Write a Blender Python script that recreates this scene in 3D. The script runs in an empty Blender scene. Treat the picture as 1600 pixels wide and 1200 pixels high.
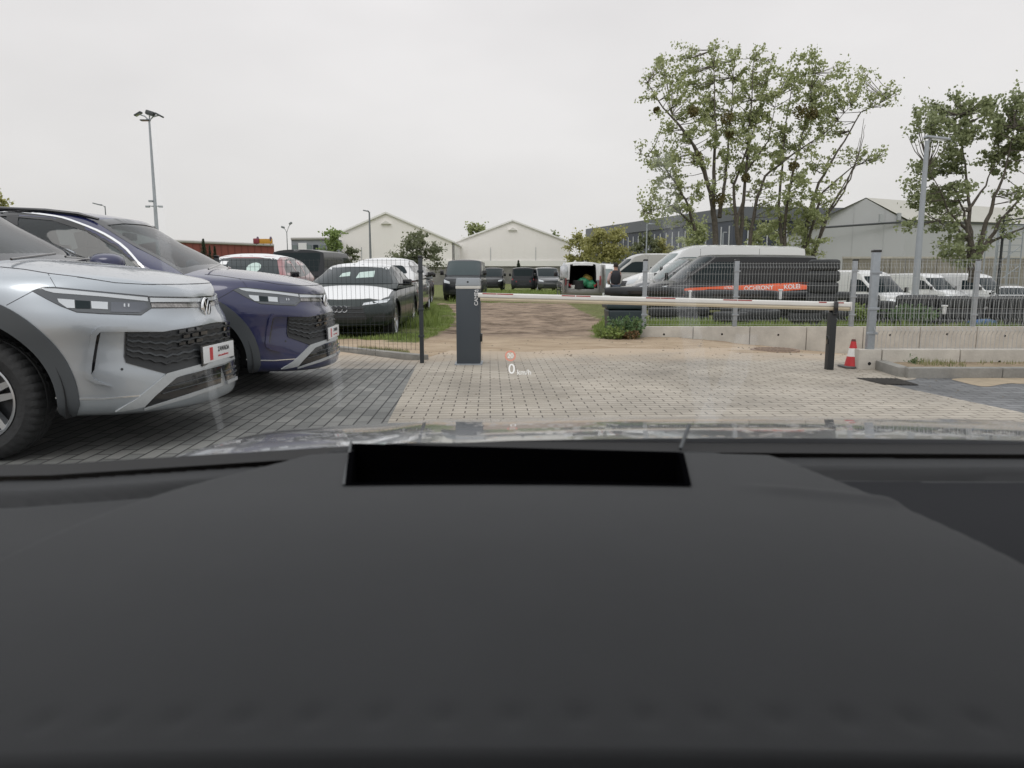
import bpy, bmesh, math, random
from mathutils import Vector, Matrix, Euler
from mathutils.bvhtree import BVHTree
from mathutils.geometry import delaunay_2d_cdt
from math import sin, cos, pi, radians, atan2, sqrt, hypot
random.seed(7)
SC = bpy.context.scene
COL = SC.collection
# ------------------------------------------------------------------ camera
H = 1.08; F = 1150.0; TH = math.atan(170 / F)
cd = bpy.data.cameras.new("camera"); cam = bpy.data.objects.new("camera", cd); COL.objects.link(cam)
cam.location = (0, 0, H); cam.rotation_euler = (pi / 2 - TH, 0, 0)
cd.sensor_width = 36; cd.lens = F / 1600 * 36; cd.clip_start = 0.02; cd.clip_end = 3000
cd.dof.use_dof = True; cd.dof.focus_distance = 9.0; cd.dof.aperture_fstop = 8.0
SC.camera = cam
SC.view_settings.view_transform = 'Standard'; SC.view_settings.look = 'None'
SC.view_settings.exposure = 0.0; SC.view_settings.gamma = 1
# ------------------------------------------------------------------ world: overcast sky
w = bpy.data.worlds.new("World"); SC.world = w; w.use_nodes = True
nt = w.node_tree; nt.nodes.clear()
def wn(t, **k):
    n = nt.nodes.new(t)
    for a, b in k.items(): setattr(n, a, b)
    return n
wo = wn('ShaderNodeOutputWorld'); wb = wn('ShaderNodeBackground'); wb.inputs['Strength'].default_value = 0.1
sky = wn('ShaderNodeTexSky', sky_type='NISHITA'); sky.sun_disc = False
sky.sun_elevation = radians(50); sky.sun_rotation = radians(200); sky.dust_density = 4; sky.air_density = 1.0
tc = wn('ShaderNodeTexCoord'); sx = wn('ShaderNodeSeparateXYZ'); rp = wn('ShaderNodeValToRGB')
nt.links.new(tc.outputs['Generated'], sx.inputs[0]); nt.links.new(sx.outputs['Z'], rp.inputs[0])
cr = rp.color_ramp   # linear colours /10 because strength is .1 and values up to ~12 are scaled below
cr.elements[0].position = 0.0; cr.elements[0].color = (.605, .59, .57, 1)
cr.elements[1].position = 1.0; cr.elements[1].color = (1, 1, 1.0, 1)
for pos, c in ((.06, (.60, .592, .582)), (.33, (.63, .618, .618)), (.5, (.72, .73, .75))):
    e = cr.elements.new(pos); e.color = (*c, 1)
no = wn('ShaderNodeTexNoise'); no.inputs['Scale'].default_value = 1.6; no.inputs['Detail'].default_value = 4
mp = wn('ShaderNodeMapping'); mp.inputs['Scale'].default_value = (1, 1, 2.5)
nt.links.new(tc.outputs['Generated'], mp.inputs[0]); nt.links.new(mp.outputs[0], no.inputs['Vector'])
mr = wn('ShaderNodeMapRange'); mr.inputs['From Min'].default_value = .3; mr.inputs['From Max'].default_value = .7
mr.inputs['To Min'].default_value = 11.5; mr.inputs['To Max'].default_value = 14.1
nt.links.new(no.outputs['Fac'], mr.inputs['Value'])
vm = wn('ShaderNodeVectorMath', operation='SCALE'); nt.links.new(rp.outputs[0], vm.inputs[0]); nt.links.new(mr.outputs[0], vm.inputs['Scale'])
mx = wn('ShaderNodeMix', data_type='RGBA'); mx.inputs['Factor'].default_value = 0.03
nt.links.new(vm.outputs[0], mx.inputs['A']); nt.links.new(sky.outputs[0], mx.inputs['B'])
nt.links.new(mx.outputs['Result'], wb.inputs['Color']); nt.links.new(wb.outputs[0], wo.inputs[0])
sl = bpy.data.lights.new("sun", 'SUN'); sl.energy = 0.6; sl.angle = radians(25); sl.color = (1, .97, .93)
so = bpy.data.objects.new("sun", sl); COL.objects.link(so); so.rotation_euler = (radians(40), 0, radians(-20))

# ------------------------------------------------------------------ projection helpers
FW = Vector((0, cos(TH), -sin(TH))); UPV = Vector((0, sin(TH), cos(TH))); RT = Vector((1, 0, 0))
CP = Vector((0, 0, H))
def ray(u, v): return (RT * (u - 800) + FW * F + UPV * (600 - v)).normalized()
def at(u, v, Y):
    d = ray(u, v); return CP + d * (Y / d.y)
def onz(u, v, z=0.0):
    d = ray(u, v); return CP + d * ((z - H) / d.z)

# ------------------------------------------------------------------ materials
MATS = {}
def mat(name, col, rough=.6, metal=0., var=.0, vscale=8., bump=0., bscale=30., coat=0., spec=.5, col2=None, trans=0., emit=None, alpha=None):
    if name in MATS: return MATS[name]
    m = bpy.data.materials.new(name); m.use_nodes = True; n = m.node_tree; b = n.nodes['Principled BSDF']
    b.inputs['Roughness'].default_value = rough; b.inputs['Metallic'].default_value = metal
    b.inputs['Base Color'].default_value = (*col, 1); b.inputs['Coat Weight'].default_value = coat
    b.inputs['Coat Roughness'].default_value = .04; b.inputs['Specular IOR Level'].default_value = spec
    if emit: b.inputs['Emission Color'].default_value = (*emit[0], 1); b.inputs['Emission Strength'].default_value = emit[1]
    t = n.nodes.new('ShaderNodeTexCoord')
    if var or col2:
        no = n.nodes.new('ShaderNodeTexNoise'); no.inputs['Scale'].default_value = vscale; no.inputs['Detail'].default_value = 6
        no.inputs['Roughness'].default_value = .65
        n.links.new(t.outputs['Object'], no.inputs['Vector'])
        r = n.nodes.new('ShaderNodeValToRGB'); r.color_ramp.elements[0].position = .32; r.color_ramp.elements[1].position = .68
        c2 = col2 or tuple(c * (1 + var) for c in col); c1 = tuple(c * (1 - var) for c in col) if not col2 else col
        r.color_ramp.elements[0].color = (*c1, 1); r.color_ramp.elements[1].color = (*c2, 1)
        n.links.new(no.outputs['Fac'], r.inputs[0]); n.links.new(r.outputs[0], b.inputs['Base Color'])
    if bump:
        nb = n.nodes.new('ShaderNodeTexNoise'); nb.inputs['Scale'].default_value = bscale; nb.inputs['Detail'].default_value = 5
        n.links.new(t.outputs['Object'], nb.inputs['Vector'])
        bp = n.nodes.new('ShaderNodeBump'); bp.inputs['Strength'].default_value = bump; bp.inputs['Distance'].default_value = .02
        n.links.new(nb.outputs['Fac'], bp.inputs['Height']); n.links.new(bp.outputs[0], b.inputs['Normal'])
    MATS[name] = m; return m

def glass_mat(name, tint=(.75, .8, .78), fac=.35, rough=.02, body=(.02, .025, .025), ior=1.52):
    """thin pane: clear transmission + tint film + mirror reflection"""
    if name in MATS: return MATS[name]
    m = bpy.data.materials.new(name); m.use_nodes = True; n = m.node_tree; n.nodes.clear()
    o = n.nodes.new('ShaderNodeOutputMaterial'); tr = n.nodes.new('ShaderNodeBsdfTransparent'); tr.inputs[0].default_value = (*tint, 1)
    g = n.nodes.new('ShaderNodeBsdfGlossy'); g.inputs['Roughness'].default_value = rough
    df = n.nodes.new('ShaderNodeBsdfDiffuse'); df.inputs[0].default_value = (*body, 1)
    m1 = n.nodes.new('ShaderNodeMixShader'); m1.inputs[0].default_value = fac
    n.links.new(tr.outputs[0], m1.inputs[1]); n.links.new(df.outputs[0], m1.inputs[2])
    fr = n.nodes.new('ShaderNodeFresnel'); fr.inputs['IOR'].default_value = ior
    m2 = n.nodes.new('ShaderNodeMixShader'); n.links.new(fr.outputs[0], m2.inputs[0])
    n.links.new(m1.outputs[0], m2.inputs[1]); n.links.new(g.outputs[0], m2.inputs[2]); n.links.new(m2.outputs[0], o.inputs[0])
    MATS[name] = m; return m

def wet_paint(name, col, metal=.0, rough=.35, drops=.25, dscale=55., coat=1.0):
    """car paint with clear coat and rain drops on the upward faces"""
    if name in MATS: return MATS[name]
    m = mat(name, col, rough, metal, coat=coat)
    n = m.node_tree; b = n.nodes['Principled BSDF']; t = n.nodes.new('ShaderNodeTexCoord')
    v = n.nodes.new('ShaderNodeTexVoronoi'); v.inputs['Scale'].default_value = dscale; v.inputs['Randomness'].default_value = 1
    n.links.new(t.outputs['Object'], v.inputs['Vector'])
    no = n.nodes.new('ShaderNodeTexNoise'); no.inputs['Scale'].default_value = 9; n.links.new(t.outputs['Object'], no.inputs['Vector'])
    r = n.nodes.new('ShaderNodeMapRange'); r.inputs['From Min'].default_value = .15; r.inputs['From Max'].default_value = .38
    r.inputs['To Min'].default_value = 1; r.inputs['To Max'].default_value = 0
    n.links.new(v.outputs['Distance'], r.inputs['Value'])
    r2 = n.nodes.new('ShaderNodeMapRange'); r2.inputs['From Min'].default_value = .48; r2.inputs['From Max'].default_value = .62
    n.links.new(no.outputs['Fac'], r2.inputs['Value'])
    ge = n.nodes.new('ShaderNodeNewGeometry'); sz = n.nodes.new('ShaderNodeSeparateXYZ'); n.links.new(ge.outputs['True Normal'], sz.inputs[0])
    r3 = n.nodes.new('ShaderNodeMapRange'); r3.inputs['From Min'].default_value = .55; r3.inputs['From Max'].default_value = .85
    n.links.new(sz.outputs['Z'], r3.inputs['Value'])
    a = n.nodes.new('ShaderNodeMath'); a.operation = 'MULTIPLY'; n.links.new(r.outputs[0], a.inputs[0]); n.links.new(r2.outputs[0], a.inputs[1])
    a2 = n.nodes.new('ShaderNodeMath'); a2.operation = 'MULTIPLY'; n.links.new(a.outputs[0], a2.inputs[0]); n.links.new(r3.outputs[0], a2.inputs[1])
    bp = n.nodes.new('ShaderNodeBump'); bp.inputs['Strength'].default_value = drops; bp.inputs['Distance'].default_value = .004
    n.links.new(a2.outputs[0], bp.inputs['Height']); n.links.new(bp.outputs[0], b.inputs['Coat Normal']); n.links.new(bp.outputs[0], b.inputs['Normal'])
    return m

# ------------------------------------------------------------------ mesh helpers
def mesh_obj(name, verts, faces, m=None, parent=None, smooth=None, mats=None, fm=None):
    me = bpy.data.meshes.new(name); me.from_pydata([tuple(v) for v in verts], [], faces); me.validate(verbose=False)
    for x in (mats or [m]): me.materials.append(x)
    if fm and len(fm) == len(me.polygons): me.polygons.foreach_set('material_index', fm)
    if smooth is not None:
        me.polygons.foreach_set('use_smooth', [True] * len(me.polygons)); me.set_sharp_from_angle(angle=radians(smooth))
    me.update()
    o = bpy.data.objects.new(name, me); COL.objects.link(o)
    if parent: o.parent = parent
    return o
def tag(o, label=None, cat=None, group=None, kind=None):
    if label: o['label'] = label
    if cat: o['category'] = cat
    if group: o['group'] = group
    if kind: o['kind'] = kind
    return o
def empty(name, loc, rz=0., label=None, cat=None, group=None):
    o = bpy.data.objects.new(name, None); COL.objects.link(o); o.location = loc; o.rotation_euler = (0, 0, rz)
    o.empty_display_size = .1
    return tag(o, label, cat, group)
class MB:
    def __init__(s): s.v = []; s.f = []; s.fm = []; s.k = 0
    def add(s, vs, fs):
        n = len(s.v); s.v += [tuple(x) for x in vs]; s.f += [tuple(i + n for i in f) for f in fs]; s.fm += [s.k] * len(fs); return s
    def box(s, c, d, R=None, bev=0):
        hx, hy, hz = d[0] / 2, d[1] / 2, d[2] / 2; vs = []
        for x in (-hx, hx):
            for y in (-hy, hy):
                for z in (-hz, hz):
                    p = Vector((x, y, z))
                    if R: p = R @ p
                    vs.append(p + Vector(c))
        return s.add(vs, [(0, 1, 3, 2), (4, 6, 7, 5), (0, 4, 5, 1), (2, 3, 7, 6), (0, 2, 6, 4), (1, 5, 7, 3)])
    def tube(s, pts, rs, n=8, cap=True):
        pts = [Vector(p) for p in pts]
        if not hasattr(rs, '__len__'): rs = [rs] * len(pts)
        rings = []; prev = None
        for i, p in enumerate(pts):
            d = (pts[min(i + 1, len(pts) - 1)] - pts[max(i - 1, 0)])
            if d.length < 1e-9: d = Vector((0, 0, 1))
            d.normalize()
            a = prev - d * prev.dot(d) if prev else d.orthogonal()
            if a.length < 1e-6: a = d.orthogonal()
            a.normalize(); prev = a; b = d.cross(a)
            rings.append([p + (a * cos(2 * pi * k / n) + b * sin(2 * pi * k / n)) * rs[i] for k in range(n)])
        vs = [q for r in rings for q in r]; fs = []
        for i in range(len(pts) - 1):
            for k in range(n):
                fs.append((i * n + k, i * n + (k + 1) % n, (i + 1) * n + (k + 1) % n, (i + 1) * n + k))
        if cap: fs.append(tuple(range(n))[::-1]); fs.append(tuple((len(pts) - 1) * n + k for k in range(n)))
        return s.add(vs, fs)
    def prism(s, poly, axis, a, b):
        """2D poly extruded along axis between a and b. axis 'y': poly=(x,z); 'x': (y,z); 'z': (x,y)"""
        def P(p, t): return {'y': (p[0], t, p[1]), 'x': (t, p[0], p[1]), 'z': (p[0], p[1], t)}[axis]
        n = len(poly); vs = [P(p, a) for p in poly] + [P(p, b) for p in poly]
        fs = [tuple(range(n)), tuple(range(2 * n - 1, n - 1, -1))]
        fs += [(i, n + i, n + (i + 1) % n, (i + 1) % n) for i in range(n)]
        return s.add(vs, fs)
    def lathe(s, prof, n, c=(0, 0, 0), axis='z', a0=0, a1=2 * pi):
        full = abs(a1 - a0 - 2 * pi) < 1e-6; m = n if full else n + 1; vs = []
        for k in range(m):
            a = a0 + (a1 - a0) * k / n
            for r, h in prof:
                x, y = r * cos(a), r * sin(a)
                p = {'z': (x, y, h), 'y': (x, h, y), 'x': (h, x, y)}[axis]
                vs.append((p[0] + c[0], p[1] + c[1], p[2] + c[2]))
        q = len(prof); fs = []
        for k in range(n):
            k2 = (k + 1) % m
            for i in range(q - 1): fs.append((k * q + i, k2 * q + i, k2 * q + i + 1, k * q + i + 1))
        return s.add(vs, fs)
    def obj(s, name, m=None, parent=None, smooth=None, mats=None):
        o = mesh_obj(name, s.v, s.f, m, parent, smooth, mats, s.fm if mats else None)
        return o
def fixn(o):
    bm = bmesh.new(); bm.from_mesh(o.data); bmesh.ops.recalc_face_normals(bm, faces=bm.faces); bm.to_mesh(o.data); bm.free(); return o
def bevel(o, wd=.005, seg=2, ang=35):
    bm = bmesh.new(); bm.from_mesh(o.data); bmesh.ops.remove_doubles(bm, verts=bm.verts, dist=1e-5)
    bmesh.ops.recalc_face_normals(bm, faces=bm.faces)
    es = [e for e in bm.edges if len(e.link_faces) == 2 and e.calc_face_angle(0) > radians(ang)]
    bmesh.ops.bevel(bm, geom=es, offset=wd, segments=seg, affect='EDGES', profile=.6, clamp_overlap=True)
    bm.to_mesh(o.data); bm.free()
    o.data.polygons.foreach_set('use_smooth', [True] * len(o.data.polygons)); o.data.set_sharp_from_angle(angle=radians(50)); return o
def lerp(a, b, t): return a + (b - a) * t
def interp(pts, x):
    if x <= pts[0][0]: return pts[0][1]
    for (x0, y0), (x1, y1) in zip(pts, pts[1:]):
        if x <= x1:
            t = (x - x0) / (x1 - x0); return y0 + (y1 - y0) * t
    return pts[-1][1]
def sinterp(pts, x):
    """monotone-ish smooth interpolation (Catmull-Rom on uneven knots)"""
    n = len(pts)
    if x <= pts[0][0]: return pts[0][1]
    if x >= pts[-1][0]: return pts[-1][1]
    for i in range(n - 1):
        if x <= pts[i + 1][0]:
            x0, y0 = pts[i]; x1, y1 = pts[i + 1]; h = x1 - x0; t = (x - x0) / h
            def sl(j):
                if j == 0: return (pts[1][1] - pts[0][1]) / (pts[1][0] - pts[0][0])
                if j == n - 1: return (pts[-1][1] - pts[-2][1]) / (pts[-1][0] - pts[-2][0])
                a = (pts[j][1] - pts[j - 1][1]) / (pts[j][0] - pts[j - 1][0]); b = (pts[j + 1][1] - pts[j][1]) / (pts[j + 1][0] - pts[j][0])
                return 0 if a * b <= 0 else 2 * a * b / (a + b)
            m0, m1 = sl(i), sl(i + 1)
            return (2*t**3-3*t*t+1)*y0 + (t**3-2*t*t+t)*h*m0 + (-2*t**3+3*t*t)*y1 + (t**3-t*t)*h*m1
def inpoly(p, poly):
    x, y = p; c = False; j = len(poly) - 1
    for i in range(len(poly)):
        xi, yi = poly[i]; xj, yj = poly[j]
        if (yi > y) != (yj > y) and x < (xj - xi) * (y - yi) / (yj - yi) + xi: c = not c
        j = i
    return c
def area(poly): return sum(poly[i][0] * poly[(i + 1) % len(poly)][1] - poly[(i + 1) % len(poly)][0] * poly[i][1] for i in range(len(poly))) / 2
def offset_poly(poly, d):
    if area(poly) < 0: poly = poly[::-1]
    n = len(poly); out = []
    for i in range(n):
        a = Vector(poly[i - 1]); b = Vector(poly[i]); c = Vector(poly[(i + 1) % n])
        e1 = (b - a).normalized(); e2 = (c - b).normalized(); n1 = Vector((e1.y, -e1.x)); n2 = Vector((e2.y, -e2.x))
        k = n1 + n2; l = max(k.length_squared, .6); out.append(tuple(b + k * (2 * d / l)))
    return out
def rpoly(poly, r, seg=4):
    """round the corners of a polygon"""
    n = len(poly); out = []
    for i in range(n):
        a = Vector(poly[i - 1]); b = Vector(poly[i]); c = Vector(poly[(i + 1) % n])
        ra = min(r, (a - b).length * .45); rc = min(r, (c - b).length * .45)
        p = b + (a - b).normalized() * ra; q = b + (c - b).normalized() * rc
        for k in range(seg + 1):
            t = k / seg; out.append(tuple(p * (1 - t) ** 2 + b * 2 * t * (1 - t) + q * t * t))
    return out
def strip(line, w):
    """thin closed polygon along a polyline"""
    L = [Vector(p) for p in line]; A = []; B = []
    for i, p in enumerate(L):
        d = (L[min(i + 1, len(L) - 1)] - L[max(i - 1, 0)]).normalized(); nn = Vector((-d.y, d.x)) * w / 2
        A.append(tuple(p + nn)); B.append(tuple(p - nn))
    return A + B[::-1]
def triang(outer, holes=(), res=.05):
    loops = [outer] + list(holes); vs = []; es = []
    for lp in loops:
        st = len(vs); n = len(lp)
        for i in range(n):
            a = Vector(lp[i]); b = Vector(lp[(i + 1) % n]); k = max(1, int(math.ceil((b - a).length / res)))
            for j in range(k): vs.append(a.lerp(b, j / k))
        m = len(vs) - st
        es += [(st + i, st + (i + 1) % m) for i in range(m)]
    x0 = min(p[0] for p in outer); x1 = max(p[0] for p in outer); y0 = min(p[1] for p in outer); y1 = max(p[1] for p in outer)
    nx = int((x1 - x0) / res); ny = int((y1 - y0) / res)
    for i in range(1, nx + 1):
        for j in range(1, ny + 1):
            p = (x0 + i * res + (j % 2) * res * .4, y0 + j * res)
            if inpoly(p, outer) and not any(inpoly(p, h) for h in holes):
                if min((Vector(p) - v).length_squared for v in vs[:sum(1 for _ in vs)] ) > (res * .35) ** 2: vs.append(Vector(p))
    r = delaunay_2d_cdt(vs, es, [], 0, 1e-6)
    V = [tuple(v) for v in r[0]]; T = []
    for f in r[2]:
        cx = sum(V[i][0] for i in f) / len(f); cy = sum(V[i][1] for i in f) / len(f)
        if inpoly((cx, cy), outer) and not any(inpoly((cx, cy), h) for h in holes): T.append(tuple(f))
    return V, T
def skin(V3, N3, T, off, depth, flipref=None):
    """surface patch with a small thickness skirt going inwards"""
    vs = [p + n * off for p, n in zip(V3, N3)]; fs = list(T)
    cnt = {}
    for f in T:
        for i in range(len(f)):
            e = (f[i], f[(i + 1) % len(f)]); k = (min(e), max(e)); cnt.setdefault(k, []).append(e)
    low = {}
    for k, es in cnt.items():
        if len(es) == 1:
            a, b = es[0]
            for q in (a, b):
                if q not in low: low[q] = len(vs); vs.append(V3[q] + N3[q] * (off - depth))
            fs.append((b, a, low[a], low[b]))
    return vs, fs
def decal(name, bvh, poly, m, parent, mode='side', sides=(-1,), off=.004, depth=.012, res=.05, holes=(), inv=None, smooth=40, mirror=False):
    """a trimmed patch that lies on a vehicle's skin.
       mode side:(x,z) front/rear:(y,z) top:(x,y)  px: outline in photograph pixels (rays through the camera, inv=world->local)"""
    V, T = triang(poly, holes, res); out = []
    for s in sides:
        P = []; N = []
        for a, b in V:
            if mode == 'side': o = Vector((a, s * 4, b)); d = Vector((0, -s, 0))
            elif mode == 'front': o = Vector((3, a, b)); d = Vector((-1, 0, 0))
            elif mode == 'rear': o = Vector((-12, a, b)); d = Vector((1, 0, 0))
            elif mode == 'top': o = Vector((a, b, 6)); d = Vector((0, 0, -1))
            else:
                o = inv @ CP; d = (inv.to_3x3() @ ray(a, b)).normalized()
            h, n, i, dist = bvh.ray_cast(o, d)
            if h is None:
                # nearest point to the ray near the body
                q = o + d * max(0, (Vector((-.3, -.5, .8)) - o).dot(d)) if mode == 'px' else o + d * 3.2
                h, n, i, dist = bvh.find_nearest(q)
            if n.dot(d) > 0: n = -n
            P.append(h.copy()); N.append(n.copy())
        # smooth the normals a little over triangles
        acc = [Vector() for _ in P]
        for f in T:
            sN = N[f[0]] + N[f[1]] + N[f[2]]
            for i in f: acc[i] += sN
        N = [(a.normalized() if a.length > 1e-6 else n) for a, n in zip(acc, N)]
        vs, fs = skin(P, N, T, off, depth)
        if mirror == 'join':       # crosses the centre line: cut at y=0, mirror, weld into one piece
            bm = bmesh.new(); bvs = [bm.verts.new(p) for p in vs]
            for f in fs:
                try: bm.faces.new([bvs[i] for i in f])
                except ValueError: pass
            bmesh.ops.bisect_plane(bm, geom=bm.verts[:] + bm.edges[:] + bm.faces[:], plane_co=(0, 0, 0), plane_no=(0, 1, 0), clear_outer=True, dist=1e-5)
            g2 = bmesh.ops.duplicate(bm, geom=bm.verts[:] + bm.edges[:] + bm.faces[:])['geom']
            for e in g2:
                if isinstance(e, bmesh.types.BMVert): e.co.y = -e.co.y
            bmesh.ops.remove_doubles(bm, verts=bm.verts, dist=.0006); bmesh.ops.recalc_face_normals(bm, faces=bm.faces)
            bm.verts.index_update(); vs = [v.co.copy() for v in bm.verts]; fs = [tuple(v.index for v in f.verts) for f in bm.faces]; bm.free()
        elif mirror:
            v2 = [Vector((p[0], -p[1], p[2])) for p in vs]; o_ = mesh_obj(name, v2, [f[::-1] for f in fs], m, parent, smooth); fixn(o_); out.append(o_)
        o_ = mesh_obj(name, vs, fs, m, parent, smooth); fixn(o_); out.append(o_)
    return out[0] if len(out) == 1 else out

def grid_bvh(verts, faces): return BVHTree.FromPolygons([tuple(v) for v in verts], faces, all_triangles=False)

def slab(L, W, xf, xr, zb, zt, cf=(.7, 2.3, 2.0), cr=(.5, 2.5, 2.0), nf=14, ns=30, nr=10, nv=14, ncap=8, bulge=0.0, wx=None):
    """closed shell: plan outlines stacked from zb(x) to zt(x,u)"""
    af, pf, qf = cf; ar, pr, qr = cr
    def outline(v):
        Wv = W(v); f = xf(v); r = xr(v); pts = []
        for i in range(nf):
            u = sin(pi / 2 * i / nf) ** 1.0
            pts.append((f - af * (1 - (max(0, 1 - u ** pf)) ** (1 / qf)), Wv * u, u))
        a, b = f - af, r + ar
        for i in range(ns + 1):
            pts.append((lerp(a, b, i / ns), Wv, 1.0))
        for i in range(nr - 1, -1, -1):
            u = sin(pi / 2 * i / nr)
            pts.append((r + ar * (1 - (max(0, 1 - u ** pr)) ** (1 / qr)), Wv * u, u))
        if wx: pts = [(x, y * wx(x), u) for x, y, u in pts]
        return pts
    verts = []; faces = []; rings = []
    for k in range(nv + 1):
        v = k / nv; pts = outline(v); ring = []
        n = len(pts)
        full = pts + [(x, -y, u) for x, y, u in pts[-2:0:-1]]
        for x, y, u in full:
            b = zb(x); ring.append(len(verts)); verts.append(Vector((x, y, b + v * (zt(x, u) - b))))
        rings.append(ring)
    m = len(rings[0])
    for k in range(nv):
        for i in range(m):
            j = (i + 1) % m; faces.append((rings[k][i], rings[k][j], rings[k + 1][j], rings[k + 1][i]))
    n = len(pts)
    for top, ring, pp in ((True, rings[-1], outline(1.0)), (False, rings[0], outline(0.0))):
        rows = []
        for i in range(n):
            l = ring[i]
            if i in (0, n - 1): rows.append([l] * (ncap + 1)); continue
            r_ = ring[m - i]; row = [l]
            x, y, u = pp[i]; Wt = max(W(1.0 if top else 0.0), 1e-6)
            for k in range(1, ncap):
                s = 1 - 2 * k / ncap; row.append(len(verts))
                verts.append(Vector((x, y * s, zt(x, abs(u * s)) if top else zb(x))))
            row.append(r_); rows.append(row)
        for i in range(n - 1):
            for k in range(ncap):
                q = [rows[i][k], rows[i][k + 1], rows[i + 1][k + 1], rows[i + 1][k]]
                qq = []
                for t in q:
                    if t not in qq: qq.append(t)
                if len(qq) > 2: faces.append(tuple(qq[::-1] if top else qq))
    return verts, faces

def cut_arches(verts, faces, centers, r):
    """drop the skin faces inside the wheel openings"""
    out = []
    for f in faces:
        c = sum((verts[i] for i in f), Vector()) / len(f)
        if any(hypot(c.x - cx, c.z - cz) < r for cx, cz in centers) and abs(c.y) > .45: continue
        out.append(f)
    return out
def wheel_wells(parent, centers, W, r, m, depth=.32):
    for cx, cz in centers:
        for s in (-1, 1):
            mb = MB(); mb.lathe([(0.001, s * (W - depth)), (r, s * (W - depth)), (r, s * (W - .012))], 32, (cx, 0, cz), 'y', -.2, pi + .2)
            mb.obj('wheel_well', m, parent, 40)
# ------------------------------------------------------------------ shared materials
M_TYRE = mat('tyre_rubber', (.022, .023, .024), .75, bump=.25, bscale=60, var=.25, vscale=20)
M_DARKP = mat('dark_plastic', (.03, .033, .036), .55, bump=.08, bscale=200)
M_CLAD = mat('cladding_plastic', (.055, .062, .068), .5, bump=.06, bscale=250)
M_BLACK = mat('black_gloss', (.008, .009, .011), .12, coat=.6)
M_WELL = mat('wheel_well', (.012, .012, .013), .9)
M_CHROME = mat('chrome', (.78, .79, .8), .12, 1.0)
M_SATIN = mat('satin_trim', (.42, .44, .45), .42, .25, var=.05, vscale=30)
M_ALLOY = mat('alloy_rim', (.5, .52, .54), .28, .85)
M_ALLOYD = mat('dark_rim', (.03, .032, .035), .35, .3)
M_LAMPW = mat('lamp_lens_white', (.62, .66, .7), .1, coat=1)
M_LAMPG = mat('lamp_housing', (.075, .085, .095), .12, .2, coat=1)
M_LAMPR = mat('lamp_lens_red', (.35, .012, .02), .15, coat=1)
M_WHITE = mat('white_plastic', (.75, .76, .77), .45)
M_RED = mat('red_print', (.55, .05, .06), .5)
M_GLASSN = glass_mat('car_glass_clear', (.72, .78, .76), .42, body=(.035, .045, .045))
M_GLASSS = glass_mat('car_glass_side', (.5, .56, .56), .5, body=(.05, .06, .065))
M_GLASSD = mat('car_glass_dark', (.016, .026, .03), .08, coat=.0, spec=.2)
M_GLASSM = mat('car_glass_medium', (.05, .07, .075), .08, spec=.25)
M_GLASSL = mat('car_glass_light', (.16, .2, .2), .06, coat=.2, spec=.5)
M_SEAT = mat('seat_cloth', (.03, .032, .036), .9)
M_FILM = mat('white_protective_film', (.78, .79, .8), .42, bump=.6, bscale=5)
M_GALV = mat('galvanised_steel', (.33, .36, .39), .5, .35, var=.08, vscale=20)
M_GALV2 = mat('galvanised_wire', (.42, .44, .45), .5, .3)
M_ANTH = mat('anthracite_paint', (.035, .042, .048), .5)

def tyre_mb(r, w, rr, cx, cy, cz, seg=120, tread=True):
    h = w / 2
    prof = [(rr, -h * .82), (rr + .012, -h * .9), (rr + (r - rr) * .5, -h * 1.03), (r - .03, -h * .95), (r - .008, -h * .78), (r, -h * .55), (r, -h * .2), (r - .007, -h * .18), (r - .007, -h * .12), (r, -h * .1), (r, h * .1), (r - .007, h * .12), (r - .007, h * .18), (r, h * .2), (r, h * .55), (r - .008, h * .78), (r - .03, h * .95), (rr + (r - rr) * .5, h * 1.03), (rr + .012, h * .9), (rr, h * .82)]
    mb = MB(); mb.lathe(prof, seg, (cx, cy, cz), 'y')
    if tread:
        q = len(prof); V = []
        for i, v in enumerate(mb.v):
            k = i // q; j = i % q
            if 3 <= j <= 6 or 13 <= j <= 16:
                if k % 3 == 0:
                    dx, dz = v[0] - cx, v[2] - cz; l = hypot(dx, dz); s = (l - .009) / l; v = (cx + dx * s, v[1], cz + dz * s)
            V.append(v)
        mb.v = V
    return mb
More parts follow.
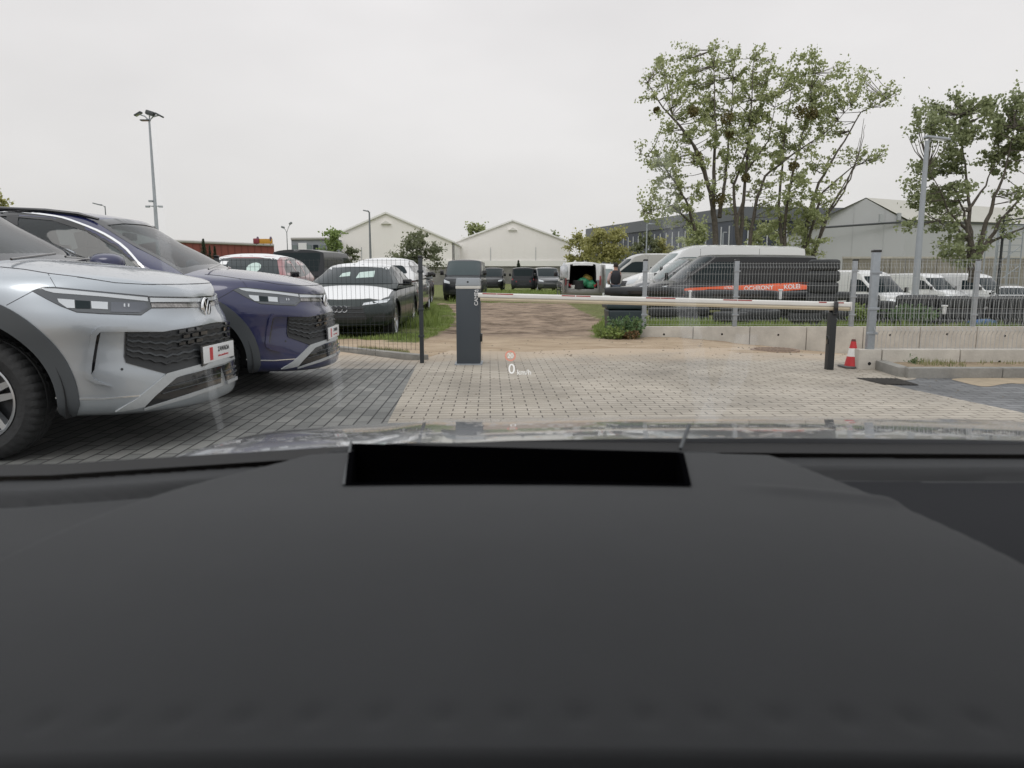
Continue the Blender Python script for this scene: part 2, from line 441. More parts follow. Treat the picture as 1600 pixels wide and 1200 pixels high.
def make_wheel(parent, x, z, side, r, w, ytrack, style='alloy', seg=96, rimr=None):
    """rim part with a tyre sub-part; side -1 = y negative"""
    rr = rimr or r * .66; cy = side * (ytrack - w / 2); s = side
    mb = MB()
    # rim barrel, lip, spokes
    mb.k = 0
    mb.lathe([(rr - .02, s * w * .40), (rr, s * w * .42), (rr + .004, s * w * .46), (rr - .006, s * w * .47), (rr - .016, s * w * .42), (rr - .03, s * w * .2), (rr - .045, -s * w * .35)], 48, (x, cy, z), 'y')
    mb.k = 1
    mb.lathe([(0, s * w * .10), (rr * .95, s * w * .08)], 40, (x, cy, z), 'y')   # brake shadow disc
    mb.k = 2
    mb.lathe([(0, s * w * .40), (.045, s * w * .40), (.055, s * w * .34), (.06, s * w * .2)], 24, (x, cy, z), 'y')
    ns = 5 if style != 'steel' else 10
    for i in range(ns):
        a = 2 * pi * i / ns + .3
        for da in ((-.16, .16) if style == 'alloy' else (0,)):
            R = Matrix.Rotation(-(a), 3, 'Y'); L = rr - .05
            a1 = a + da; p0 = Vector((cos(a + da * 2.2) * .055, 0, sin(a + da * 2.2) * .055)); p1 = Vector((cos(a1) * (rr - .012), 0, sin(a1) * (rr - .012)))
            d = (p1 - p0); nn = Vector((-d.z, 0, d.x)).normalized(); w0, w1 = .024, .017
            y0, y1 = cy + s * w * .40, cy + s * w * .22; ym = cy + s * w * .44
            c = Vector((x, 0, z)); q = []
            for (pp, ww, yy) in ((p0, w0, cy + s * w * .36), (p1, w1, ym)):
                for sg in (-1, 1):
                    q.append(c + pp + nn * ww * sg + Vector((0, yy, 0))); q.append(c + pp + nn * ww * sg + Vector((0, y1, 0)))
            mb.add(q, [(0, 2, 6, 4), (1, 5, 7, 3), (0, 4, 5, 1), (2, 3, 7, 6)])
    o = mb.obj('wheel', None, parent, 40, [M_ALLOY, M_ALLOYD, M_ALLOY if style != 'dark' else M_ALLOYD]); fixn(o)
    t = tyre_mb(r, w, rr, x, cy, z, seg, seg > 60).obj('tyre', M_TYRE, o, 30); fixn(t)
    return o

def text_mesh(body, size, ext=.001, bold=False):
    c = bpy.data.curves.new('t', 'FONT'); c.body = body; c.size = size; c.extrude = ext; c.align_x = 'CENTER'; c.align_y = 'CENTER'
    if bold: c.offset = size * .018
    o = bpy.data.objects.new('t', c); COL.objects.link(o)
    dg = bpy.context.evaluated_depsgraph_get(); me = bpy.data.meshes.new_from_object(o.evaluated_get(dg)); bpy.data.objects.remove(o)
    vs = [v.co.copy() for v in me.vertices]; fs = [tuple(p.vertices) for p in me.polygons]; return vs, fs
def put_text(name, body, size, M4, m, parent=None, ext=.001, bold=False):
    vs, fs = text_mesh(body, size, ext, bold)
    return mesh_obj(name, [M4 @ v for v in vs], fs, m, parent)
def frame(o, xd, yd):
    """4x4 whose local x,y are the directions given"""
    xd = Vector(xd).normalized(); zd = xd.cross(Vector(yd)).normalized(); yd = zd.cross(xd)
    m = Matrix((xd, yd, zd)).transposed().to_4x4(); m.translation = Vector(o); return m

# ================================================================== the two near SUVs
TX0, TY = -2.0, 5.05            # nose lip X and centre line Y of the silver one
T_HOOD = [(-4.54, 1.12), (-4.3, 1.16), (-1.6, 1.19), (-1.25, 1.195), (-1.0, 1.18), (-.72, 1.148), (-.4, 1.088), (-.26, 1.045), (-.18, 1.01), (-.13, .975)]
def t_zt(x, u):
    z = sinterp(T_HOOD, x); e = .095
    if x > -.9: e = lerp(.095, .03, min(1, (x + .9) / .75))
    return z - e * u ** 2.6
def t_zb(x): return interp([(-4.6, .30), (-4.2, .26), (-3.2, .24), (-1.4, .24), (-.55, .265), (-.35, .25), (0, .225)], x)
T_NOSE = [(0, -.07), (.04, -.01), (.12, -.0), (.3, -.012), (.42, -.035), (.56, -.05), (.66, -.045), (.72, -.055), (.8, -.09), (.9, -.112), (.96, -.115), (1, -.135)]
T_W = [(0, .86), (.08, .895), (.3, .905), (.5, .918), (.62, .925), (.74, .92), (.84, .905), (.93, .88), (1, .835)]
def t_xf(v): return sinterp(T_NOSE, v)
def t_xr(v): return sinterp([(0, -4.44), (.15, -4.52), (.5, -4.54), (.8, -4.48), (1, -4.40)], v)
def t_W(v): return sinterp(T_W, v)
# greenhouse
T_ROOF = [(-4.35, 1.55), (-4.0, 1.66), (-3.4, 1.725), (-2.8, 1.735), (-2.4, 1.72), (-2.05, 1.68), (-1.83, 1.635), (-1.6, 1.59)]
def g_zt(x, u): return sinterp(T_ROOF, x) - .055 * u ** 2.4
def g_zb(x): return 1.10
def g_xf(v): return lerp(-.98, -1.86, v) - .06 * sin(pi * v) * 0 + .05 * sin(pi * v)
def g_xr(v): return lerp(-4.42, -4.12, v)
def g_W(v): return sinterp([(0, .862), (.15, .85), (.5, .78), (.8, .70), (.92, .655), (1, .60)], v)

DLO = [(-1.47, 1.168), (-1.72, 1.345), (-2.0, 1.475), (-2.3, 1.555), (-2.7, 1.588), (-3.3, 1.575), (-3.75, 1.52), (-4.0, 1.42), (-3.85, 1.235), (-3.3, 1.195), (-2.4, 1.175)]
DLO = [(x, 1.168 + (z - 1.168) * 1.15) for x, z in DLO]
WS = [(-.70, 1.15), (-.56, 1.585), (-.35, 1.615), (0, 1.626), (.35, 1.615), (.56, 1.585), (.70, 1.15), (.4, 1.19), (0, 1.205), (-.4, 1.19)]

def make_suv(X, Y, label, paint, dz=0., yaw=0.):
    root = empty('compact_suv', (X, Y, dz), yaw, label, 'car', 'compact suvs parked side by side')
    bv, bf = slab(4.54, t_W, t_xf, t_xr, t_zb, t_zt, cf=(.78, 2.3, 2.0), cr=(.5, 2.6, 2.1), nf=26, ns=64, nr=12, nv=34, ncap=14)
    bvh = grid_bvh(bv, bf)
    inv = Matrix.Translation((-TX0, -TY, 0))
    wc = (-1.09, .365); wr = (-3.75, .365)
    body = mesh_obj('body', bv, [f[::-1] for f in cut_arches(bv, bf, [wc, wr], .53)], paint, root, 42); fixn(body)
    wheel_wells(root, [wc, wr], .905, .53, M_WELL)
    D = lambda name, poly, m, **k: decal(name, bvh, poly, m, root, **k)
    PX = dict(mode='px', inv=inv, mirror=True, res=3.0)
    z1 = lambda L: [(a / 4, 300 + b / 4) for a, b in L]
    z6 = lambda L: [(170 + a / 6, 440 + b / 6) for a, b in L]
    # wheel arch cladding
    for c in (wc, wr):
        n = 40; outer = [(c[0] + .585 * cos(a), c[1] + .60 * sin(a)) for a in [(-8 + 196 * i / n) * pi / 180 for i in range(n + 1)]]
        inner = [(c[0] + .478 * cos(a), c[1] + .478 * sin(a)) for a in [(188 - 196 * i / n) * pi / 180 for i in range(n + 1)]]
        outer[0] = (c[0] + .545, .275); inner[-1] = (c[0] + .465, .25); outer[-1] = (c[0] - .545, .27); inner[0] = (c[0] - .465, .25)
        decal('wheel_arch_trim', bvh, outer + inner, M_CLAD, root, mode='side', sides=(-1, 1), off=.012, depth=.03, res=.045)
    decal('side_sill_trim', bvh, [(-1.60, .245), (-3.24, .245), (-3.22, .36), (-1.62, .36)], M_CLAD, root, mode='side', sides=(-1, 1), off=.01, depth=.02, res=.08)
    # headlight
    hl = z1([(205, 620), (270, 597), (350, 598), (600, 622), (920, 652), (945, 725), (880, 768), (640, 760), (480, 750), (380, 712), (300, 672)])
    hh = D('headlight', hl, M_LAMPG, off=.004, depth=.02, **PX)
    def sub(name, poly, m, off, dp=.006):
        oo = decal(name, bvh, poly, m, hh[1], off=off, depth=dp, **PX); oo[0].parent = hh[0]
    sub('lamp_surround', offset_poly(hl, .9), M_BLACK, .0025)
    sub('daytime_light_strip', z1([(262, 604), (350, 606), (620, 632), (918, 660), (922, 684), (640, 655), (340, 632), (285, 618)]), M_LAMPW, .007)
    sub('lamp_lens', z1([(360, 668), (465, 676), (468, 728), (420, 726), (368, 690)]), M_LAMPW, .008)
    sub('lamp_lens', z1([(568, 684), (672, 690), (672, 736), (572, 730)]), M_LAMPW, .008)
    sub('lamp_lens', z1([(470, 678), (562, 684), (565, 732), (472, 729)]), M_GLASSD, .007)
    sub('lamp_lens', z1([(690, 690), (905, 690), (925, 722), (868, 755), (690, 752)]), mat('lamp_reflector', (.11, .12, .14), .2, .6, coat=1), .007)
    for q in (770, 795): sub('lamp_marker', z1([(q, 700), (q + 9, 700), (q + 9, 720), (q, 720)]), M_LAMPW, .010)
    # light bar across the nose
    PJ = dict(PX, mirror='join')
    D('light_bar_recess', z1([(922, 652), (1180, 656), (1300, 650), (1300, 724), (938, 728)]), M_BLACK, off=.003, **PJ)
    D('light_bar', z1([(932, 662), (1180, 666), (1300, 659), (1300, 685), (936, 690)]), M_LAMPW, off=.009, depth=.01, **PJ)
    D('light_bar_chrome', z1([(940, 698), (1180, 700), (1300, 696), (1300, 720), (944, 723)]), mat('smoked_chrome', (.35, .34, .33), .15, .9, var=.4, vscale=60), off=.007, depth=.01, **PJ)
    # grille
    gp = z6([(152, 470), (500, 470), (700, 440), (850, 412), (945, 392), (1050, 372), (1050, 735), (945, 765), (820, 792), (640, 842), (530, 862), (260, 790), (160, 762), (140, 705)])
    gr = D('grille', gp, M_DARKP, off=.003, **PJ)
    D('grille_surround', gp, M_BLACK, off=.009, depth=.02, holes=[[(x + (12 if x > 340 else 0) * 0, y) for x, y in offset_poly(gp, -1.0)]], **PJ)
    for i, t in enumerate((.12, .28, .44, .60, .76)):
        top = lambda x: interp([(150, 470), (500, 470), (1050, 374)], x); bot = lambda x: interp([(140, 745), (530, 860), (1050, 738)], x)
        line = [(x, lerp(top(x), bot(x), t) + (7 if (k % 2) else -7)) for k, x in enumerate(range(165, 1045, 52))]
        decal('grille_slat', bvh, strip(z6(line), 2.6), M_CLAD if i % 2 else M_DARKP, gr, off=.016, depth=.02, **PJ)
    for i, t in enumerate((.08, .2, .36)):
        for k in range(4 + 2 * (2 - i)):
            x = 640 + 40 * (i % 2) + 80 * k
            if x + 55 > 930: break
            y = lerp(interp([(150, 470), (500, 470), (945, 392)], x), interp([(140, 745), (530, 860), (945, 765)], x), t)
            decal('grille_cell', bvh, z6([(x, y - 18), (x + 58, y - 27), (x + 58, y + 3), (x, y + 12)]), M_BLACK, gr, off=.019, depth=.01, **PX)
    # bumper corner: air curtain and frame
    D('bumper_frame', z1([(785, 842), (640, 838), (598, 850), (568, 885), (545, 1010), (534, 1130), (545, 1165), (600, 1195), (700, 1215), (640, 1192), (585, 1162), (570, 1130), (583, 1010), (602, 895), (622, 872), (785, 872)]), paint, off=.03, depth=.035, **PX)
    D('air_curtain', z1([(606, 878), (628, 880), (612, 960), (590, 1110), (572, 1138), (578, 1040), (592, 930)]), M_BLACK, off=.003, **PX)
    D('parking_sensor', [(190.5 + 2.2 * cos(a), 577 + 2.2 * sin(a)) for a in [i * pi / 5 for i in range(10)]], M_DARKP, off=.003, depth=.004, mode='px', inv=inv, mirror=True, res=2)
    # lower skid band and intake
    D('lower_intake', z6([(620, 900), (945, 815), (1050, 790), (1050, 950), (945, 985), (720, 1065), (330, 1190), (420, 1080)]), M_BLACK, off=.002, **PJ)
    for t in (.35, .7):
        L = [(lerp(560, 470, t), lerp(930, 1100, t)), (1050, lerp(805, 940, t))]
        D('intake_slat', strip(z6([L[0], ((L[0][0] + L[1][0]) / 2, (L[0][1] + L[1][1]) / 2), L[1]]), 1.1), M_CLAD, off=.012, depth=.02, **PJ)
    D('skid_trim', z6([(540, 862), (700, 818), (945, 752), (1050, 730), (1050, 775), (945, 800), (800, 838), (625, 900), (430, 1070), (330, 1170), (130, 1205), (60, 1210), (240, 1110), (420, 965)]), M_SATIN, off=.012, depth=.03, **PJ)
    D('skid_lip', z6([(945, 985), (1050, 950), (1050, 978), (945, 1015), (720, 1095), (330, 1200), (330, 1185), (720, 1060)]), M_SATIN, off=.012, depth=.03, **PJ)
    D('bumper_chrome_line', z1([(348, 1281), (500, 1288), (640, 1288), (880, 1268), (880, 1276), (640, 1298), (500, 1299), (348, 1292)]), M_CHROME, off=.004, depth=.006, mode='px', inv=inv, mirror=True, res=2)
    # shut lines
    seam = mat('panel_gap', (.006, .006, .008), .8)
    def S(line, w=.8): D('panel_gap', strip(z1(line), w), seam, off=.0012, depth=.004, mode='px', inv=inv, mirror=True, res=4)
    S([(0, 468), (150, 483), (300, 508), (500, 532), (720, 567), (900, 577), (1080, 577), (1240, 574)])
    S([(300, 510), (350, 597)]); S([(205, 620), (120, 665), (40, 708)])
    for x in (-1.55, -2.62):
        decal('door_gap', bvh, strip([(x, 1.08), (x - .02, .8), (x + .01, .45), (x + .08 if x > -2 else x, .3)], .007), seam, root, mode='side', sides=(-1, 1), off=.0012, depth=.003, res=.06)
    decal('side_crease', bvh, strip([(-1.35, .93), (-2.5, .95), (-4.1, .97)], .03), paint, root, mode='side', sides=(-1, 1), off=.008, depth=.02, res=.08)
    decal('door_handle', bvh, rpoly([(-2.28, .915), (-2.52, .92), (-2.52, .95), (-2.28, .945)], .01), paint, root, mode='side', sides=(-1, 1), off=.03, depth=.04, res=.04)
    # badge
    bx = t_xf(.93) + .012; bz = .862
    e = MB(); e.lathe([(.0, .0), (.064, .0), (.068, .006), (.068, .014), (.062, .018), (.058, .010), (.0, .008)], 40, (bx, 0, bz), 'x')
    bo = e.obj('badge', M_BLACK, root, 30); fixn(bo)
    e = MB(); e.lathe([(.062, .016), (.068, .016), (.07, .008), (.062, .02)], 40, (bx, 0, bz), 'x')
    for pts in ([(-.030, .052), (0, -.002), (.030, .052)], [(-.055, .02), (-.026, -.050), (0, .004), (.026, -.050), (.055, .02)]):
        for a, b in zip(pts, pts[1:]): e.tube([(bx + .015, a[0], bz + a[1]), (bx + .015, b[0], bz + b[1])], .0055, 6)
    e.obj('badge_emblem', M_CHROME, bo, 30)
    # plate
    pb = MB(); pb.box((-.028, 0, .558), (.012, .545, .135)); po = pb.obj('number_plate_holder', M_BLACK, root); bevel(po, .003)
    pb = MB(); pb.box((-.018, 0, .56), (.006, .52, .112)); p2 = pb.obj('number_plate', M_WHITE, po); bevel(p2, .002)
    pb = MB(); pb.box((-.0142, -.14, .56), (.002, .05, .085)); pb.obj('plate_mark', M_RED, p2)
    put_text('plate_lettering', "ZAWADA", .045, frame((-.0135, .07, .578), (0, 1, 0), (0, 0, 1)), M_DARKP, p2, .0006, True)
    put_text('plate_lettering', "salon samochodowy", .022, frame((-.0135, .06, .536), (0, 1, 0), (0, 0, 1)), M_RED, p2, .0006)
    # greenhouse shell with the window openings cut out
    gv, gf = slab(0, g_W, g_xf, g_xr, g_zb, g_zt, cf=(.34, 2.2, 2.0), cr=(.25, 2.4, 2.0), nf=30, ns=110, nr=10, nv=30, ncap=24)
    gb = grid_bvh(gv, gf)
    keep = []
    for f in gf:
        c = sum((gv[i] for i in f), Vector()) / len(f); nrm = (gv[f[1]] - gv[f[0]]).cross(gv[f[2]] - gv[f[1]])
        if nrm.length: nrm.normalize()
        if c.z < 1.1005 and abs(nrm.z) > .9: continue
        cut = False
        if abs(nrm.z) < .9:
            if abs(nrm.y) > .45 and abs(c.y) > .55 and inpoly((c.x, c.z), DLO): cut = True
            if nrm.x ** 2 > .04 and c.x > -2.1 and inpoly((c.y, c.z), WS): cut = True
        elif c.x > -2.0 and inpoly((c.y, c.z), WS): cut = True
        if not cut: keep.append(f)
    cab = mesh_obj('roof', gv, keep, paint, root, 42)
    ws = offset_poly(WS, .008)
    wso = decal('windscreen', gb, ws, M_GLASSN, root, mode='front', off=-.002, depth=.0, res=.06)
    decal('windscreen_seal', gb, offset_poly(WS, .022), M_BLACK, wso, mode='front', off=.002, depth=.006, res=.05, holes=[offset_poly(WS, -.022)])
    for s in (-1, 1):
        so_ = decal('side_window', gb, offset_poly(DLO, .006), M_GLASSS, root, mode='side', sides=(s,), off=-.002, depth=0., res=.07)
        decal('window_seal', gb, offset_poly(DLO, .02), M_BLACK, so_, mode='side', sides=(s,), off=.0015, depth=.006, res=.05, holes=[offset_poly(DLO, -.018)])
        chrome = [p for p in offset_poly(DLO, .026)]
        up = [p for p in DLO[:8]]; up = [(-1.44, 1.16)] + [(a, b + .022) for a, b in up[1:]]
        ip = [(lerp(up[i][0], up[i + 1][0], t / 4), sinterp([(x, z) for x, z in up[::-1]], lerp(up[i][0], up[i + 1][0], t / 4))) for i in range(len(up) - 1) for t in range(4)]
        decal('window_chrome', gb, strip(ip, .014), M_CHROME, so_, mode='side', sides=(s,), off=.006, depth=.012, res=.05)
        decal('door_pillar_trim', gb, [(-2.50, 1.17), (-2.62, 1.172), (-2.70, 1.645), (-2.60, 1.643)], M_BLACK, so_, mode='side', sides=(s,), off=.003, depth=.004, res=.06)
        decal('door_pillar_trim', gb, [(-3.38, 1.19), (-3.46, 1.2), (-3.52, 1.61), (-3.44, 1.62)], M_BLACK, so_, mode='side', sides=(s,), off=.003, depth=.004, res=.06)
        # roof rail
        rl = MB(); pts = [(-1.95, s * .575, 1.615), (-2.12, s * .58, 1.658)] + [(x, s * .585, sinterp(T_ROOF, x) - .032) for x in (-2.4, -2.8, -3.2, -3.6)] + [(-3.95, s * .57, 1.625), (-4.05, s * .56, 1.585)]
        rl.tube(pts, [.012, .018, .019, .019, .019, .019, .018, .01], 8); rl.obj('roof_rail', M_BLACK, root, 50)
        # door mirror
        mm = MB(); cx, cy, cz = -1.70, s * 1.02, 1.215
        vs = []; N1, N2 = 14, 20
        for i in range(N1 + 1):
            ph = pi * i / N1
            for j in range(N2):
                th = 2 * pi * j / N2
                X_ = cos(th) * sin(ph); Z_ = sin(th) * sin(ph); Y_ = cos(ph)
                sx_ = .115 if X_ < 0 else .145
                vs.append((cx + sx_ * math.copysign(abs(X_) ** .75, X_), cy + s * .12 * math.copysign(abs(Y_) ** .8, Y_), cz + .088 * math.copysign(abs(Z_) ** .8, Z_)))
        mm.add(vs, [(i * N2 + j, i * N2 + (j + 1) % N2, (i + 1) * N2 + (j + 1) % N2, (i + 1) * N2 + j) for i in range(N1) for j in range(N2)])
        mo = mm.obj('door_mirror', paint, root, 60); fixn(mo)
        mm = MB(); mm.box((cx - .03, cy, cz - .055), (.13, .2, .045)); mm.tube([(cx + .0, s * .86, 1.15), (cx, s * .93, 1.165), (cx, s * .98, 1.17)], [.03, .028, .03], 8); q = mm.obj('mirror_foot', M_BLACK, mo); bevel(q, .015)
        mm = MB(); mm.box((cx + .015, cy + s * .035, cz - .014), (.25, .17, .012)); q = mm.obj('mirror_indicator', M_CHROME, mo)
        mm = MB(); mm.box((cx - .088, cy, cz), (.006, .19, .11)); q = mm.obj('mirror_glass', M_CHROME, mo); bevel(q, .002)
    # cabin interior
    it = MB(); it.box((-2.9, 0, .95), (2.9, 1.5, .1)); it.box((-1.42, 0, 1.12), (.42, 1.4, .1))
    io = it.obj('cabin_floor', M_SEAT, root); bevel(io, .03)
    for (sx_, sy) in ((-2.45, -.37), (-2.45, .37), (-3.35, -.42), (-3.35, 0), (-3.35, .42)):
        st = MB(); R = Matrix.Rotation(radians(-14), 3, 'Y')
        st.box((sx_, sy, 1.12), (.14, .48 if sx_ > -3 else .4, .55), R); st.box((sx_ - .1, sy, 1.47), (.1, .26, .17), R); st.box((sx_ - .08, sy, 1.38), (.03, .1, .1), R)
        q = st.obj('seat', M_SEAT, root); bevel(q, .04, 3)
    sw = MB(); c = Vector((-1.95, .37, 1.12)); ax = Vector((1, 0, -.45)).normalized(); a_ = Vector((0, 1, 0)); b_ = ax.cross(a_)
    sw.tube([c + (a_ * cos(t) + b_ * sin(t)) * .185 for t in [2 * pi * i / 28 for i in range(29)]], .015, 6, False)
    sw.tube([c - a_ * .18, c + a_ * .18], .018, 6); sw.tube([c, c + ax * .25], .03, 6); sw.obj('steering_wheel', M_SEAT, root, 50)
    im = MB(); im.box((-1.95, 0, 1.49), (.04, .24, .07)); q = im.obj('inner_mirror', M_BLACK, root); bevel(q, .015)
    # wipers
    wp = MB(); wp.tube([(-1.02, -.55, 1.175), (-1.12, .05, 1.225)], .008, 6); wp.tube([(-1.05, .05, 1.205), (-1.2, .6, 1.2)], .008, 6); wp.obj('wiper', M_BLACK, root)
    for c in (wc, wr):
        for s in (-1, 1): make_wheel(root, c[0], c[1], s, .365, .235, .895, 'alloy', 132, .235)
    # tail lamps
    decal('tail_lamp', bvh, [(-4.08, .95), (-4.5, .9), (-4.5, 1.03), (-4.15, 1.05)], M_LAMPR, root, mode='side', sides=(-1, 1), off=.004, depth=.01, res=.06)
    return root
P_SILVER = wet_paint('paint_silver', (.41, .445, .48), .8, .36)
P_BLUE = wet_paint('paint_dark_blue', (.010, .014, .072), .15, .3)
suv1 = make_suv(TX0, TY, 'silver compact suv nearest the camera with a white dealer plate', P_SILVER)
suv2 = make_suv(-1.77, 7.38, 'dark blue compact suv with chrome window line parked behind the silver one', P_BLUE, -.04, radians(2.5))
# ================================================================== terrain and paving
from mathutils import noise as NZ
def sstep(a, b, x):
    t = max(0., min(1., (x - a) / (b - a))); return t * t * (3 - 2 * t)
WALL_Y = 12.95
def gz(x, y):
    z = -.15 * sstep(12, 20, y) - .15 * sstep(60, 120, y)
    r = sstep(11, 16, x) * sstep(19, 31, y); z -= .85 * r
    if y < WALL_Y + .13 or x < 2.4:
        d = -.29 * sstep(2.4, 6.2, x) * sstep(9.6, 12.6, y); z += d if y < WALL_Y + .13 else 0
    elif y < 22: z += (.10 + .0) * (1 - sstep(16, 21, y)) + .05 * sstep(12, 14, y)
    return z
def inp(p, poly): return inpoly(p, poly)
def P2(u, v, z=0.): q = onz(u, v, z); return (q.x, q.y)
GRASS_POLYS = [
    [P2(600, 532), P2(560, 530), P2(500, 532), P2(440, 520), P2(560, 497), P2(640, 470), P2(700, 472), P2(712, 485), P2(706, 500), P2(690, 518), P2(655, 533)],
    [P2(930, 525), P2(925, 508), P2(945, 490), P2(1000, 488), P2(1000, 528)],
]
FAR_GRASS = [(-40, 31), (-3.6, 29), (-3, 33), (8, 33), (8, 30), (14, 26), (60, 26), (60, 130), (-60, 130), (-60, 20), (-8, 20)]
RIGHT_GRASS = [(2.45, 13.05), (60, 13.05), (60, 60), (2.45, 34)]
def gmask(x, y):
    n = NZ.noise(Vector((x * .9, y * .5, 3.1))) * .9 + NZ.noise(Vector((x * 3.1, y * 2.0, 9))) * .35
    g = 0.
    for pl in GRASS_POLYS:
        if inpoly((x + n * .25, y + n * .7), pl): g = 1.
    if inpoly((x + n * 1.0, y + n * 2.2), FAR_GRASS): g = 1.
    if y > WALL_Y and inpoly((x, y + n), RIGHT_GRASS): g = .85 + n * .3
    if x < -3.4 and 12.2 < y < 20: g = max(g, .7 + n * .5)
    s = 1 - sstep(11.8, 14.5, y + n * 1.2)
    return max(0, min(1, g)), max(0, min(1, s))
def axis(segs):
    out = [segs[0][0]]
    for a, b, st in segs:
        n = max(1, int(round((b - a) / st))); out += [a + (b - a) * (i + 1) / n for i in range(n)]
    return out
gxs = axis([(-900, -100, 200), (-100, -20, 10), (-20, -10, .5), (-10, 12, .14), (12, 24, .5), (24, 100, 10), (100, 900, 200)])
gys = axis([(-30, 4, 4), (4, 8.2, .4), (8.2, 22, .12), (22, 40, .25), (40, 80, 1), (80, 200, 10), (200, 1500, 200)])
gv = []; gcol = []
for y in gys:
    for x in gxs:
        z = gz(x, y); fine = -10 < x < 12 and 8 < y < 40
        if fine:
            am = sstep(9.7, 11.5, y)
            z += am * (.036 * NZ.noise(Vector((x * .35, y * 1.6, 0))) + .026 * NZ.noise(Vector((x * 1.6, y * 3.5, 5))) + .012 * NZ.noise(Vector((x * 5, y * 7, 8))))
            if 13 < y < 24 and x < 2.5: z += .09 * NZ.noise(Vector((x * .8, y * .9, 12))) + .03 * NZ.noise(Vector((x * 2.4, y * 2.2, 21)))
        if y < 10.2: z -= .03
        gv.append((x, y, z)); gcol.append(gmask(x, y) if -60 < x < 60 and 8 < y < 130 else ((1, 0) if y > 30 or abs(x) > 30 else (0, 1)))
nx = len(gxs); gf = [(j * nx + i, j * nx + i + 1, (j + 1) * nx + i + 1, (j + 1) * nx + i) for j in range(len(gys) - 1) for i in range(nx - 1)]
def ground_mat():
    m = bpy.data.materials.new('ground_soil'); m.use_nodes = True; n = m.node_tree; b = n.nodes['Principled BSDF']; Lk = n.links.new
    at_ = n.nodes.new('ShaderNodeAttribute'); at_.attribute_name = 'cover'; sp = n.nodes.new('ShaderNodeSeparateColor'); Lk(at_.outputs['Color'], sp.inputs[0])
    t = n.nodes.new('ShaderNodeTexCoord')
    def noi(sc, det=6, st=(1, 1, 1)):
        mp = n.nodes.new('ShaderNodeMapping'); mp.inputs['Scale'].default_value = st; Lk(t.outputs['Object'], mp.inputs[0])
        k = n.nodes.new('ShaderNodeTexNoise'); k.inputs['Scale'].default_value = sc; k.inputs['Detail'].default_value = det; k.inputs['Roughness'].default_value = .7; Lk(mp.outputs[0], k.inputs['Vector']); return k
    def ramp(src, c1, c2, p1=.35, p2=.65):
        r = n.nodes.new('ShaderNodeValToRGB'); r.color_ramp.elements[0].position = p1; r.color_ramp.elements[1].position = p2
        r.color_ramp.elements[0].color = (*c1, 1); r.color_ramp.elements[1].color = (*c2, 1); Lk(src.outputs['Fac'], r.inputs[0]); return r
    n1 = noi(1.5, 10, (.8, 1.1, 1)); n2 = noi(9, 6); n3 = noi(2.5, 8, (.5, 1.8, 1))
    sand = ramp(n3, (.37, .28, .19), (.56, .45, .33)); mud = ramp(n1, (.12, .088, .064), (.39, .30, .225), .36, .6); gr = ramp(n2, (.09, .11, .035), (.20, .22, .08))
    mA = n.nodes.new('ShaderNodeMix'); mA.data_type = 'RGBA'; Lk(sp.outputs[1], mA.inputs['Factor']); Lk(mud.outputs[0], mA.inputs['A']); Lk(sand.outputs[0], mA.inputs['B'])
    mB = n.nodes.new('ShaderNodeMix'); mB.data_type = 'RGBA'; Lk(sp.outputs[0], mB.inputs['Factor']); Lk(mA.outputs['Result'], mB.inputs['A']); Lk(gr.outputs[0], mB.inputs['B'])
    Lk(mB.outputs['Result'], b.inputs['Base Color'])
    bp = n.nodes.new('ShaderNodeBump'); bp.inputs['Strength'].default_value = .9; bp.inputs['Distance'].default_value = .06; n4 = noi(14, 8, (.6, 1.3, 1)); Lk(n4.outputs['Fac'], bp.inputs['Height']); Lk(bp.outputs[0], b.inputs['Normal'])
    b.inputs['Roughness'].default_value = .9; b.inputs['Specular IOR Level'].default_value = .2
    return m
grd = mesh_obj('ground', gv, gf, ground_mat(), None, 180); tag(grd, kind='structure')
ca = grd.data.color_attributes.new('cover', 'FLOAT_COLOR', 'POINT'); ca.data.foreach_set('color', [c for g_, s_ in gcol for c in (g_, s_, 0, 1)])

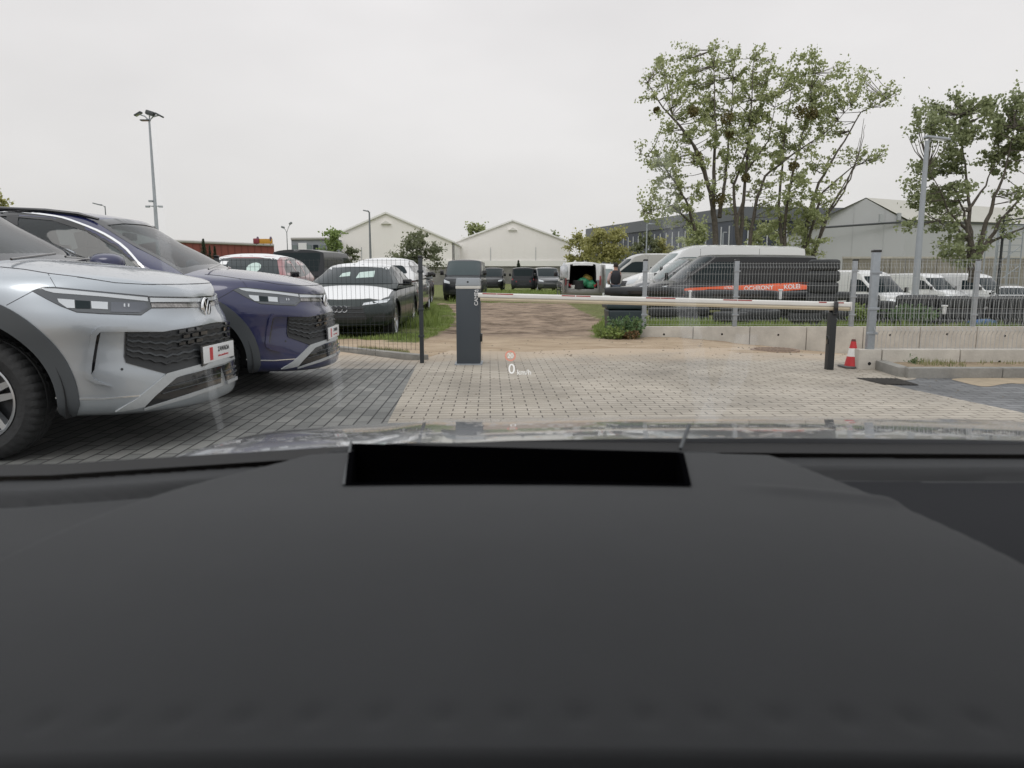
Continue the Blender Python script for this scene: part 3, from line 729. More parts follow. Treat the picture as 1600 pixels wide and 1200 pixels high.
def paver_mat(name, c1, c2, joint, swap=False, sandy=0., rot=0., bw=.2, bh=.1, mort=.006, jc=1.):
    m = bpy.data.materials.new(name); m.use_nodes = True; n = m.node_tree; b = n.nodes['Principled BSDF']; Lk = n.links.new
    t = n.nodes.new('ShaderNodeTexCoord'); mp = n.nodes.new('ShaderNodeMapping'); mp.inputs['Rotation'].default_value = (0, 0, rot + (pi / 2 if swap else 0)); Lk(t.outputs['Object'], mp.inputs[0])
    br = n.nodes.new('ShaderNodeTexBrick'); br.inputs['Scale'].default_value = 1; br.inputs['Brick Width'].default_value = bw; br.inputs['Row Height'].default_value = bh
    br.inputs['Mortar Size'].default_value = mort; br.inputs['Mortar Smooth'].default_value = .3; br.inputs['Bias'].default_value = 0; br.offset = .5
    br.inputs['Color1'].default_value = (*c1, 1); br.inputs['Color2'].default_value = (*c2, 1); br.inputs['Mortar'].default_value = (*joint, 1); Lk(mp.outputs[0], br.inputs['Vector'])
    no = n.nodes.new('ShaderNodeTexNoise'); no.inputs['Scale'].default_value = .8; no.inputs['Detail'].default_value = 7; no.inputs['Roughness'].default_value = .6; Lk(t.outputs['Object'], no.inputs['Vector'])
    r = n.nodes.new('ShaderNodeMapRange'); r.inputs['To Min'].default_value = .66; r.inputs['To Max'].default_value = 1.24; r.inputs['From Min'].default_value = .3; r.inputs['From Max'].default_value = .7; Lk(no.outputs['Fac'], r.inputs['Value'])
    vm = n.nodes.new('ShaderNodeVectorMath'); vm.operation = 'SCALE'; Lk(br.outputs['Color'], vm.inputs[0]); Lk(r.outputs[0], vm.inputs['Scale'])
    # fine speckle
    n2 = n.nodes.new('ShaderNodeTexNoise'); n2.inputs['Scale'].default_value = 90; n2.inputs['Detail'].default_value = 3; Lk(t.outputs['Object'], n2.inputs['Vector'])
    r2 = n.nodes.new('ShaderNodeMapRange'); r2.inputs['To Min'].default_value = .85; r2.inputs['To Max'].default_value = 1.15; Lk(n2.outputs['Fac'], r2.inputs['Value'])
    v2 = n.nodes.new('ShaderNodeVectorMath'); v2.operation = 'SCALE'; Lk(vm.outputs[0], v2.inputs[0]); Lk(r2.outputs[0], v2.inputs['Scale'])
    # drifted sand, more of it towards the far edge
    sx_ = n.nodes.new('ShaderNodeSeparateXYZ'); Lk(t.outputs['Object'], sx_.inputs[0])
    n3 = n.nodes.new('ShaderNodeTexNoise'); n3.inputs['Scale'].default_value = 1.3; n3.inputs['Detail'].default_value = 8; Lk(t.outputs['Object'], n3.inputs['Vector'])
    a = n.nodes.new('ShaderNodeMath'); a.operation = 'MULTIPLY_ADD'; a.inputs[1].default_value = 2.2; Lk(n3.outputs['Fac'], a.inputs[0]); Lk(sx_.outputs['Y'], a.inputs[2])
    r3 = n.nodes.new('ShaderNodeMapRange'); r3.inputs['From Min'].default_value = 10.1 - sandy; r3.inputs['From Max'].default_value = 11.6 - sandy; r3.inputs['To Max'].default_value = .95; Lk(a.outputs[0], r3.inputs['Value'])
    mxx = n.nodes.new('ShaderNodeMix'); mxx.data_type = 'RGBA'; mxx.inputs['B'].default_value = (.46, .365, .265, 1); Lk(r3.outputs[0], mxx.inputs['Factor']); Lk(v2.outputs[0], mxx.inputs['A']); Lk(mxx.outputs['Result'], b.inputs['Base Color'])
    inv_ = n.nodes.new('ShaderNodeMath'); inv_.operation = 'SUBTRACT'; inv_.inputs[0].default_value = 1; Lk(br.outputs['Fac'], inv_.inputs[1])
    bp = n.nodes.new('ShaderNodeBump'); bp.inputs['Strength'].default_value = .7; bp.inputs['Distance'].default_value = .006; Lk(inv_.outputs[0], bp.inputs['Height'])
    bp2 = n.nodes.new('ShaderNodeBump'); bp2.inputs['Strength'].default_value = .25; bp2.inputs['Distance'].default_value = .004; Lk(n2.outputs['Fac'], bp2.inputs['Height']); Lk(bp.outputs[0], bp2.inputs['Normal']); Lk(bp2.outputs[0], b.inputs['Normal'])
    b.inputs['Roughness'].default_value = .72
    return m
def sheet(name, poly, m, dz, res=.3):
    V, T = triang(poly, (), res); o = mesh_obj(name, [(x, y, gz(x, y) + dz) for x, y in V], T, m, None, 180)
    bm = bmesh.new(); bm.from_mesh(o.data)
    for f in bm.faces:
        if f.normal.z < 0: f.normal_flip()
    bm.to_mesh(o.data); bm.free(); return tag(o, kind='structure')
A = P2(652, 570); Bq = P2(612, 650); dxy = ((Bq[0] - A[0]) / (A[1] - Bq[1]))     # left boundary drifts with y
xb = lambda y: A[0] + dxy * (A[1] - y)
RX = lambda y: 3.62 + (7.8 - y) * .20
yf = [(xb(9.4), 9.35), (-.9, 10.55), (0.2, 10.4), (1.5, 10.9), (2.5, 10.8), (3.5, 11.3), (4.6, 10.9), (5.2, 9.9), (5.0, 9.2), (4.6, 8.5), (4.5, 8.0), (4.2, 7.6)]
beige = [(xb(2.0), 2.0)] + yf + [(RX(7.35), 7.35), (RX(2.0), 2.0)]
sheet('driveway_paving', beige, paver_mat('beige_pavers', (.355, .32, .265), (.42, .38, .32), (.085, .07, .055), rot=-.03, mort=.0055), .006, .35)
gl = [(-12, 2.0), (xb(2.0), 2.0), (xb(8.45), 8.45), (-12, 8.9)]
sheet('parking_paving', gl, paver_mat('grey_pavers', (.145, .15, .145), (.22, .222, .21), (.03, .03, .03), swap=True, sandy=-3, rot=-.03, bw=.24, bh=.1, mort=.007), .002, .6)
gl2 = [(-12, 8.9), (xb(8.45), 8.45), (xb(9.4), 9.35), (-1.35, 9.35), (-2.6, 10.6), (-12, 11.5)]
sheet('edge_paving', gl2, paver_mat('light_pavers', (.29, .275, .245), (.36, .34, .305), (.05, .045, .04), swap=True, sandy=.3, rot=-.03), .004, .6)
gr_ = [(RX(7.3), 7.35), (RX(2.0), 2.0), (14, 2.0), (14, 7.75), (4.2, 7.75)]
sheet('right_parking_paving', gr_, paver_mat('grey_pavers_right', (.13, .135, .14), (.19, .195, .20), (.05, .05, .05), sandy=-3, rot=.02), .002, .6)
sd = [P2(1480, 592), P2(1560, 590), P2(1750, 590), P2(1750, 596), P2(1640, 597), P2(1600, 601), P2(1575, 599), P2(1540, 606), P2(1515, 601), P2(1500, 597)]
sheet('sand_patch', rpoly(sd, .2), mat('loose_sand', (.30, .25, .18), .95, col2=(.42, .34, .24), vscale=5, bump=.3), .0050, .1)

# kerbs
M_CONC = mat('concrete', (.40, .375, .335), .9, col2=(.55, .52, .465), vscale=3, bump=.25, bscale=40)
M_CONCD = mat('kerb_concrete', (.20, .195, .18), .9, col2=(.32, .31, .285), vscale=4, bump=.25, bscale=50)
def kerb(label, line, w, h, joints=1.0):
    root = empty('kerb', (line[0][0], line[0][1], 0), 0, label, 'kerb'); o = Vector((line[0][0], line[0][1], 0))
    for a, b in zip(line, line[1:]):
        a = Vector((*a, 0)); b = Vector((*b, 0)); n = max(1, int(round((b - a).length / joints))); d = (b - a).normalized()
        for i in range(n):
            p = a.lerp(b, i / n); q = a.lerp(b, (i + 1) / n); c = (p + q) / 2 - o; R = Matrix.Rotation(atan2(d.y, d.x), 3, 'Z')
            zz = gz((p.x + q.x) / 2, (p.y + q.y) / 2); mb = MB(); mb.box((c.x, c.y, zz + h / 2 - .05), ((q - p).length - .008, w, h + .1), R); k = mb.obj('kerb_stone', M_CONCD, root); bevel(k, .012)
    return root
k1 = P2(665, 563); k2 = P2(526, 548)
kerb('low concrete kerb behind the dark mesh fence on the left', [k1, k2, (-6.5, 12.4)], .12, .07)
kc = P2(1358, 572); kd = P2(1413, 590)
kerb('grey concrete kerb round the soil bed at the foot of the right wall', [kc, kd, (10.2, 7.78)], .13, .11)
bed = [(kc[0] + .05, kc[1] + .1), (kd[0] + .1, kd[1] + .06), (10.2, 7.86), (10.2, 8.6), (4.2, 8.6)]
sheet('soil_bed', bed, mat('bed_soil', (.20, .15, .10), .95, col2=(.34, .27, .18), vscale=6, bump=.5), .09, .3)
# drain slot
mb = MB(); dr = [P2(1337, 592), P2(1402, 592.5), P2(1437, 603), P2(1380, 602)]
mb.add([(x, y, .0105) for x, y in dr], [(0, 1, 2, 3)]); o = mb.obj('drain_slot', mat('drain_dark', (.02, .02, .018), .9, col2=(.06, .055, .05), vscale=12)); fixn(o)
c = sum((Vector((*p, 0)) for p in dr), Vector()) / 4
_a = Vector((*dr[0], .013)); _b = Vector((*dr[2], .013)); mb = MB()
for k in range(9):
    t = (k + .5) / 9; p0 = Vector((*dr[0], .012)).lerp(Vector((*dr[1], .012)), t); p1 = Vector((*dr[3], .012)).lerp(Vector((*dr[2], .012)), t); mb.tube([p0, p1], .004, 4)
mb.obj('drain_bar', mat('drain_iron', (.045, .04, .035), .8), o)
tag(o, 'dark open drain slot in the paving below the traffic cone', 'drain')
# manhole grate
mc = onz(1210, 560.5, -.14); mc = (mc.x, mc.y, gz(mc.x, mc.y) + .03)
mb = MB(); mb.lathe([(.0, .0), (.30, .0), (.30, .006), (.345, .006), (.35, -.02)], 32, mc)
for i in range(-5, 6):
    l = sqrt(max(0, .29 ** 2 - (i * .05) ** 2)); mb.box((mc[0] + i * .05, mc[1], mc[2] + .008), (.022, l * 2, .010))
o = mb.obj('manhole_cover', mat('cast_iron', (.27, .20, .15), .85, var=.35, vscale=14)); fixn(o); tag(o, 'round rusty iron drain cover half buried in sand', 'manhole cover')

# ================================================================== retaining walls
def lwall(label, x0, x1, y, zt_, zb_, th, pitch, first, cap=False, holes=True, end_face=True):
    root = empty('retaining_wall', (x0, y, 0), 0, label, 'wall'); x = x0; nxt = first
    while x < x1 - .01:
        e = min(nxt, x1); mb = MB(); mb.box(((x + e) / 2 - x0, th / 2, (zt_ + zb_) / 2), (e - x - .012, th, zt_ - zb_)); o = mb.obj('wall_element', M_CONC, root); bevel(o, .012)
        if holes:
            for f in (.5,) if e - x < 1.2 else (.3, .7):
                hx = lerp(x, e, f + random.uniform(-.03, .03)) - x0; mb = MB(); mb.lathe([(0, -.002), (.018, -.002), (.02, 0), (.02, .01)], 12, (hx, 0, zt_ - .13 - random.uniform(0, .04)), 'y'); q = mb.obj('lifting_hole', M_BLACK, o)
        x = e; nxt += pitch
    return root
WX0 = at(994, 520, WALL_Y).x
lwall('long pale concrete retaining wall under the rear mesh fence', WX0, 15, WALL_Y, .185, -.9, .14, 1.0, at(1083, 520, WALL_Y).x)
FX0 = at(1341, 560, 8.42).x
lwall('low concrete wall with lifting holes in front of the rear wall, behind the kerb', FX0, 10.2, 8.42, .235, -.3, .13, .9, at(1378, 560, 8.42).x)

# ================================================================== fences
def panel(mb, x0, x1, y, z0, z1, dx, rows, r, folds):
    n = int(round((x1 - x0) / dx))
    for i in range(n + 1):
        x = lerp(x0, x1, i / n); pts = [(x, y, z0)]
        for f in folds: pts += [(x, y, f - .05), (x, y - .035, f), (x, y, f + .05)]
        pts.append((x, y, z1)); mb.tube(pts, r, 4, False)
    for z in rows: mb.tube([(x0, y - (.035 if any(abs(z - f) < .01 for f in folds) else 0) - r, z), (x1, y - (.035 if any(abs(z - f) < .01 for f in folds) else 0) - r, z)], r * 1.15, 4, False)
def fence(label, posts, y, zb_, zt_, dx, rows, folds, m, mw, pw=.06, cap=True, r=.0025, group=None, posth=None, pz=None, post_offset=0.):
    root = empty('mesh_fence', (posts[0], y, 0), 0, label, 'fence', group); x0 = posts[0]
    for p in posts:
        mb = MB(); b0 = (pz if pz is not None else zb_ - .02); t0 = (posth or zt_ + .01); mb.box((p - x0, post_offset, (b0 + t0) / 2), (pw, pw * .7, t0 - b0)); q = mb.obj('fence_post', m, root); bevel(q, .004)
        if cap: mb = MB(); mb.box((p - x0, post_offset, t0 + .012), (pw * 1.08, pw * .8, .028)); k = mb.obj('post_cap', M_BLACK, q); bevel(k, .004)
        for z in (zb_ + .18, (zb_ + zt_) / 2 - .05, zt_ - .15): mb = MB(); mb.box((p - x0, post_offset - pw * .38, z), (pw * 1.5, .012, .03)); q2 = mb.obj('panel_clamp', m, q); bevel(q2, .003)
    for a, b in zip(posts, posts[1:]):
        mb = MB(); panel(mb, a - x0 + .02, b - x0 - .02, -pw * .3 + post_offset, zb_, zt_, dx, rows, r, folds); mb.obj('wire_panel', mw, root)
    return root
yr = WALL_Y + .07
rp = [at(u, 430, yr).x for u in (1008, 1151, 1335, 1527)] + [at(1527, 430, yr).x + 2.12]
fence('galvanised mesh fence standing on the long rear wall', rp, yr, .21, 1.30, .05, [.22, .30, .50, .70, .90, 1.10, 1.22, 1.28], [.30, 1.20], M_GALV, M_GALV2, .075, posth=1.33, r=.0021)
yq = 8.48
fp = [at(1364, 470, yq).x, at(1364, 470, yq).x + 2.5]
fence('taller galvanised mesh fence on the low front wall at the right edge', fp, yq, .24, 1.26, .05, [.25, .45, .65, .82, .86, 1.05, 1.25], [.45, .84], M_GALV, M_GALV2, .085, posth=1.34, r=.0023)
lp = [-6.08, -3.58, at(658, 480, 9.05).x]
M_WDK = mat('dark_wire', (.035, .042, .045), .5)
fence('anthracite mesh fence behind the dark blue suv', lp, 9.05, .16, 1.275, .055, [.18, .38, .58, .78, .98, 1.18, 1.26], [.38, .98][:0], M_ANTH, M_WDK, .05, posth=1.29, pz=-.02, r=.0022)

# ================================================================== barrier
by = 8.84
br = empty('barrier', (at(732, 572, by).x, by + .15, 0), 0, 'road barrier with dark grey CAME cabinet and white arm with red strips', 'barrier')
mb = MB(); mb.box((0, 0, .46), (.285, .30, .92)); q = mb.obj('housing', mat('cabinet_grey', (.05, .062, .075), .5, bump=.05, bscale=300), br); bevel(q, .008)
mb = MB(); mb.prism([(-.145, .955), (.145, .955), (.145, .972), (.135, 1.045), (-.135, 1.045), (-.145, .972)], 'y', -.155, .155); q = mb.obj('lid', mat('cabinet_lid', (.34, .37, .40), .45), br); fixn(q); bevel(q, .006)
mb = MB(); mb.box((0, 0, .937), (.292, .307, .034)); q = mb.obj('light_band', mat('translucent_band', (.62, .61, .57), .3), br); bevel(q, .004)
put_text('lettering', 'CAME', .06, frame((.10, -.1515, .80), (0, 0, 1), (-1, 0, 0)), M_WHITE, br, .001, True)
mb = MB()
for a, b in (((.080, .900), (.122, .887)), ((.100, .913), (.088, .880)), ((.118, .915), (.124, .893))): mb.tube([(a[0], -.152, a[1]), (b[0], -.152, b[1])], .0045, 5)
mb.obj('logo', M_WHITE, br)
mb = MB(); mb.box((.155, -.10, .335), (.03, .05, .10)); q = mb.obj('photocell', M_BLACK, br); bevel(q, .005)
mb = MB(); mb.lathe([(0, 0), (.012, 0), (.012, .004)], 12, (0, -.156, 1.0), 'y'); mb.obj('lock', M_DARKP, br)
mb = MB(); mb.box((0, 0, .012), (.33, .34, .02)); q = mb.obj('base_plate', M_GALV, br)
bm0 = at(751, 463.5, by - .03); bm1 = at(1328, 478.5, 8.40)
ba_loc = bm0 - br.location; ba_rz = atan2(bm1.y - bm0.y, bm1.x - bm0.x)
Lb = (bm1 - bm0).length; sl_ = -math.asin((bm0.z - bm1.z) / Lb); mb = MB(); prof = [(-.022, -.012), (-.03, .0), (-.026, .034), (-.012, .046), (.012, .046), (.03, .03), (.03, 0), (.022, -.012)]
mb.prism(prof, 'x', -.03, Lb); ba = mb.obj('arm', mat('arm_white', (.68, .67, .64), .4, var=.06, vscale=3), br); fixn(ba); bevel(ba, .003); ba.location = ba_loc; ba.rotation_euler = (0, -sl_, ba_rz)
mb = MB(); prof = [(-.028, -.013), (-.034, -.03), (-.028, -.05), (.028, -.05), (.034, -.03), (.028, -.013)]
mb.prism(prof, 'x', 0, Lb - .01); q = mb.obj('rubber_edge', mat('arm_cream', (.50, .43, .31), .6, var=.1, vscale=4), ba); fixn(q)
mb = MB(); mb.box((Lb + .006, 0, -.0), (.012, .068, .098)); q = mb.obj('end_cap', mat('arm_white', (.68, .67, .64), .4), ba); bevel(q, .004)
def bu(u):     # distance along the arm for a column of the photograph
    k = (u - 800) / (F / cos(TH)); d = (bm1 - bm0) / Lb
    return max(0.01, (k * bm0.y - bm0.x) / (d.x - k * d.y))
M_REFR = mat('red_reflector', (.35, .03, .025), .4)
for a, b in ((754, 776), (777, 802), (878, 899), (900.5, 923), (1010, 1032), (1033, 1056), (1131, 1153), (1154, 1176), (1281, 1293), (1311, 1320)):
    mb = MB(); s0, s1 = bu(a), bu(b); mb.box(((s0 + s1) / 2, -.0235, .037), (s1 - s0, .008, .012)); q = mb.obj('reflector_strip', M_REFR, ba)
ps = empty('barrier_rest_post', tuple(onz(1295, 578)), 0, 'slim black post holding up the free end of the white arm', 'post')
pb = Vector(onz(1295, 578))
mb = MB(); mb.box((0, 0, .33), (.075, .09, .66)); q = mb.obj('post', mat('post_black', (.018, .02, .022), .5), ps); bevel(q, .006)
mb = MB(); mb.box((.012, -.055, .715), (.05, .02, .14)); mb.box((.012, .055, .715), (.05, .02, .14)); mb.box((.012, 0, .648), (.06, .13, .024)); q = mb.obj('rest_fork', M_BLACK, ps); bevel(q, .008)
mb = MB(); mb.box((-.045, -.02, .35), (.02, .05, .10)); q = mb.obj('photocell', M_BLACK, ps); bevel(q, .004)
# cone
cc = onz(1334, 576, 0); cn = empty('traffic_cone', (cc.x, cc.y + .05, .01), 0, 'small red and white traffic cone beside the low wall end', 'traffic cone')
mb = MB(); mb.box((0, 0, .01), (.24, .24, .02)); q = mb.obj('base', mat('cone_base', (.10, .10, .10), .7), cn); bevel(q, .006)
rz = lambda z: lerp(.085, .022, (z - .02) / .31); CR = mat('cone_red', (.52, .03, .035), .5, var=.1); CW = mat('cone_white', (.78, .78, .76), .5, var=.05)
mb = MB(); mb.lathe([(rz(.02), .02), (rz(.13), .13)], 24); mb.obj('cone_body', CR, cn, 60)
mb = MB(); mb.lathe([(rz(.13), .13), (rz(.225), .225)], 24); mb.obj('white_collar', CW, cn, 60)
mb = MB(); mb.lathe([(rz(.225), .225), (rz(.305), .305)], 24); mb.obj('cone_top', CR, cn, 60)
mb = MB(); mb.lathe([(rz(.305), .305), (rz(.33), .33), (0, .33)], 24); mb.obj('cone_tip', mat('cone_tip', (.14, .05, .045), .7), cn, 60)
# ================================================================== generic vehicles
def _hw(rows): return lambda v: sinterp(rows, v)
KIND = {
 'sedan': dict(L=4.83, WW=.925, hood=[(-4.83, .96), (-4.4, 1.03), (-1.6, 1.0), (-1.2, .98), (-.8, .92), (-.4, .83), (-.12, .75), (0, .72)], crown=.10,
    nose=[(0, -.10), (.15, -.02), (.5, 0), (.8, -.03), (1, -.14)], roof=[(-4.6, 1.10), (-4.2, 1.22), (-3.6, 1.36), (-2.9, 1.425), (-2.4, 1.42), (-2.05, 1.38)], gx=(-1.15, -2.12), gr=(-4.72, -4.05),
    dlo=[(-1.62, 1.0), (-1.95, 1.18), (-2.35, 1.32), (-2.9, 1.37), (-3.4, 1.34), (-3.95, 1.2), (-4.15, 1.06), (-3.4, 1.01)], wx=(-.92, -3.75), r=.35, belt=.93,
    hl=[(.42, .66), (.80, .70), (.84, .76), (.44, .70)], grille=[(-.5, .42), (.5, .42), (.42, .64), (-.42, .64)], low=[(.52, .30), (.8, .32), (.78, .52), (.6, .46)]),
 'wagon': dict(L=4.7, WW=.92, hood=[(-4.7, .99), (-1.6, 1.04), (-1.2, 1.02), (-.8, .96), (-.4, .87), (-.12, .78), (0, .74)], crown=.10,
    nose=[(0, -.10), (.15, -.02), (.5, 0), (.8, -.03), (1, -.14)], roof=[(-4.6, 1.40), (-4.2, 1.46), (-3.4, 1.51), (-2.7, 1.52), (-2.2, 1.50), (-1.95, 1.46)], gx=(-1.12, -1.98), gr=(-4.66, -4.35),
    dlo=[(-1.60, 1.03), (-1.9, 1.22), (-2.3, 1.38), (-2.9, 1.44), (-3.7, 1.42), (-4.2, 1.34), (-4.35, 1.16), (-3.4, 1.06)], wx=(-.92, -3.65), r=.35, belt=.98,
    hl=[(.42, .68), (.80, .72), (.84, .80), (.44, .74)], grille=[(-.46, .42), (.46, .42), (.40, .66), (-.40, .66)], low=[(.52, .30), (.8, .32), (.78, .50), (.6, .46)]),
 'van': dict(L=5.3, WW=.952, hood=[(-5.3, 1.12), (-1.2, 1.16), (-.75, 1.16), (-.4, 1.10), (-.15, 1.02), (0, .97)], crown=.07,
    nose=[(0, -.08), (.12, -.02), (.5, 0), (.8, -.03), (1, -.13)], roof=[(-5.2, 1.93), (-4.8, 1.95), (-3.0, 1.97), (-2.0, 1.965), (-1.7, 1.93)], gx=(-.70, -1.72), gr=(-5.27, -5.17),
    dlo=[(-1.10, 1.17), (-1.45, 1.42), (-1.85, 1.68), (-2.05, 1.72), (-2.6, 1.72), (-2.6, 1.17)], wx=(-.92, -3.95), r=.345, belt=1.10,
    hl=[(.56, .80), (.86, .84), (.88, 1.0), (.58, .90)], grille=[(-.55, .72), (.55, .72), (.55, .92), (-.55, .92)], low=[(-.62, .32), (.62, .32), (.55, .52), (-.55, .52)]),
 'caddy': dict(L=4.5, WW=.925, hood=[(-4.5, 1.08), (-1.3, 1.10), (-.95, 1.10), (-.5, 1.02), (-.2, .93), (0, .86)], crown=.09,
    nose=[(0, -.08), (.12, -.02), (.5, 0), (.8, -.03), (1, -.13)], roof=[(-4.45, 1.78), (-4.0, 1.82), (-2.8, 1.84), (-2.1, 1.82), (-1.85, 1.78)], gx=(-.95, -1.85), gr=(-4.47, -4.36),
    dlo=[(-1.35, 1.13), (-1.65, 1.36), (-2.0, 1.58), (-2.2, 1.62), (-2.75, 1.62), (-2.75, 1.12)], wx=(-.9, -3.62), r=.33, belt=1.05,
    hl=[(.54, .74), (.84, .78), (.86, .92), (.56, .84)], grille=[(-.5, .70), (.5, .70), (.5, .82), (-.5, .82)], low=[(-.6, .32), (.6, .32), (.52, .54), (-.52, .54)]),
 'bigvan': dict(L=6.0, WW=1.0, hood=[(-6, 1.25), (-1.35, 1.36), (-1.0, 1.34), (-.55, 1.22), (-.2, 1.08), (0, 1.0)], crown=.08,
    nose=[(0, -.08), (.12, -.02), (.5, 0), (.8, -.03), (1, -.13)], roof=[(-5.95, 2.34), (-5.6, 2.36), (-3.4, 2.38), (-2.7, 2.36), (-2.3, 2.27), (-2.0, 2.12)], gx=(-1.0, -2.02), gr=(-5.97, -5.9),
    dlo=[(-1.48, 1.36), (-1.8, 1.62), (-2.15, 1.88), (-2.35, 1.92), (-2.85, 1.92), (-2.85, 1.33)], wx=(-1.0, -4.65), r=.36, belt=1.22,
    hl=[(.6, .82), (.92, .88), (.94, 1.08), (.62, .98)], grille=[(-.6, .78), (.6, .78), (.6, .98), (-.6, .98)], low=[(-.66, .34), (.66, .34), (.6, .56), (-.6, .56)]),
}
KIND['bigvan_long'] = dict(KIND['bigvan'], L=7.3, roof=[(-7.25, 2.28), (-6.8, 2.36), (-3.6, 2.42), (-2.9, 2.40), (-2.4, 2.28), (-2.0, 2.12)], hood=[(-7.3, 1.25)] + KIND['bigvan']['hood'][1:], gr=(-7.27, -7.18), wx=(-1.0, -5.2))
KIND['suvcar'] = dict(KIND['wagon'], hood=[(x, z + .1) for x, z in KIND['wagon']['hood']], roof=[(x, z + .14) for x, z in KIND['wagon']['roof']], dlo=[(x, z + .11) for x, z in KIND['wagon']['dlo']], belt=1.08)

root_skins = {}
def vehicle(kind, name, label, cat, pos, deg, paint, dz=0., ref='front', film=None, glass=None, group=None, style='alloy', rear_open=False, sc=1., mirrors=None, hires=False, badge=None, side_glass=True, lower=None):
    K = KIND[kind]; L, WW = K['L'], K['WW']; glass = glass or M_GLASSD
    rz = radians(deg); f = Vector((cos(rz), sin(rz)))
    px, py = pos[0], pos[1]
    if ref == 'rear': px += f.x * L * sc; py += f.y * L * sc
    root = empty(name, (px, py, dz), rz, label, cat, group); root.scale = (sc, sc, sc)
    zt = lambda x, u: sinterp(K['hood'], x) - K['crown'] * u ** 2.6 * (.4 if x > -.25 else 1)
    zb = lambda x: .24 + .04 * (x > -.5)
    Wf = _hw([(0, WW * .93), (.15, WW * .975), (.5, WW), (.8, WW * .985), (1, WW * .93)])
    n = 1.6 if hires else 1
    bv, bf = slab(L, Wf, _hw(K['nose']), _hw([(0, -L + .1), (.2, -L), (.7, -L + .02), (1, -L + .06)]), zb, zt, cf=(.6, 2.3, 2.0), cr=(.35 if 'van' not in kind and kind != 'caddy' else .16, 2.8, 2.2), nf=int(12 * n), ns=int(34 * n), nr=8, nv=int(14 * n), ncap=8)
    gb0 = K['belt']; gz0 = lambda x: min(gb0, sinterp(K['hood'], x) - .06)
    gzt = lambda x, u: sinterp(K['roof'], x) - (.07 if kind in ('sedan', 'wagon', 'suvcar') else .09) * u ** 3
    tum = .66 if kind in ('sedan', 'wagon', 'suvcar') else .86
    gW = _hw([(0, WW * .93), (.15, WW * .925), (.5, WW * lerp(.93, tum, .32)), (.85, WW * lerp(.93, tum, .72)), (1, WW * tum)])
    gx, gr = K['gx'], K['gr']
    gv, gf = slab(L, gW, lambda v: lerp(gx[0], gx[1], v) + .04 * sin(pi * v), lambda v: lerp(gr[0], gr[1], v), gz0, gzt, cf=(.3, 2.3, 2.0), cr=(.2 if tum < .7 else .07, 2.6, 2.2), nf=int(12 * n), ns=int(30 * n), nr=8, nv=int(12 * n), ncap=8)
    wc = [(K['wx'][0], K['r']), (K['wx'][1], K['r'])]
    bvh = grid_bvh(bv, bf); gbv = grid_bvh(gv, gf); root_skins[root.name] = grid_bvh(bv + gv, bf + [tuple(i + len(bv) for i in q) for q in gf])
    ro = [(-WW * .70, .62), (WW * .70, .62), (WW * .68, 1.3), (WW * .58, K['roof'][1][1] - .14), (-WW * .58, K['roof'][1][1] - .14), (-WW * .68, 1.3)]
    if rear_open:
        bf2 = [q for q in bf if not ((sum((bv[i].x for i in q)) / len(q) < -L + .3) and inpoly((sum(bv[i].y for i in q) / len(q), sum(bv[i].z for i in q) / len(q)), ro)) and not (sum(bv[i].z for i in q) / len(q) > .95 and sum((bv[i].x for i in q)) / len(q) < -2)]
        gf2 = [q for q in gf if not ((sum((gv[i].x for i in q)) / len(q) < -L + .3) and inpoly((sum(gv[i].y for i in q) / len(q), sum(gv[i].z for i in q) / len(q)), ro)) and not all(gv[i].z < gz0(gv[i].x) + .01 for i in q)]
    else: bf2, gf2 = bf, gf
    bf2 = cut_arches(bv, bf2, wc, K['r'] + .10)
    full_film = film is not None and kind != 'sedan' and name != 'hatchback'
    b = mesh_obj('body', bv, [q[::-1] for q in bf2], paint, root, 42); fixn(b)
    cab = mesh_obj('roof', gv, gf2, film if full_film else paint, root, 42); fixn(cab)
    if film and not full_film:
        r0, r1 = K['roof'][-1][0], K['gr'][1]; wf = WW * (tum + .03)
        decal('roof_film', gbv, rpoly([(r0 - .02, -wf * .93), (r0 + .03, 0), (r0 - .02, wf * .93), (r1 - .05, wf), (r1 - .1, -wf)], .08), film, root, mode='top', off=.006, depth=.01, res=.09)
    wheel_wells(root, wc, WW * .975, K['r'] + .10, M_WELL)
    for c in wc:
        m_ = 24; rr = K['r']
        ring = [(c[0] + (rr + .125) * cos(a), c[1] + (rr + .125) * sin(a)) for a in [pi * i / m_ - .1 for i in range(m_ + 1)]] + [(c[0] + (rr + .06) * cos(a), c[1] + (rr + .06) * sin(a)) for a in [pi - pi * i / m_ + .1 for i in range(m_ + 1)]]
        decal('wheel_arch_lip', bvh, ring, M_CLAD if kind in ('suvcar',) or 'van' in kind else paint, root, mode='side', sides=(-1, 1), off=.006, depth=.02, res=.09)
        for s in (-1, 1): make_wheel(root, c[0], c[1], s, K['r'], .21, WW * .965, style, 40)
    # screens and windows
    za = gz0(gx[0]) + .10; rz_ = K['roof'][-1][1] - .05; wa, wb_ = WW * .84, WW * (tum - .05)
    wsp = rpoly([(-wa, za), (wa, za), (wb_, rz_), (-wb_, rz_)], .06)
    decal('windscreen', gbv, wsp, glass, root, mode='front', off=.006, depth=.012, res=.055)
    zr0 = gb0 + .12; zr1 = K['roof'][0][1] - (.10 if kind != 'sedan' else -.10)
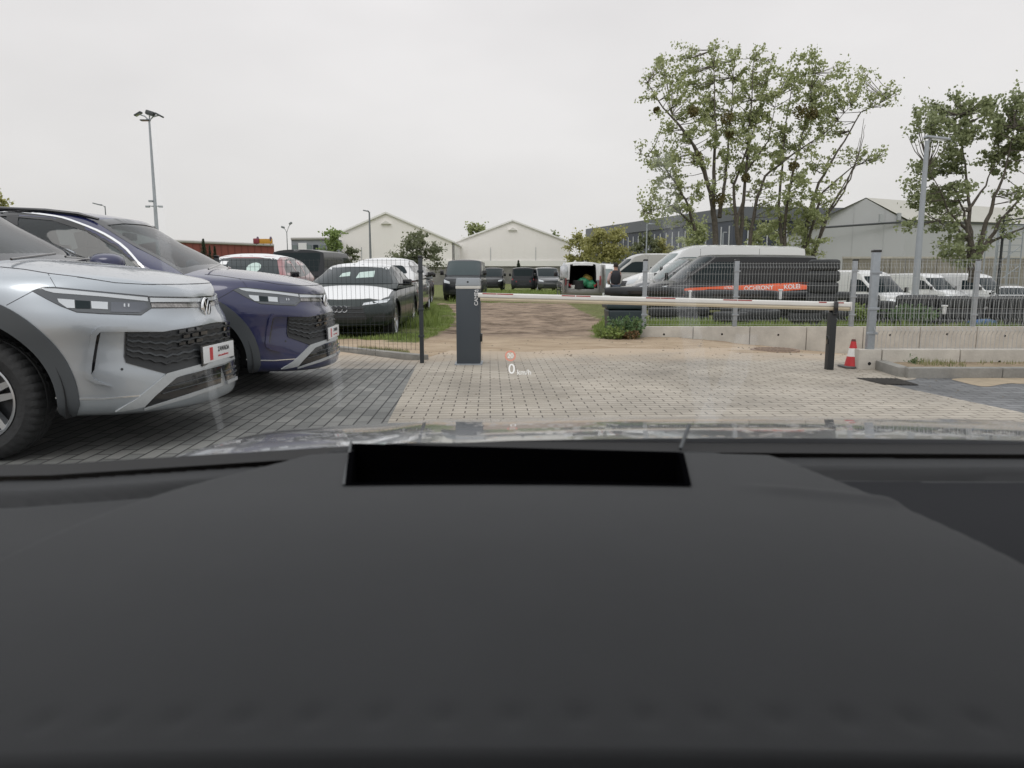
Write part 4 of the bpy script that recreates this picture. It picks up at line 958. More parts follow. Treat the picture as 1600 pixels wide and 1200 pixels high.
    if not rear_open:
        rw = decal('rear_window', gbv, rpoly([(-WW * .74, zr0), (WW * .74, zr0), (WW * (tum - .06), zr1), (-WW * (tum - .06), zr1)], .08), glass, root, mode='rear', off=.004, depth=.01, res=.12)
        if kind in ('van', 'caddy'): decal('tailgate_gap', bvh, strip([(-WW * .80, .5), (WW * .80, .5)], .012), M_BLACK, root, mode='rear', off=.002, depth=.003, res=.2)
        decal('rear_plate', bvh, [(-.26, .70), (.26, .70), (.26, .81), (-.26, .81)], M_DARKP if kind != 'sedan' else M_WHITE, root, mode='rear', off=.012, depth=.01, res=.2)
        decal('rear_bumper', bvh, [(-WW * .92, .28), (WW * .92, .28), (WW * .92, .48), (-WW * .92, .48)], M_DARKP, root, mode='rear', off=.02, depth=.03, res=.15)
    dl = K['dlo']
    if side_glass:
        decal('side_window', gbv, dl, glass, root, mode='side', sides=(-1, 1), off=.004, depth=.01, res=.12)
        xs = (-2.62, -3.42) if len(dl) > 6 else ()
        for x in xs: decal('door_pillar', gbv, [(x, gb0 + .05), (x - .07, gb0 + .05), (x - .10, K['roof'][2][1] - .04), (x - .05, K['roof'][2][1] - .04)], film if full_film else paint, root, mode='side', sides=(-1, 1), off=.007, depth=.01, res=.12)
    for x in ((-1.25, -2.62) if kind != 'bigvan' and kind != 'bigvan_long' else (-1.4, -2.95)):
        decal('door_gap', bvh, strip([(x, .95), (x, .34)], .012), M_BLACK, root, mode='side', sides=(-1, 1), off=.002, depth=.003, res=.15)
    if kind in ('van', 'caddy', 'bigvan', 'bigvan_long'):
        x = -L * .78; decal('slide_rail', bvh, [(-L * .52, gb0 - .10), (-L + .35, gb0 - .10), (-L + .35, gb0 - .075), (-L * .52, gb0 - .075)], M_BLACK, root, mode='side', sides=(-1, 1), off=.006, depth=.01, res=.2)
        for xx in (-3.0 if L > 5 else -2.85, -L * .73): decal('panel_gap', gbv, strip([(xx, gb0 + .03), (xx, K['roof'][1][1] - .12)], .012), M_BLACK, root, mode='side', sides=(-1, 1), off=.002, depth=.003, res=.15)
        decal('side_moulding', bvh, [(-1.4, .50), (-L + .8, .50), (-L + .8, .58), (-1.4, .58)], M_DARKP, root, mode='side', sides=(-1, 1), off=.012, depth=.02, res=.15)
    # lamps
    hl = K['hl']
    for s in (-1, 1):
        decal('headlight', bvh, [(y * s, z) for y, z in hl], M_LAMPW, root, mode='front', off=.006, depth=.02, res=.06)
        zt0 = .78 if kind in ('sedan',) else (.9 if kind in ('wagon', 'suvcar') else .85); ht = .12 if kind in ('sedan', 'wagon', 'suvcar') else .42
        yl = (WW * .55, WW * .95) if ht < .2 else (WW * .84, WW * .97)
        decal('tail_light', bvh, [(y * s, z) for y, z in ((yl[0], zt0), (yl[1], zt0), (yl[1], zt0 + ht - .05 if ht > .2 else zt0 + ht), (yl[0], zt0 + ht - .05 if ht > .2 else zt0 + ht))] if True else None, M_LAMPR, root, mode='rear', off=.012, depth=.02, res=.06)
        if ht < .2:
            decal('tail_light', bvh, [(-L + .36, zt0), (-L + .04, zt0), (-L + .04, zt0 + ht), (-L + .30, zt0 + ht)], M_LAMPR, root, mode='side', sides=(s,), off=.01, depth=.02, res=.06)
    decal('grille', bvh, K['grille'], M_DARKP, root, mode='front', off=.006, depth=.02, res=.1)
    for i in range(3):
        y0, z0 = K['grille'][0]; z1_ = K['grille'][2][1]; z = lerp(z0, z1_, (i + .5) / 3)
        decal('grille_bar', bvh, [(-abs(y0) * .9, z), (abs(y0) * .9, z), (abs(y0) * .9, z + .014), (-abs(y0) * .9, z + .014)], M_CLAD, root, mode='front', off=.016, depth=.02, res=.15)
    lo = K['low']
    if lo[0][0] > 0:
        for s in (-1, 1): decal('bumper_intake', bvh, [(y * s, z) for y, z in lo], M_DARKP, root, mode='front', off=.004, depth=.01, res=.08)
    else: decal('bumper_intake', bvh, lo, M_DARKP, root, mode='front', off=.006, depth=.01, res=.1)
    decal('front_bumper_lip', bvh, [(-WW * .8, .27), (WW * .8, .27), (WW * .8, .33), (-WW * .8, .33)], M_DARKP, root, mode='front', off=.012, depth=.02, res=.1)
    # mirrors
    mz = gb0 + (.12 if kind in ('sedan', 'wagon', 'suvcar') else .22); mh = .12 if kind in ('sedan', 'wagon', 'suvcar') else .24
    mx_ = gx[0] - (.52 if kind in ('sedan', 'wagon', 'suvcar') else .42)
    for s in (-1, 1):
        m = MB(); m.box((mx_, s * (WW + .09), mz), (.10, .17, mh * .95)); m.box((mx_, s * (WW - .0), mz - mh * .35), (.06, .16, .04))
        q = m.obj('door_mirror', mirrors or M_BLACK, root); bevel(q, .03, 3)
    return root, bvh, gbv, K

# small colours
P_AUDI = wet_paint('paint_dark_green_grey', (.018, .028, .028), .3, .3, coat=.3)
P_BLK = wet_paint('paint_black', (.012, .013, .015), .2, .3, coat=.2)
P_DGREY = wet_paint('paint_dark_grey', (.022, .025, .03), .3, .3, coat=.25)
P_GREYC = wet_paint('paint_grey', (.10, .105, .11), .5, .3)
P_WHITE = wet_paint('paint_white', (.72, .73, .73), 0, .3)
P_BEIGE = wet_paint('paint_light_grey', (.40, .395, .375), 0, .35)
P_REDC = wet_paint('paint_red', (.25, .03, .035), .3, .3)
P_REDC2 = wet_paint('paint_deep_red', (.09, .012, .014), .3, .3)
P_LSILV = wet_paint('paint_van_silver', (.30, .30, .29), .5, .35)

def X(u, Y): return (u - 800) / 1162.0 * Y
# -- dark green sedan with white film
aud, ab, ag, K = vehicle('sedan', 'sedan', 'dark green sedan with white film on bonnet and roof behind the dark mesh fence', 'car', (-3.02, 12.75), -89, P_AUDI, -.10, film=M_FILM, glass=M_GLASSD, hires=True)
fb = [(-.10 - .0, -.62), (-.06, 0), (-.10, .62), (-.45, .80), (-1.15, .82), (-1.25, 0), (-1.15, -.82), (-.45, -.80)]
decal('bonnet_film', ab, [(-.20, -.42), (-.14, 0), (-.20, .42), (-.34, .70), (-.60, .80), (-1.25, .80), (-1.30, 0), (-1.25, -.80), (-.60, -.80), (-.34, -.70)], M_FILM, aud, mode='top', off=.006, depth=.01, res=.07)
mb = MB()
for i in range(4):
    c = -.1275 + .085 * i; mb.tube([(.012, c + .052 * cos(a), .60 + .052 * sin(a)) for a in [2 * pi * k / 20 for k in range(21)]], .007, 5, False)
mb.obj('ring_emblem', M_CHROME, aud, 60)
for (ya, yb, za, zb_) in ((.05, .38, 1.12, 1.26), (-.28, -.08, 1.14, 1.24)):
    decal('paper_sheet', ag, [(ya, za), (yb, za + .02), (yb - .02, zb_), (ya + .03, zb_ - .03)], mat('paper_greenish', (.5, .62, .58), .6), aud, mode='front', off=.008, depth=.004, res=.1)
# -- car left of it
hb, hbv, hg, K = vehicle('wagon', 'hatchback', 'dark red hatchback with white film roof and round windscreen paper, left of the sedan', 'car', (-5.15, 12.9), -86, P_REDC, 0, film=M_FILM, glass=M_GLASSD)
decal('bonnet_film', hbv, [(-.20, -.5), (-.20, .5), (-.60, .80), (-1.25, .80), (-1.30, 0), (-1.25, -.80), (-.60, -.80)], M_FILM, hb, mode='top', off=.006, depth=.01, res=.1)
decal('paper_sheet', hg, [(.25 + .13 * cos(a), 1.22 + .1 * sin(a)) for a in [i * pi / 6 for i in range(12)]], mat('paper_greenish', (.5, .62, .58), .6), hb, mode='front', off=.008, depth=.004, res=.1)
decal('paper_sheet', hg, [(-.45, 1.28), (-.3, 1.28), (-.3, 1.35), (-.45, 1.35)], M_FILM, hb, mode='front', off=.008, depth=.004, res=.1)
# -- white-film estate seen from behind
es, _, _, _ = vehicle('wagon', 'estate_car', 'white film wrapped estate car seen from behind, red tail light beside the fence post', 'car', (-3.25, 18.2), 91.5, P_LSILV, .02, ref='rear', film=M_FILM)
vehicle('suvcar', 'red_suv', 'dark red suv with pale bonnet film in the row behind the estate car', 'car', (-4.15, 26.5), -90, P_REDC2, -.12, film=P_LSILV)
vehicle('van', 'minivan', 'silver grey minivan with tinted windows behind the red suv', 'van', (-5.2, 36.5), 90, P_LSILV, -.14, ref='rear', sc=.93)
vehicle('suvcar', 'suv_car', 'black suv roof showing between the white film cars', 'car', (-6.2, 31.5), -90, P_DGREY, -.12)
vehicle('van', 'black_van', 'large black van seen from behind, towering over the red hatchback', 'van', (-7.05, 24.4), 88, P_DGREY, -.02, ref='rear', glass=M_GLASSD)
vehicle('van', 'passenger_van', 'black passenger van facing the barrier at the left edge of the dirt track', 'van', (X(721, 35), 35), -91, P_DGREY, -.12, glass=M_GLASSM)
vehicle('caddy', 'compact_van', 'black compact van half hidden by the barrier cabinet in the far row', 'van', (X(767, 57), 57), -92, P_BLK, -.15)
vehicle('caddy', 'delivery_van', 'dark grey delivery van showing its rear in the middle of the far row', 'van', (X(817.5, 57), 57), 90, P_DGREY, -.15, ref='rear')
vehicle('caddy', 'grey_van', 'grey van with chrome grille bars in the far row beside the open van', 'van', (X(861, 55), 55), -84, P_GREYC, -.15)
# -- van with open rear doors
ov, ob, og, K = vehicle('caddy', 'open_van', 'white van with its rear doors open and green sacks in the load bay', 'van', (X(911, 33.4), 33.4), 90.5, P_LSILV, -.14, ref='rear', rear_open=True, film=P_WHITE)
mb = MB(); L = 4.5
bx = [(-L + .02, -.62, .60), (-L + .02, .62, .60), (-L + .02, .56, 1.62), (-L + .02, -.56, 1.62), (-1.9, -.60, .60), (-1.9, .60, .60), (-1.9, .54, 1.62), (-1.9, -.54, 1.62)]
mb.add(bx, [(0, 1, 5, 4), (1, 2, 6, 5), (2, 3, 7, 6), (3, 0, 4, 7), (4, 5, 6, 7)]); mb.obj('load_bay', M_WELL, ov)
for s in (-1, 1):
    mb = MB(); R = Matrix.Rotation(radians(s * (-100)), 3, 'Z')
    # door hinged at the corner, swung outwards
    hx, hy = -L + .02, s * .80
    pr = [(0, .45), (.62, .45), (.60, 1.2), (.50, 1.68), (.06, 1.70), (0, 1.2)]
    d = Vector((-cos(radians(12)), s * sin(radians(12)), 0)); nrm = Vector((d.y, -d.x, 0)) * .035
    vs = [Vector((hx, hy, 0)) + d * a + Vector((0, 0, z)) + nrm for a, z in pr] + [Vector((hx, hy, 0)) + d * a + Vector((0, 0, z)) - nrm for a, z in pr]
    k = len(pr); mb.add(vs, [tuple(range(k)), tuple(range(2 * k - 1, k - 1, -1))] + [(i, k + i, k + (i + 1) % k, (i + 1) % k) for i in range(k)])
    q = mb.obj('rear_door', P_LSILV, ov); bevel(q, .015)
for s in (-1, 1):
    mb = MB(); mb.box((-L - .01, s * .80, .98), (.06, .12, .42)); q = mb.obj('tail_light', M_LAMPR, ov); bevel(q, .02)
def lump(name, c, r, m, label, cat, seed=0, group=None, sub=3, rough=.25):
    rd = random.Random(seed); bm = bmesh.new(); bmesh.ops.create_icosphere(bm, subdivisions=sub, radius=1)
    from mathutils import noise
    off = Vector((rd.random() * 50, rd.random() * 50, 0))
    for v in bm.verts:
        n = noise.fractal(v.co * 1.6 + off, .8, 2.2, 4); p = v.co * (1 + n * rough)
        if p.z < -.55: p.z = -.55 - (p.z + .55) * .1
        v.co = Vector((p.x * r[0], p.y * r[1], p.z * r[2]))
    me = bpy.data.meshes.new(name); bm.to_mesh(me); bm.free(); me.materials.append(m)
    me.polygons.foreach_set('use_smooth', [True] * len(me.polygons))
    o = bpy.data.objects.new(name, me); COL.objects.link(o); o.location = c; return tag(o, label, cat, group)
M_GSACK = mat('green_sack', (.03, .20, .10), .5, bump=.3, bscale=12, var=.3, vscale=6)
M_YSACK = mat('ochre_sack', (.30, .22, .05), .6, bump=.3, bscale=12)
bxx = X(911, 33.4)
lump('sack', (bxx + .02, 33.7, .72), (.30, .25, .26), M_GSACK, 'bright green sack in the middle of the open van load bay', 'sack', 1, 'sacks in the open van')
lump('sack', (bxx + .38, 33.65, .62), (.24, .25, .22), M_GSACK, 'green sack leaning on the right wall of the open van load bay', 'sack', 2, 'sacks in the open van')
lump('sack', (bxx + .25, 34.0, .88), (.26, .25, .22), M_YSACK, 'ochre sack lying on top of the green sacks in the open van', 'sack', 3, 'sacks in the open van')
mb = MB(); 
for k in range(3): mb.lathe([(.14, -.07), (.24, -.08), (.27, -.05), (.27, .05), (.24, .08), (.14, .07)], 24, (bxx - .18, 33.62, .55 + .0 + k * .12 - .02), 'z')
q = mb.obj('rubber_mat', M_TYRE, None, 40); fixn(q); tag(q, 'black rubber tub at the edge of the open van load bay', 'tub')
mb = MB(); mb.lathe([(0, 0), (.09, 0), (.12, .16), (.13, .16), (.10, -.01)], 20, (bxx - .45, 33.5, .48)); q = mb.obj('bucket', M_WHITE, None, 40); fixn(q); tag(q, 'small white bucket in the left corner of the open van', 'bucket')
lump('plastic_bag', (X(880.5, 32.9), 32.85, 1.18), (.17, .17, .42), mat('clear_plastic', (.55, .57, .6), .25, bump=.6, bscale=9, coat=.4), 'translucent plastic bag hanging over the left rear door of the open van', 'bag', 5, rough=.4)
# -- vans on the right
vehicle('bigvan', 'panel_van', 'white panel van with green tinted windscreen between the open van and the man', 'van', (X(921, 38), 38), -108, P_WHITE, -.66, glass=M_GLASSL)
vehicle('bigvan', 'high_roof_van', 'light grey high roof van with dark door window behind the man', 'van', (X(922, 41), 41.0), 180, P_BEIGE, -.12, glass=M_GLASSD)
vehicle('bigvan_long', 'long_van', 'long white high roof van towering behind the black van', 'van', (X(970, 30.4), 30.4), 180, P_WHITE, -.13, glass=M_GLASSL, mirrors=M_BLACK)
vehicle('van', 'grey_transporter', 'grey green van parked between the long white van and the black van', 'van', (X(986, 27.4), 27.4), 180, P_GREYC, -.22, glass=M_GLASSL, sc=.97)
bk, bb, bg, K = vehicle('van', 'striped_van', 'black van with an orange stripe reading OCHRONY KOLEI behind the right fence', 'van', (X(1010, 23.6) , 23.6), 180, P_BLK, -.22, glass=M_GLASSD, sc=.985)
M_ORANGE = mat('orange_film', (.80, .13, .045), .4)
stp = [(-.38, .86), (-1.0, .93), (-1.3, .95), (-2.6, 1.02), (-4.2, 1.13), (-5.12, 1.17), (-5.10, .99), (-3.6, .88), (-3.3, .86), (-2.4, .92), (-1.7, .93), (-1.35, .88), (-.95, .74), (-.5, .73)]
bb = root_skins[bk.name]
decal('orange_stripe', bb, [(x, min(z, 1.03)) for x, z in stp] if False else [(-.34, .82), (-1.2, .93), (-2.6, 1.0), (-4.2, 1.08), (-5.16, 1.11), (-5.14, .91), (-3.9, .82), (-3.25, .79), (-2.55, .88), (-1.75, .89), (-1.4, .82), (-1.0, .71), (-.5, .71)], M_ORANGE, bk, mode='side', sides=(-1, 1), off=.008, depth=.010, res=.05)
for s in (-1, 1):
    for txt, cx, sz, cz in (("STRAŻ", -2.40, .10, .93), ("OCHRONY", -3.32, .18, .925), ("KOLEI", -4.36, .19, .965)):
        vs, fs = text_mesh(txt, sz, 0.0, True); out = []
        for v in vs:
            # faces: left flank (s=1) reads from rear to front, right flank the other way
            x = cx + (-v.x if s == 1 else v.x); z = cz + v.y + .045 * (-(x - cx))
            h, n_, i_, d_ = bb.ray_cast(Vector((x, s * 4, z)), Vector((0, -s, 0)))
            y = (h.y if h else s * .93) + s * .0125; out.append((x, y, z))
        mesh_obj('stripe_lettering', out, fs, M_WHITE, bk)
# right background vans, on lower ground
for (u, v_, Y, deg, lab, nm) in ((1424, 0, 33.5, -72, 'white panel van facing right behind the tall tyre stack', 'white_van'), (1504, 0, 46, -70, 'white panel van between the tall lamp post and the rear fence post', 'white_van'), (1584, 0, 45, -70, 'rightmost white panel van with a round roof beside the dark lattice mast', 'white_van')):
    vehicle('bigvan', nm, lab, 'van', (X(u + 4, Y) , Y), deg, P_WHITE, -1.04 if Y < 40 else -1.16, glass=M_GLASSD, group='white vans in the right yard', mirrors=M_BLACK)
vehicle('wagon', 'white_car', 'white passenger car at the right edge behind the tyre stacks', 'car', (X(1592, 38), 38), -118, P_WHITE, -1.0, glass=M_GLASSD)
# ================================================================== far buildings
M_TENT = mat('tent_fabric', (.88, .85, .825), .75, var=.03, vscale=.2); M_TENTR = mat('tent_roof', (.80, .79, .77), .7, var=.03, vscale=.2)
def tent(label, up, vp, Yd, ul, vl, ur, vr, hem):
    pk = at(up, vp, Yd); el = at(ul, vl, Yd); er = at(ur, vr, Yd); z0 = gz(pk.x, Yd)
    root = empty('storage_tent', (pk.x, Yd, z0), 0, label, 'tent'); px = pk.x
    zh = at(up, hem, Yd).z; D_ = 40; hx = (er.x - el.x) / 2; ze = (el.z + er.z) / 2 - z0; zp = pk.z - z0; zh -= z0
    mb = MB(); mb.prism([(-hx, zh), (hx, zh), (hx, ze), (0, zp), (-hx, ze)], 'y', 0, .15); mb.obj('gable_wall', M_TENT, root)
    mb = MB(); mb.prism([(-hx - .15, ze - .1), (0, zp + .02), (hx + .15, ze - .1), (hx + .15, ze + .12), (0, zp + .28), (-hx - .15, ze + .12)], 'y', -.3, D_); o = mb.obj('roof', M_TENTR, root); fixn(o)
    for s in (-1, 1): mb = MB(); mb.box((s * (hx - .1), D_ / 2, ze / 2), (.1, D_, ze)); mb.obj('side_wall', M_TENT, root)
    mb = MB(); mb.box((0, -.1, zh - .05 + .5), (2 * hx, .12, .9)); mb.obj('skirt', mat('tent_skirt', (.85, .84, .81), .6), root)
    mb = MB(); mb.box((0, .1, zh / 2), (2 * hx, .1, zh)); mb.obj('lower_wall', mat('tent_lower', (.22, .215, .20), .8, var=.3, vscale=.5), root)
    for x in (-hx * .38, hx * .40):
        mb = MB(); mb.box((x, -.03, zh + (ze - zh) * .4), (.06, .06, (ze - zh) * .8)); mb.obj('frame_post', M_GALV, root)
    
    mb = MB(); mb.prism([(-.7, zp - 1.4), (.7, zp - 1.4), (0, zp - .95)], 'y', -.35, 0); mb.obj('vent_hood', mat('tent_seam', (.70, .685, .65), .8), root)
    for k in range(-4, 5): mb = MB(); mb.box((k * hx / 5, -.02, (zh + ze) / 2), (.03, .03, ze - zh)); mb.obj('fabric_seam', mat('tent_seam2', (.85, .82, .795), .8), root)
    return root
tent('pale fabric storage tent on the left with a high gable, behind the shrub', 603, 334, 105, 500, 379, 708, 378, 417)
tent('pale fabric storage tent in the middle behind the far row of vans', 801, 346, 120, 711, 379, 892, 379, 416)
# dark office block
M_FAC = mat('facade_blue_grey', (.062, .072, .098), .5, var=.12, vscale=.3); M_FACT = mat('facade_top', (.12, .13, .145), .5)
c0 = at(918, 358, 118); c1 = at(1147, 323, 80); c2 = at(1312, 325, 82)
ob = empty('office_building', (c1.x, c1.y, 0), 0, 'dark blue grey office block with thin white upright slits behind the big tree', 'building')
def wallseg(parent, a, b, z0, z1a, z1b, th, name, m):
    a2 = Vector((a.x - c1.x, a.y - c1.y, 0)); b2 = Vector((b.x - c1.x, b.y - c1.y, 0)); d = (b2 - a2).normalized(); nn = Vector((-d.y, d.x, 0)) * th
    mb = MB(); V_ = [a2, b2, b2 + nn, a2 + nn]; vs = [v + Vector((0, 0, z0)) for v in V_] + [V_[0] + Vector((0, 0, z1a)), V_[1] + Vector((0, 0, z1b)), V_[2] + Vector((0, 0, z1b)), V_[3] + Vector((0, 0, z1a))]
    mb.add(vs, [(0, 1, 5, 4), (1, 2, 6, 5), (2, 3, 7, 6), (3, 0, 4, 7), (4, 5, 6, 7), (0, 3, 2, 1)]); o = mb.obj(name, m, parent); fixn(o); return d
hb_ = c1.z
d1 = wallseg(ob, c0, c1, -1, c0.z - .9, c1.z - .9, 14, 'facade', M_FAC); d2 = wallseg(ob, c1, c2, -1, c1.z - .9, c2.z - .9, 14, 'facade', M_FAC)
c0b = c0 + Vector((-.3, -.3, 0)); wallseg(ob, c0 - Vector((.3, .15, 0)), c1 - Vector((0, .3, 0)), min(c0.z, c1.z) - 1.4, c0.z, c1.z, 14, 'roof_edge', M_FACT); wallseg(ob, c1 - Vector((0, .3, 0)), c2 + Vector((.3, -.3, 0)), c1.z - 1.4, c1.z, c2.z, 14, 'roof_edge', M_FACT)
M_SLIT = mat('white_slit', (.6, .62, .64), .5)
mb = MB(); mb2 = MB()
for (a, b, n_) in ((c0, c1, 26), (c1, c2, 11)):
    for k in range(n_):
        for row in range(3):
            p = a.lerp(b, (k + .5 + .25 * (row % 2)) / n_); x, y = p.x - c1.x, p.y - c1.y; zt_ = p.z - 1.9 - row * 2.75
            if zt_ < 1: continue
            o_ = MB(); o_.box((x, y - .12, zt_ - 1.15), (.11, .1, 2.2)); o_.obj('light_fin', M_SLIT, ob)
            if row < 3: o_ = MB(); o_.box((x + .9, y - .03, zt_ - 1.15), (1.1, .1, 1.6)); 
# grey warehouse
g0 = at(1262, 352, 76); gp_ = at(1353, 310, 74); g1 = at(1416, 345, 72); g2 = at(1640, 352, 95); rr_ = at(1640, 330, 100)
wh = empty('warehouse', (gp_.x, gp_.y, 0), 0, 'large light grey warehouse with a pitched gable behind the right yard', 'building'); O = Vector((gp_.x, gp_.y, 0))
M_WH = mat('warehouse_cladding', (.47, .48, .49), .55, var=.05, vscale=.15); M_WHR = mat('warehouse_roof', (.46, .45, .40), .6, var=.05, vscale=.2)
zb_ = -1.2; zgut = g1.z
gl_ = at(1225, 372, 78)
mb = MB(); V = [Vector((gl_.x, gl_.y, zb_)), Vector((g1.x, g1.y, zb_)), g1, gp_, g0, Vector((gl_.x, gl_.y, gl_.z))]; mb.add([v - O for v in V], [(0, 1, 2, 3, 4, 5)]); mb.obj('gable_wall', M_WH, wh)
mb = MB(); V = [Vector((g1.x, g1.y, zb_)), Vector((g2.x, g2.y, zb_)), Vector((g2.x, g2.y, g2.z)), g1]; mb.add([v - O for v in V], [(0, 1, 2, 3)]); mb.obj('side_wall', M_WH, wh)
mb = MB(); dd = (Vector((g2.x, g2.y, 0)) - Vector((g1.x, g1.y, 0))); rb = gp_ + dd * 1.05; mb.add([v - O for v in (g1 + Vector((0, 0, .1)) - Vector((0, .3, 0)), g2 + Vector((0, 0, .1)) - Vector((0, .3, 0)), Vector((rb.x, rb.y, g2.z + (gp_.z - g1.z) * .98)), gp_ + Vector((0, 0, .08)))], [(0, 1, 2, 3)])
gb_ = g0 + dd * 1.05; mb.add([v - O for v in (g0 + Vector((0, 0, .08)), gp_ + Vector((0, 0, .08)), Vector((rb.x, rb.y, g2.z + (gp_.z - g1.z) * .98)), Vector((gb_.x, gb_.y, g0.z)))], [(0, 1, 2, 3)]); mb.obj('roof', M_WHR, wh)
mb = MB(); mb.tube([g0 - O + Vector((-1, -.2, -.4)), g1 - O + Vector((0, -.2, -.1))], .10, 6); mb.obj('gable_gutter', mat('gutter', (.07, .075, .08), .6), wh)
mb = MB(); mb.tube([g1 - O + Vector((0, -.2, -.1)), g2 - O + Vector((0, -.2, 0))], .08, 6); mb.obj('gutter', mat('gutter', (.07, .075, .08), .6), wh)
mb = MB()
for k in range(1, 12, 3):
    p = Vector((lerp(gl_.x, g1.x, k / 12), lerp(gl_.y, g1.y, k / 12) - .03, 0)) - O; zt_ = interp([(gl_.x, gl_.z), (g0.x, g0.z), (gp_.x, gp_.z), (g1.x, g1.z)], p.x + O.x) - .1
    q_ = MB(); q_.box((p.x, p.y, (zb_ + zt_) / 2), (.03, .012, zt_ - zb_)); q_.obj('cladding_joint', mat('cladding_joint', (.46, .47, .48), .6), wh)
for uu in (1372, 1400): 
    p = at(uu + 2, 341 if uu < 1390 else 339, 72.5) - O; q_ = MB(); q_.box((p.x, p.y - .3, p.z), (.3, .3, .7)); q_.obj('wall_lamp', M_GALV2, wh)
# red hall, small office, sign
def hall(name, label, cat, u0, u1, vt0, vt1, Y0, Y1, m, extra=None):
    a = at(u0, vt0, Y0); b = at(u1, vt1, Y1); root = empty(name, (a.x, a.y, 0), 0, label, cat); O_ = Vector((a.x, a.y, 0)); d = Vector((b.x - a.x, b.y - a.y, 0)); nn = Vector((-d.y, d.x, 0)).normalized() * 15
    mb = MB(); vs = [Vector((0, 0, -1)), d + Vector((0, 0, -1)), d + nn + Vector((0, 0, -1)), nn + Vector((0, 0, -1)), Vector((0, 0, a.z)), d + Vector((0, 0, b.z)), d + nn + Vector((0, 0, b.z)), nn + Vector((0, 0, a.z))]
    mb.add(vs, [(0, 1, 5, 4), (1, 2, 6, 5), (2, 3, 7, 6), (3, 0, 4, 7), (4, 5, 6, 7)]); o = mb.obj('wall', m, root); fixn(o)
    e = MB(); e.tube([Vector((0, -.1, a.z)), d + Vector((0, -.1, b.z))], .18, 6); e.obj('roof_edge', mat('hall_roof_edge', (.45, .44, .43), .6), root)
    return root, d, a, b
r_, d_, a_, b_ = hall('red_hall', 'long dark red hall with a flat roof behind the parked cars on the left', 'building', 255, 428, 376, 383, 88, 96, mat('hall_red', (.24, .065, .05), .6, var=.1, vscale=.2))
for k in range(1, 16): q_ = MB(); p = d_ * (k / 16); q_.box((p.x, p.y - .04, a_.z / 2), (.05, .05, a_.z - .3)); q_.obj('wall_joint', mat('hall_joint', (.17, .045, .035), .6), r_)
s_, d_, a_, b_ = hall('office_block', 'small grey office block with a band of windows left of the left tent', 'building', 455, 520, 373, 372.5, 100, 100, mat('block_grey', (.26, .28, .31), .6))
for k in range(6): q_ = MB(); p = d_ * ((k + .5) / 6); q_.box((p.x, p.y - .06, a_.z - 1.2), (.65, .08, .8)); q_.obj('window', M_GLASSD if k % 2 else M_GLASSL, s_)
q_ = MB(); p = d_ * .27; q_.box((p.x, -.12, a_.z - 1.1), (1.1, .1, 1.1)); q_.obj('white_panel', M_WHITE, s_)
sp = at(411, 377, 86); sg = empty('roof_sign', tuple(sp), 0, 'yellow and dark red roof sign above the red hall', 'sign')
q_ = MB(); q_.box((.35, 0, 0), (1.45, .25, .55)); o = q_.obj('yellow_panel', mat('sign_yellow', (.55, .27, .03), .5, var=.15), sg); bevel(o, .04)
q_ = MB(); q_.box((-.75, -.02, .02), (.7, .3, .62)); o = q_.obj('red_panel', mat('sign_red', (.22, .03, .045), .5), sg); bevel(o, .12, 3)
for x in (-.6, .9): q_ = MB(); q_.lathe([(0, -.3), (.14, -.28), (.16, 0), (.1, .2), (0, .24)], 10, (x, 0, .3)); q_.obj('sign_knob', mat('sign_knob', (.12, .08, .12), .6), sg, 60)
q_ = MB()
for x in (-.8, 0, .8): q_.tube([(x, .1, -.2), (x, .1, -sp.z + 4.4)], .05, 6)
q_.obj('sign_support', M_GALV, sg)
# perimeter wall behind right yard
pw = at(1300, 405, 62); pe = at(1660, 402, 60)
for (lab, a, b, y, z0, z1, m) in (('weathered beige boundary wall below the warehouse', pw, pe, 60, -1.3, None, mat('boundary_wall', (.20, .185, .155), .9, col2=(.32, .295, .245), vscale=.8, bump=.2)),):
    root = empty('boundary_wall', (a.x, y, 0), 0, lab, 'wall'); Lw = b.x - a.x; n = 14
    for k in range(n): q_ = MB(); q_.box(((k + .5) * Lw / n, 0, (a.z + z0) / 2), (Lw / n - .06, .15, a.z - z0)); q_.obj('wall_panel', m, root)
    q_ = MB(); q_.box((Lw / 2, 0, a.z + .08), (Lw, .25, .16)); q_.obj('coping', M_CONC, root)
# ================================================================== lamps, masts
def pole(mb, u0, v0, u1, v1, Y, r0, r1, base_z, O_, n=10):
    a = at(u0, v0, Y); b = at(u1, v1, Y); mb.tube([Vector((a.x, Y, base_z)) - O_, b - O_], [r0, r1], n)
def lamp_obj(label, u, vtop, Y, r0, r1, heads, name='street_lamp', m=M_GALV, dz=None, arm=True):
    b = at(u, vtop, Y); z0 = gz(b.x, Y) if dz is None else dz; O_ = Vector((b.x, Y, z0)); root = empty(name, tuple(O_), 0, label, 'lamp')
    mb = MB(); mb.tube([(0, 0, 0), (0, 0, b.z - z0)], [r0, r1], 12); mb.obj('pole', m, root, 40)
    for (du, dv, ln, wd, th, tilt) in heads:
        e = at(u + du, vtop + dv, Y) - O_; top = Vector((0, 0, b.z - z0))
        if arm: mb = MB(); mb.tube([top - Vector((0, 0, .1)), top.lerp(e, .4) + Vector((0, 0, .05)), e], r1 * .7, 8); mb.obj('arm', m, root, 40)
        mb = MB(); R = Matrix.Rotation(tilt, 3, 'Y'); mb.box((e.x, e.y, e.z), (ln, wd, th), R); q = mb.obj('lamp_head', m if name == 'street_lamp' else M_CLAD, root); bevel(q, th * .3)
        mb = MB(); mb.box((e.x, e.y, e.z - th * .5), (ln * .7, wd * .7, th * .2), R); mb.obj('lamp_lens', M_LAMPW, q)
    return root, b, z0
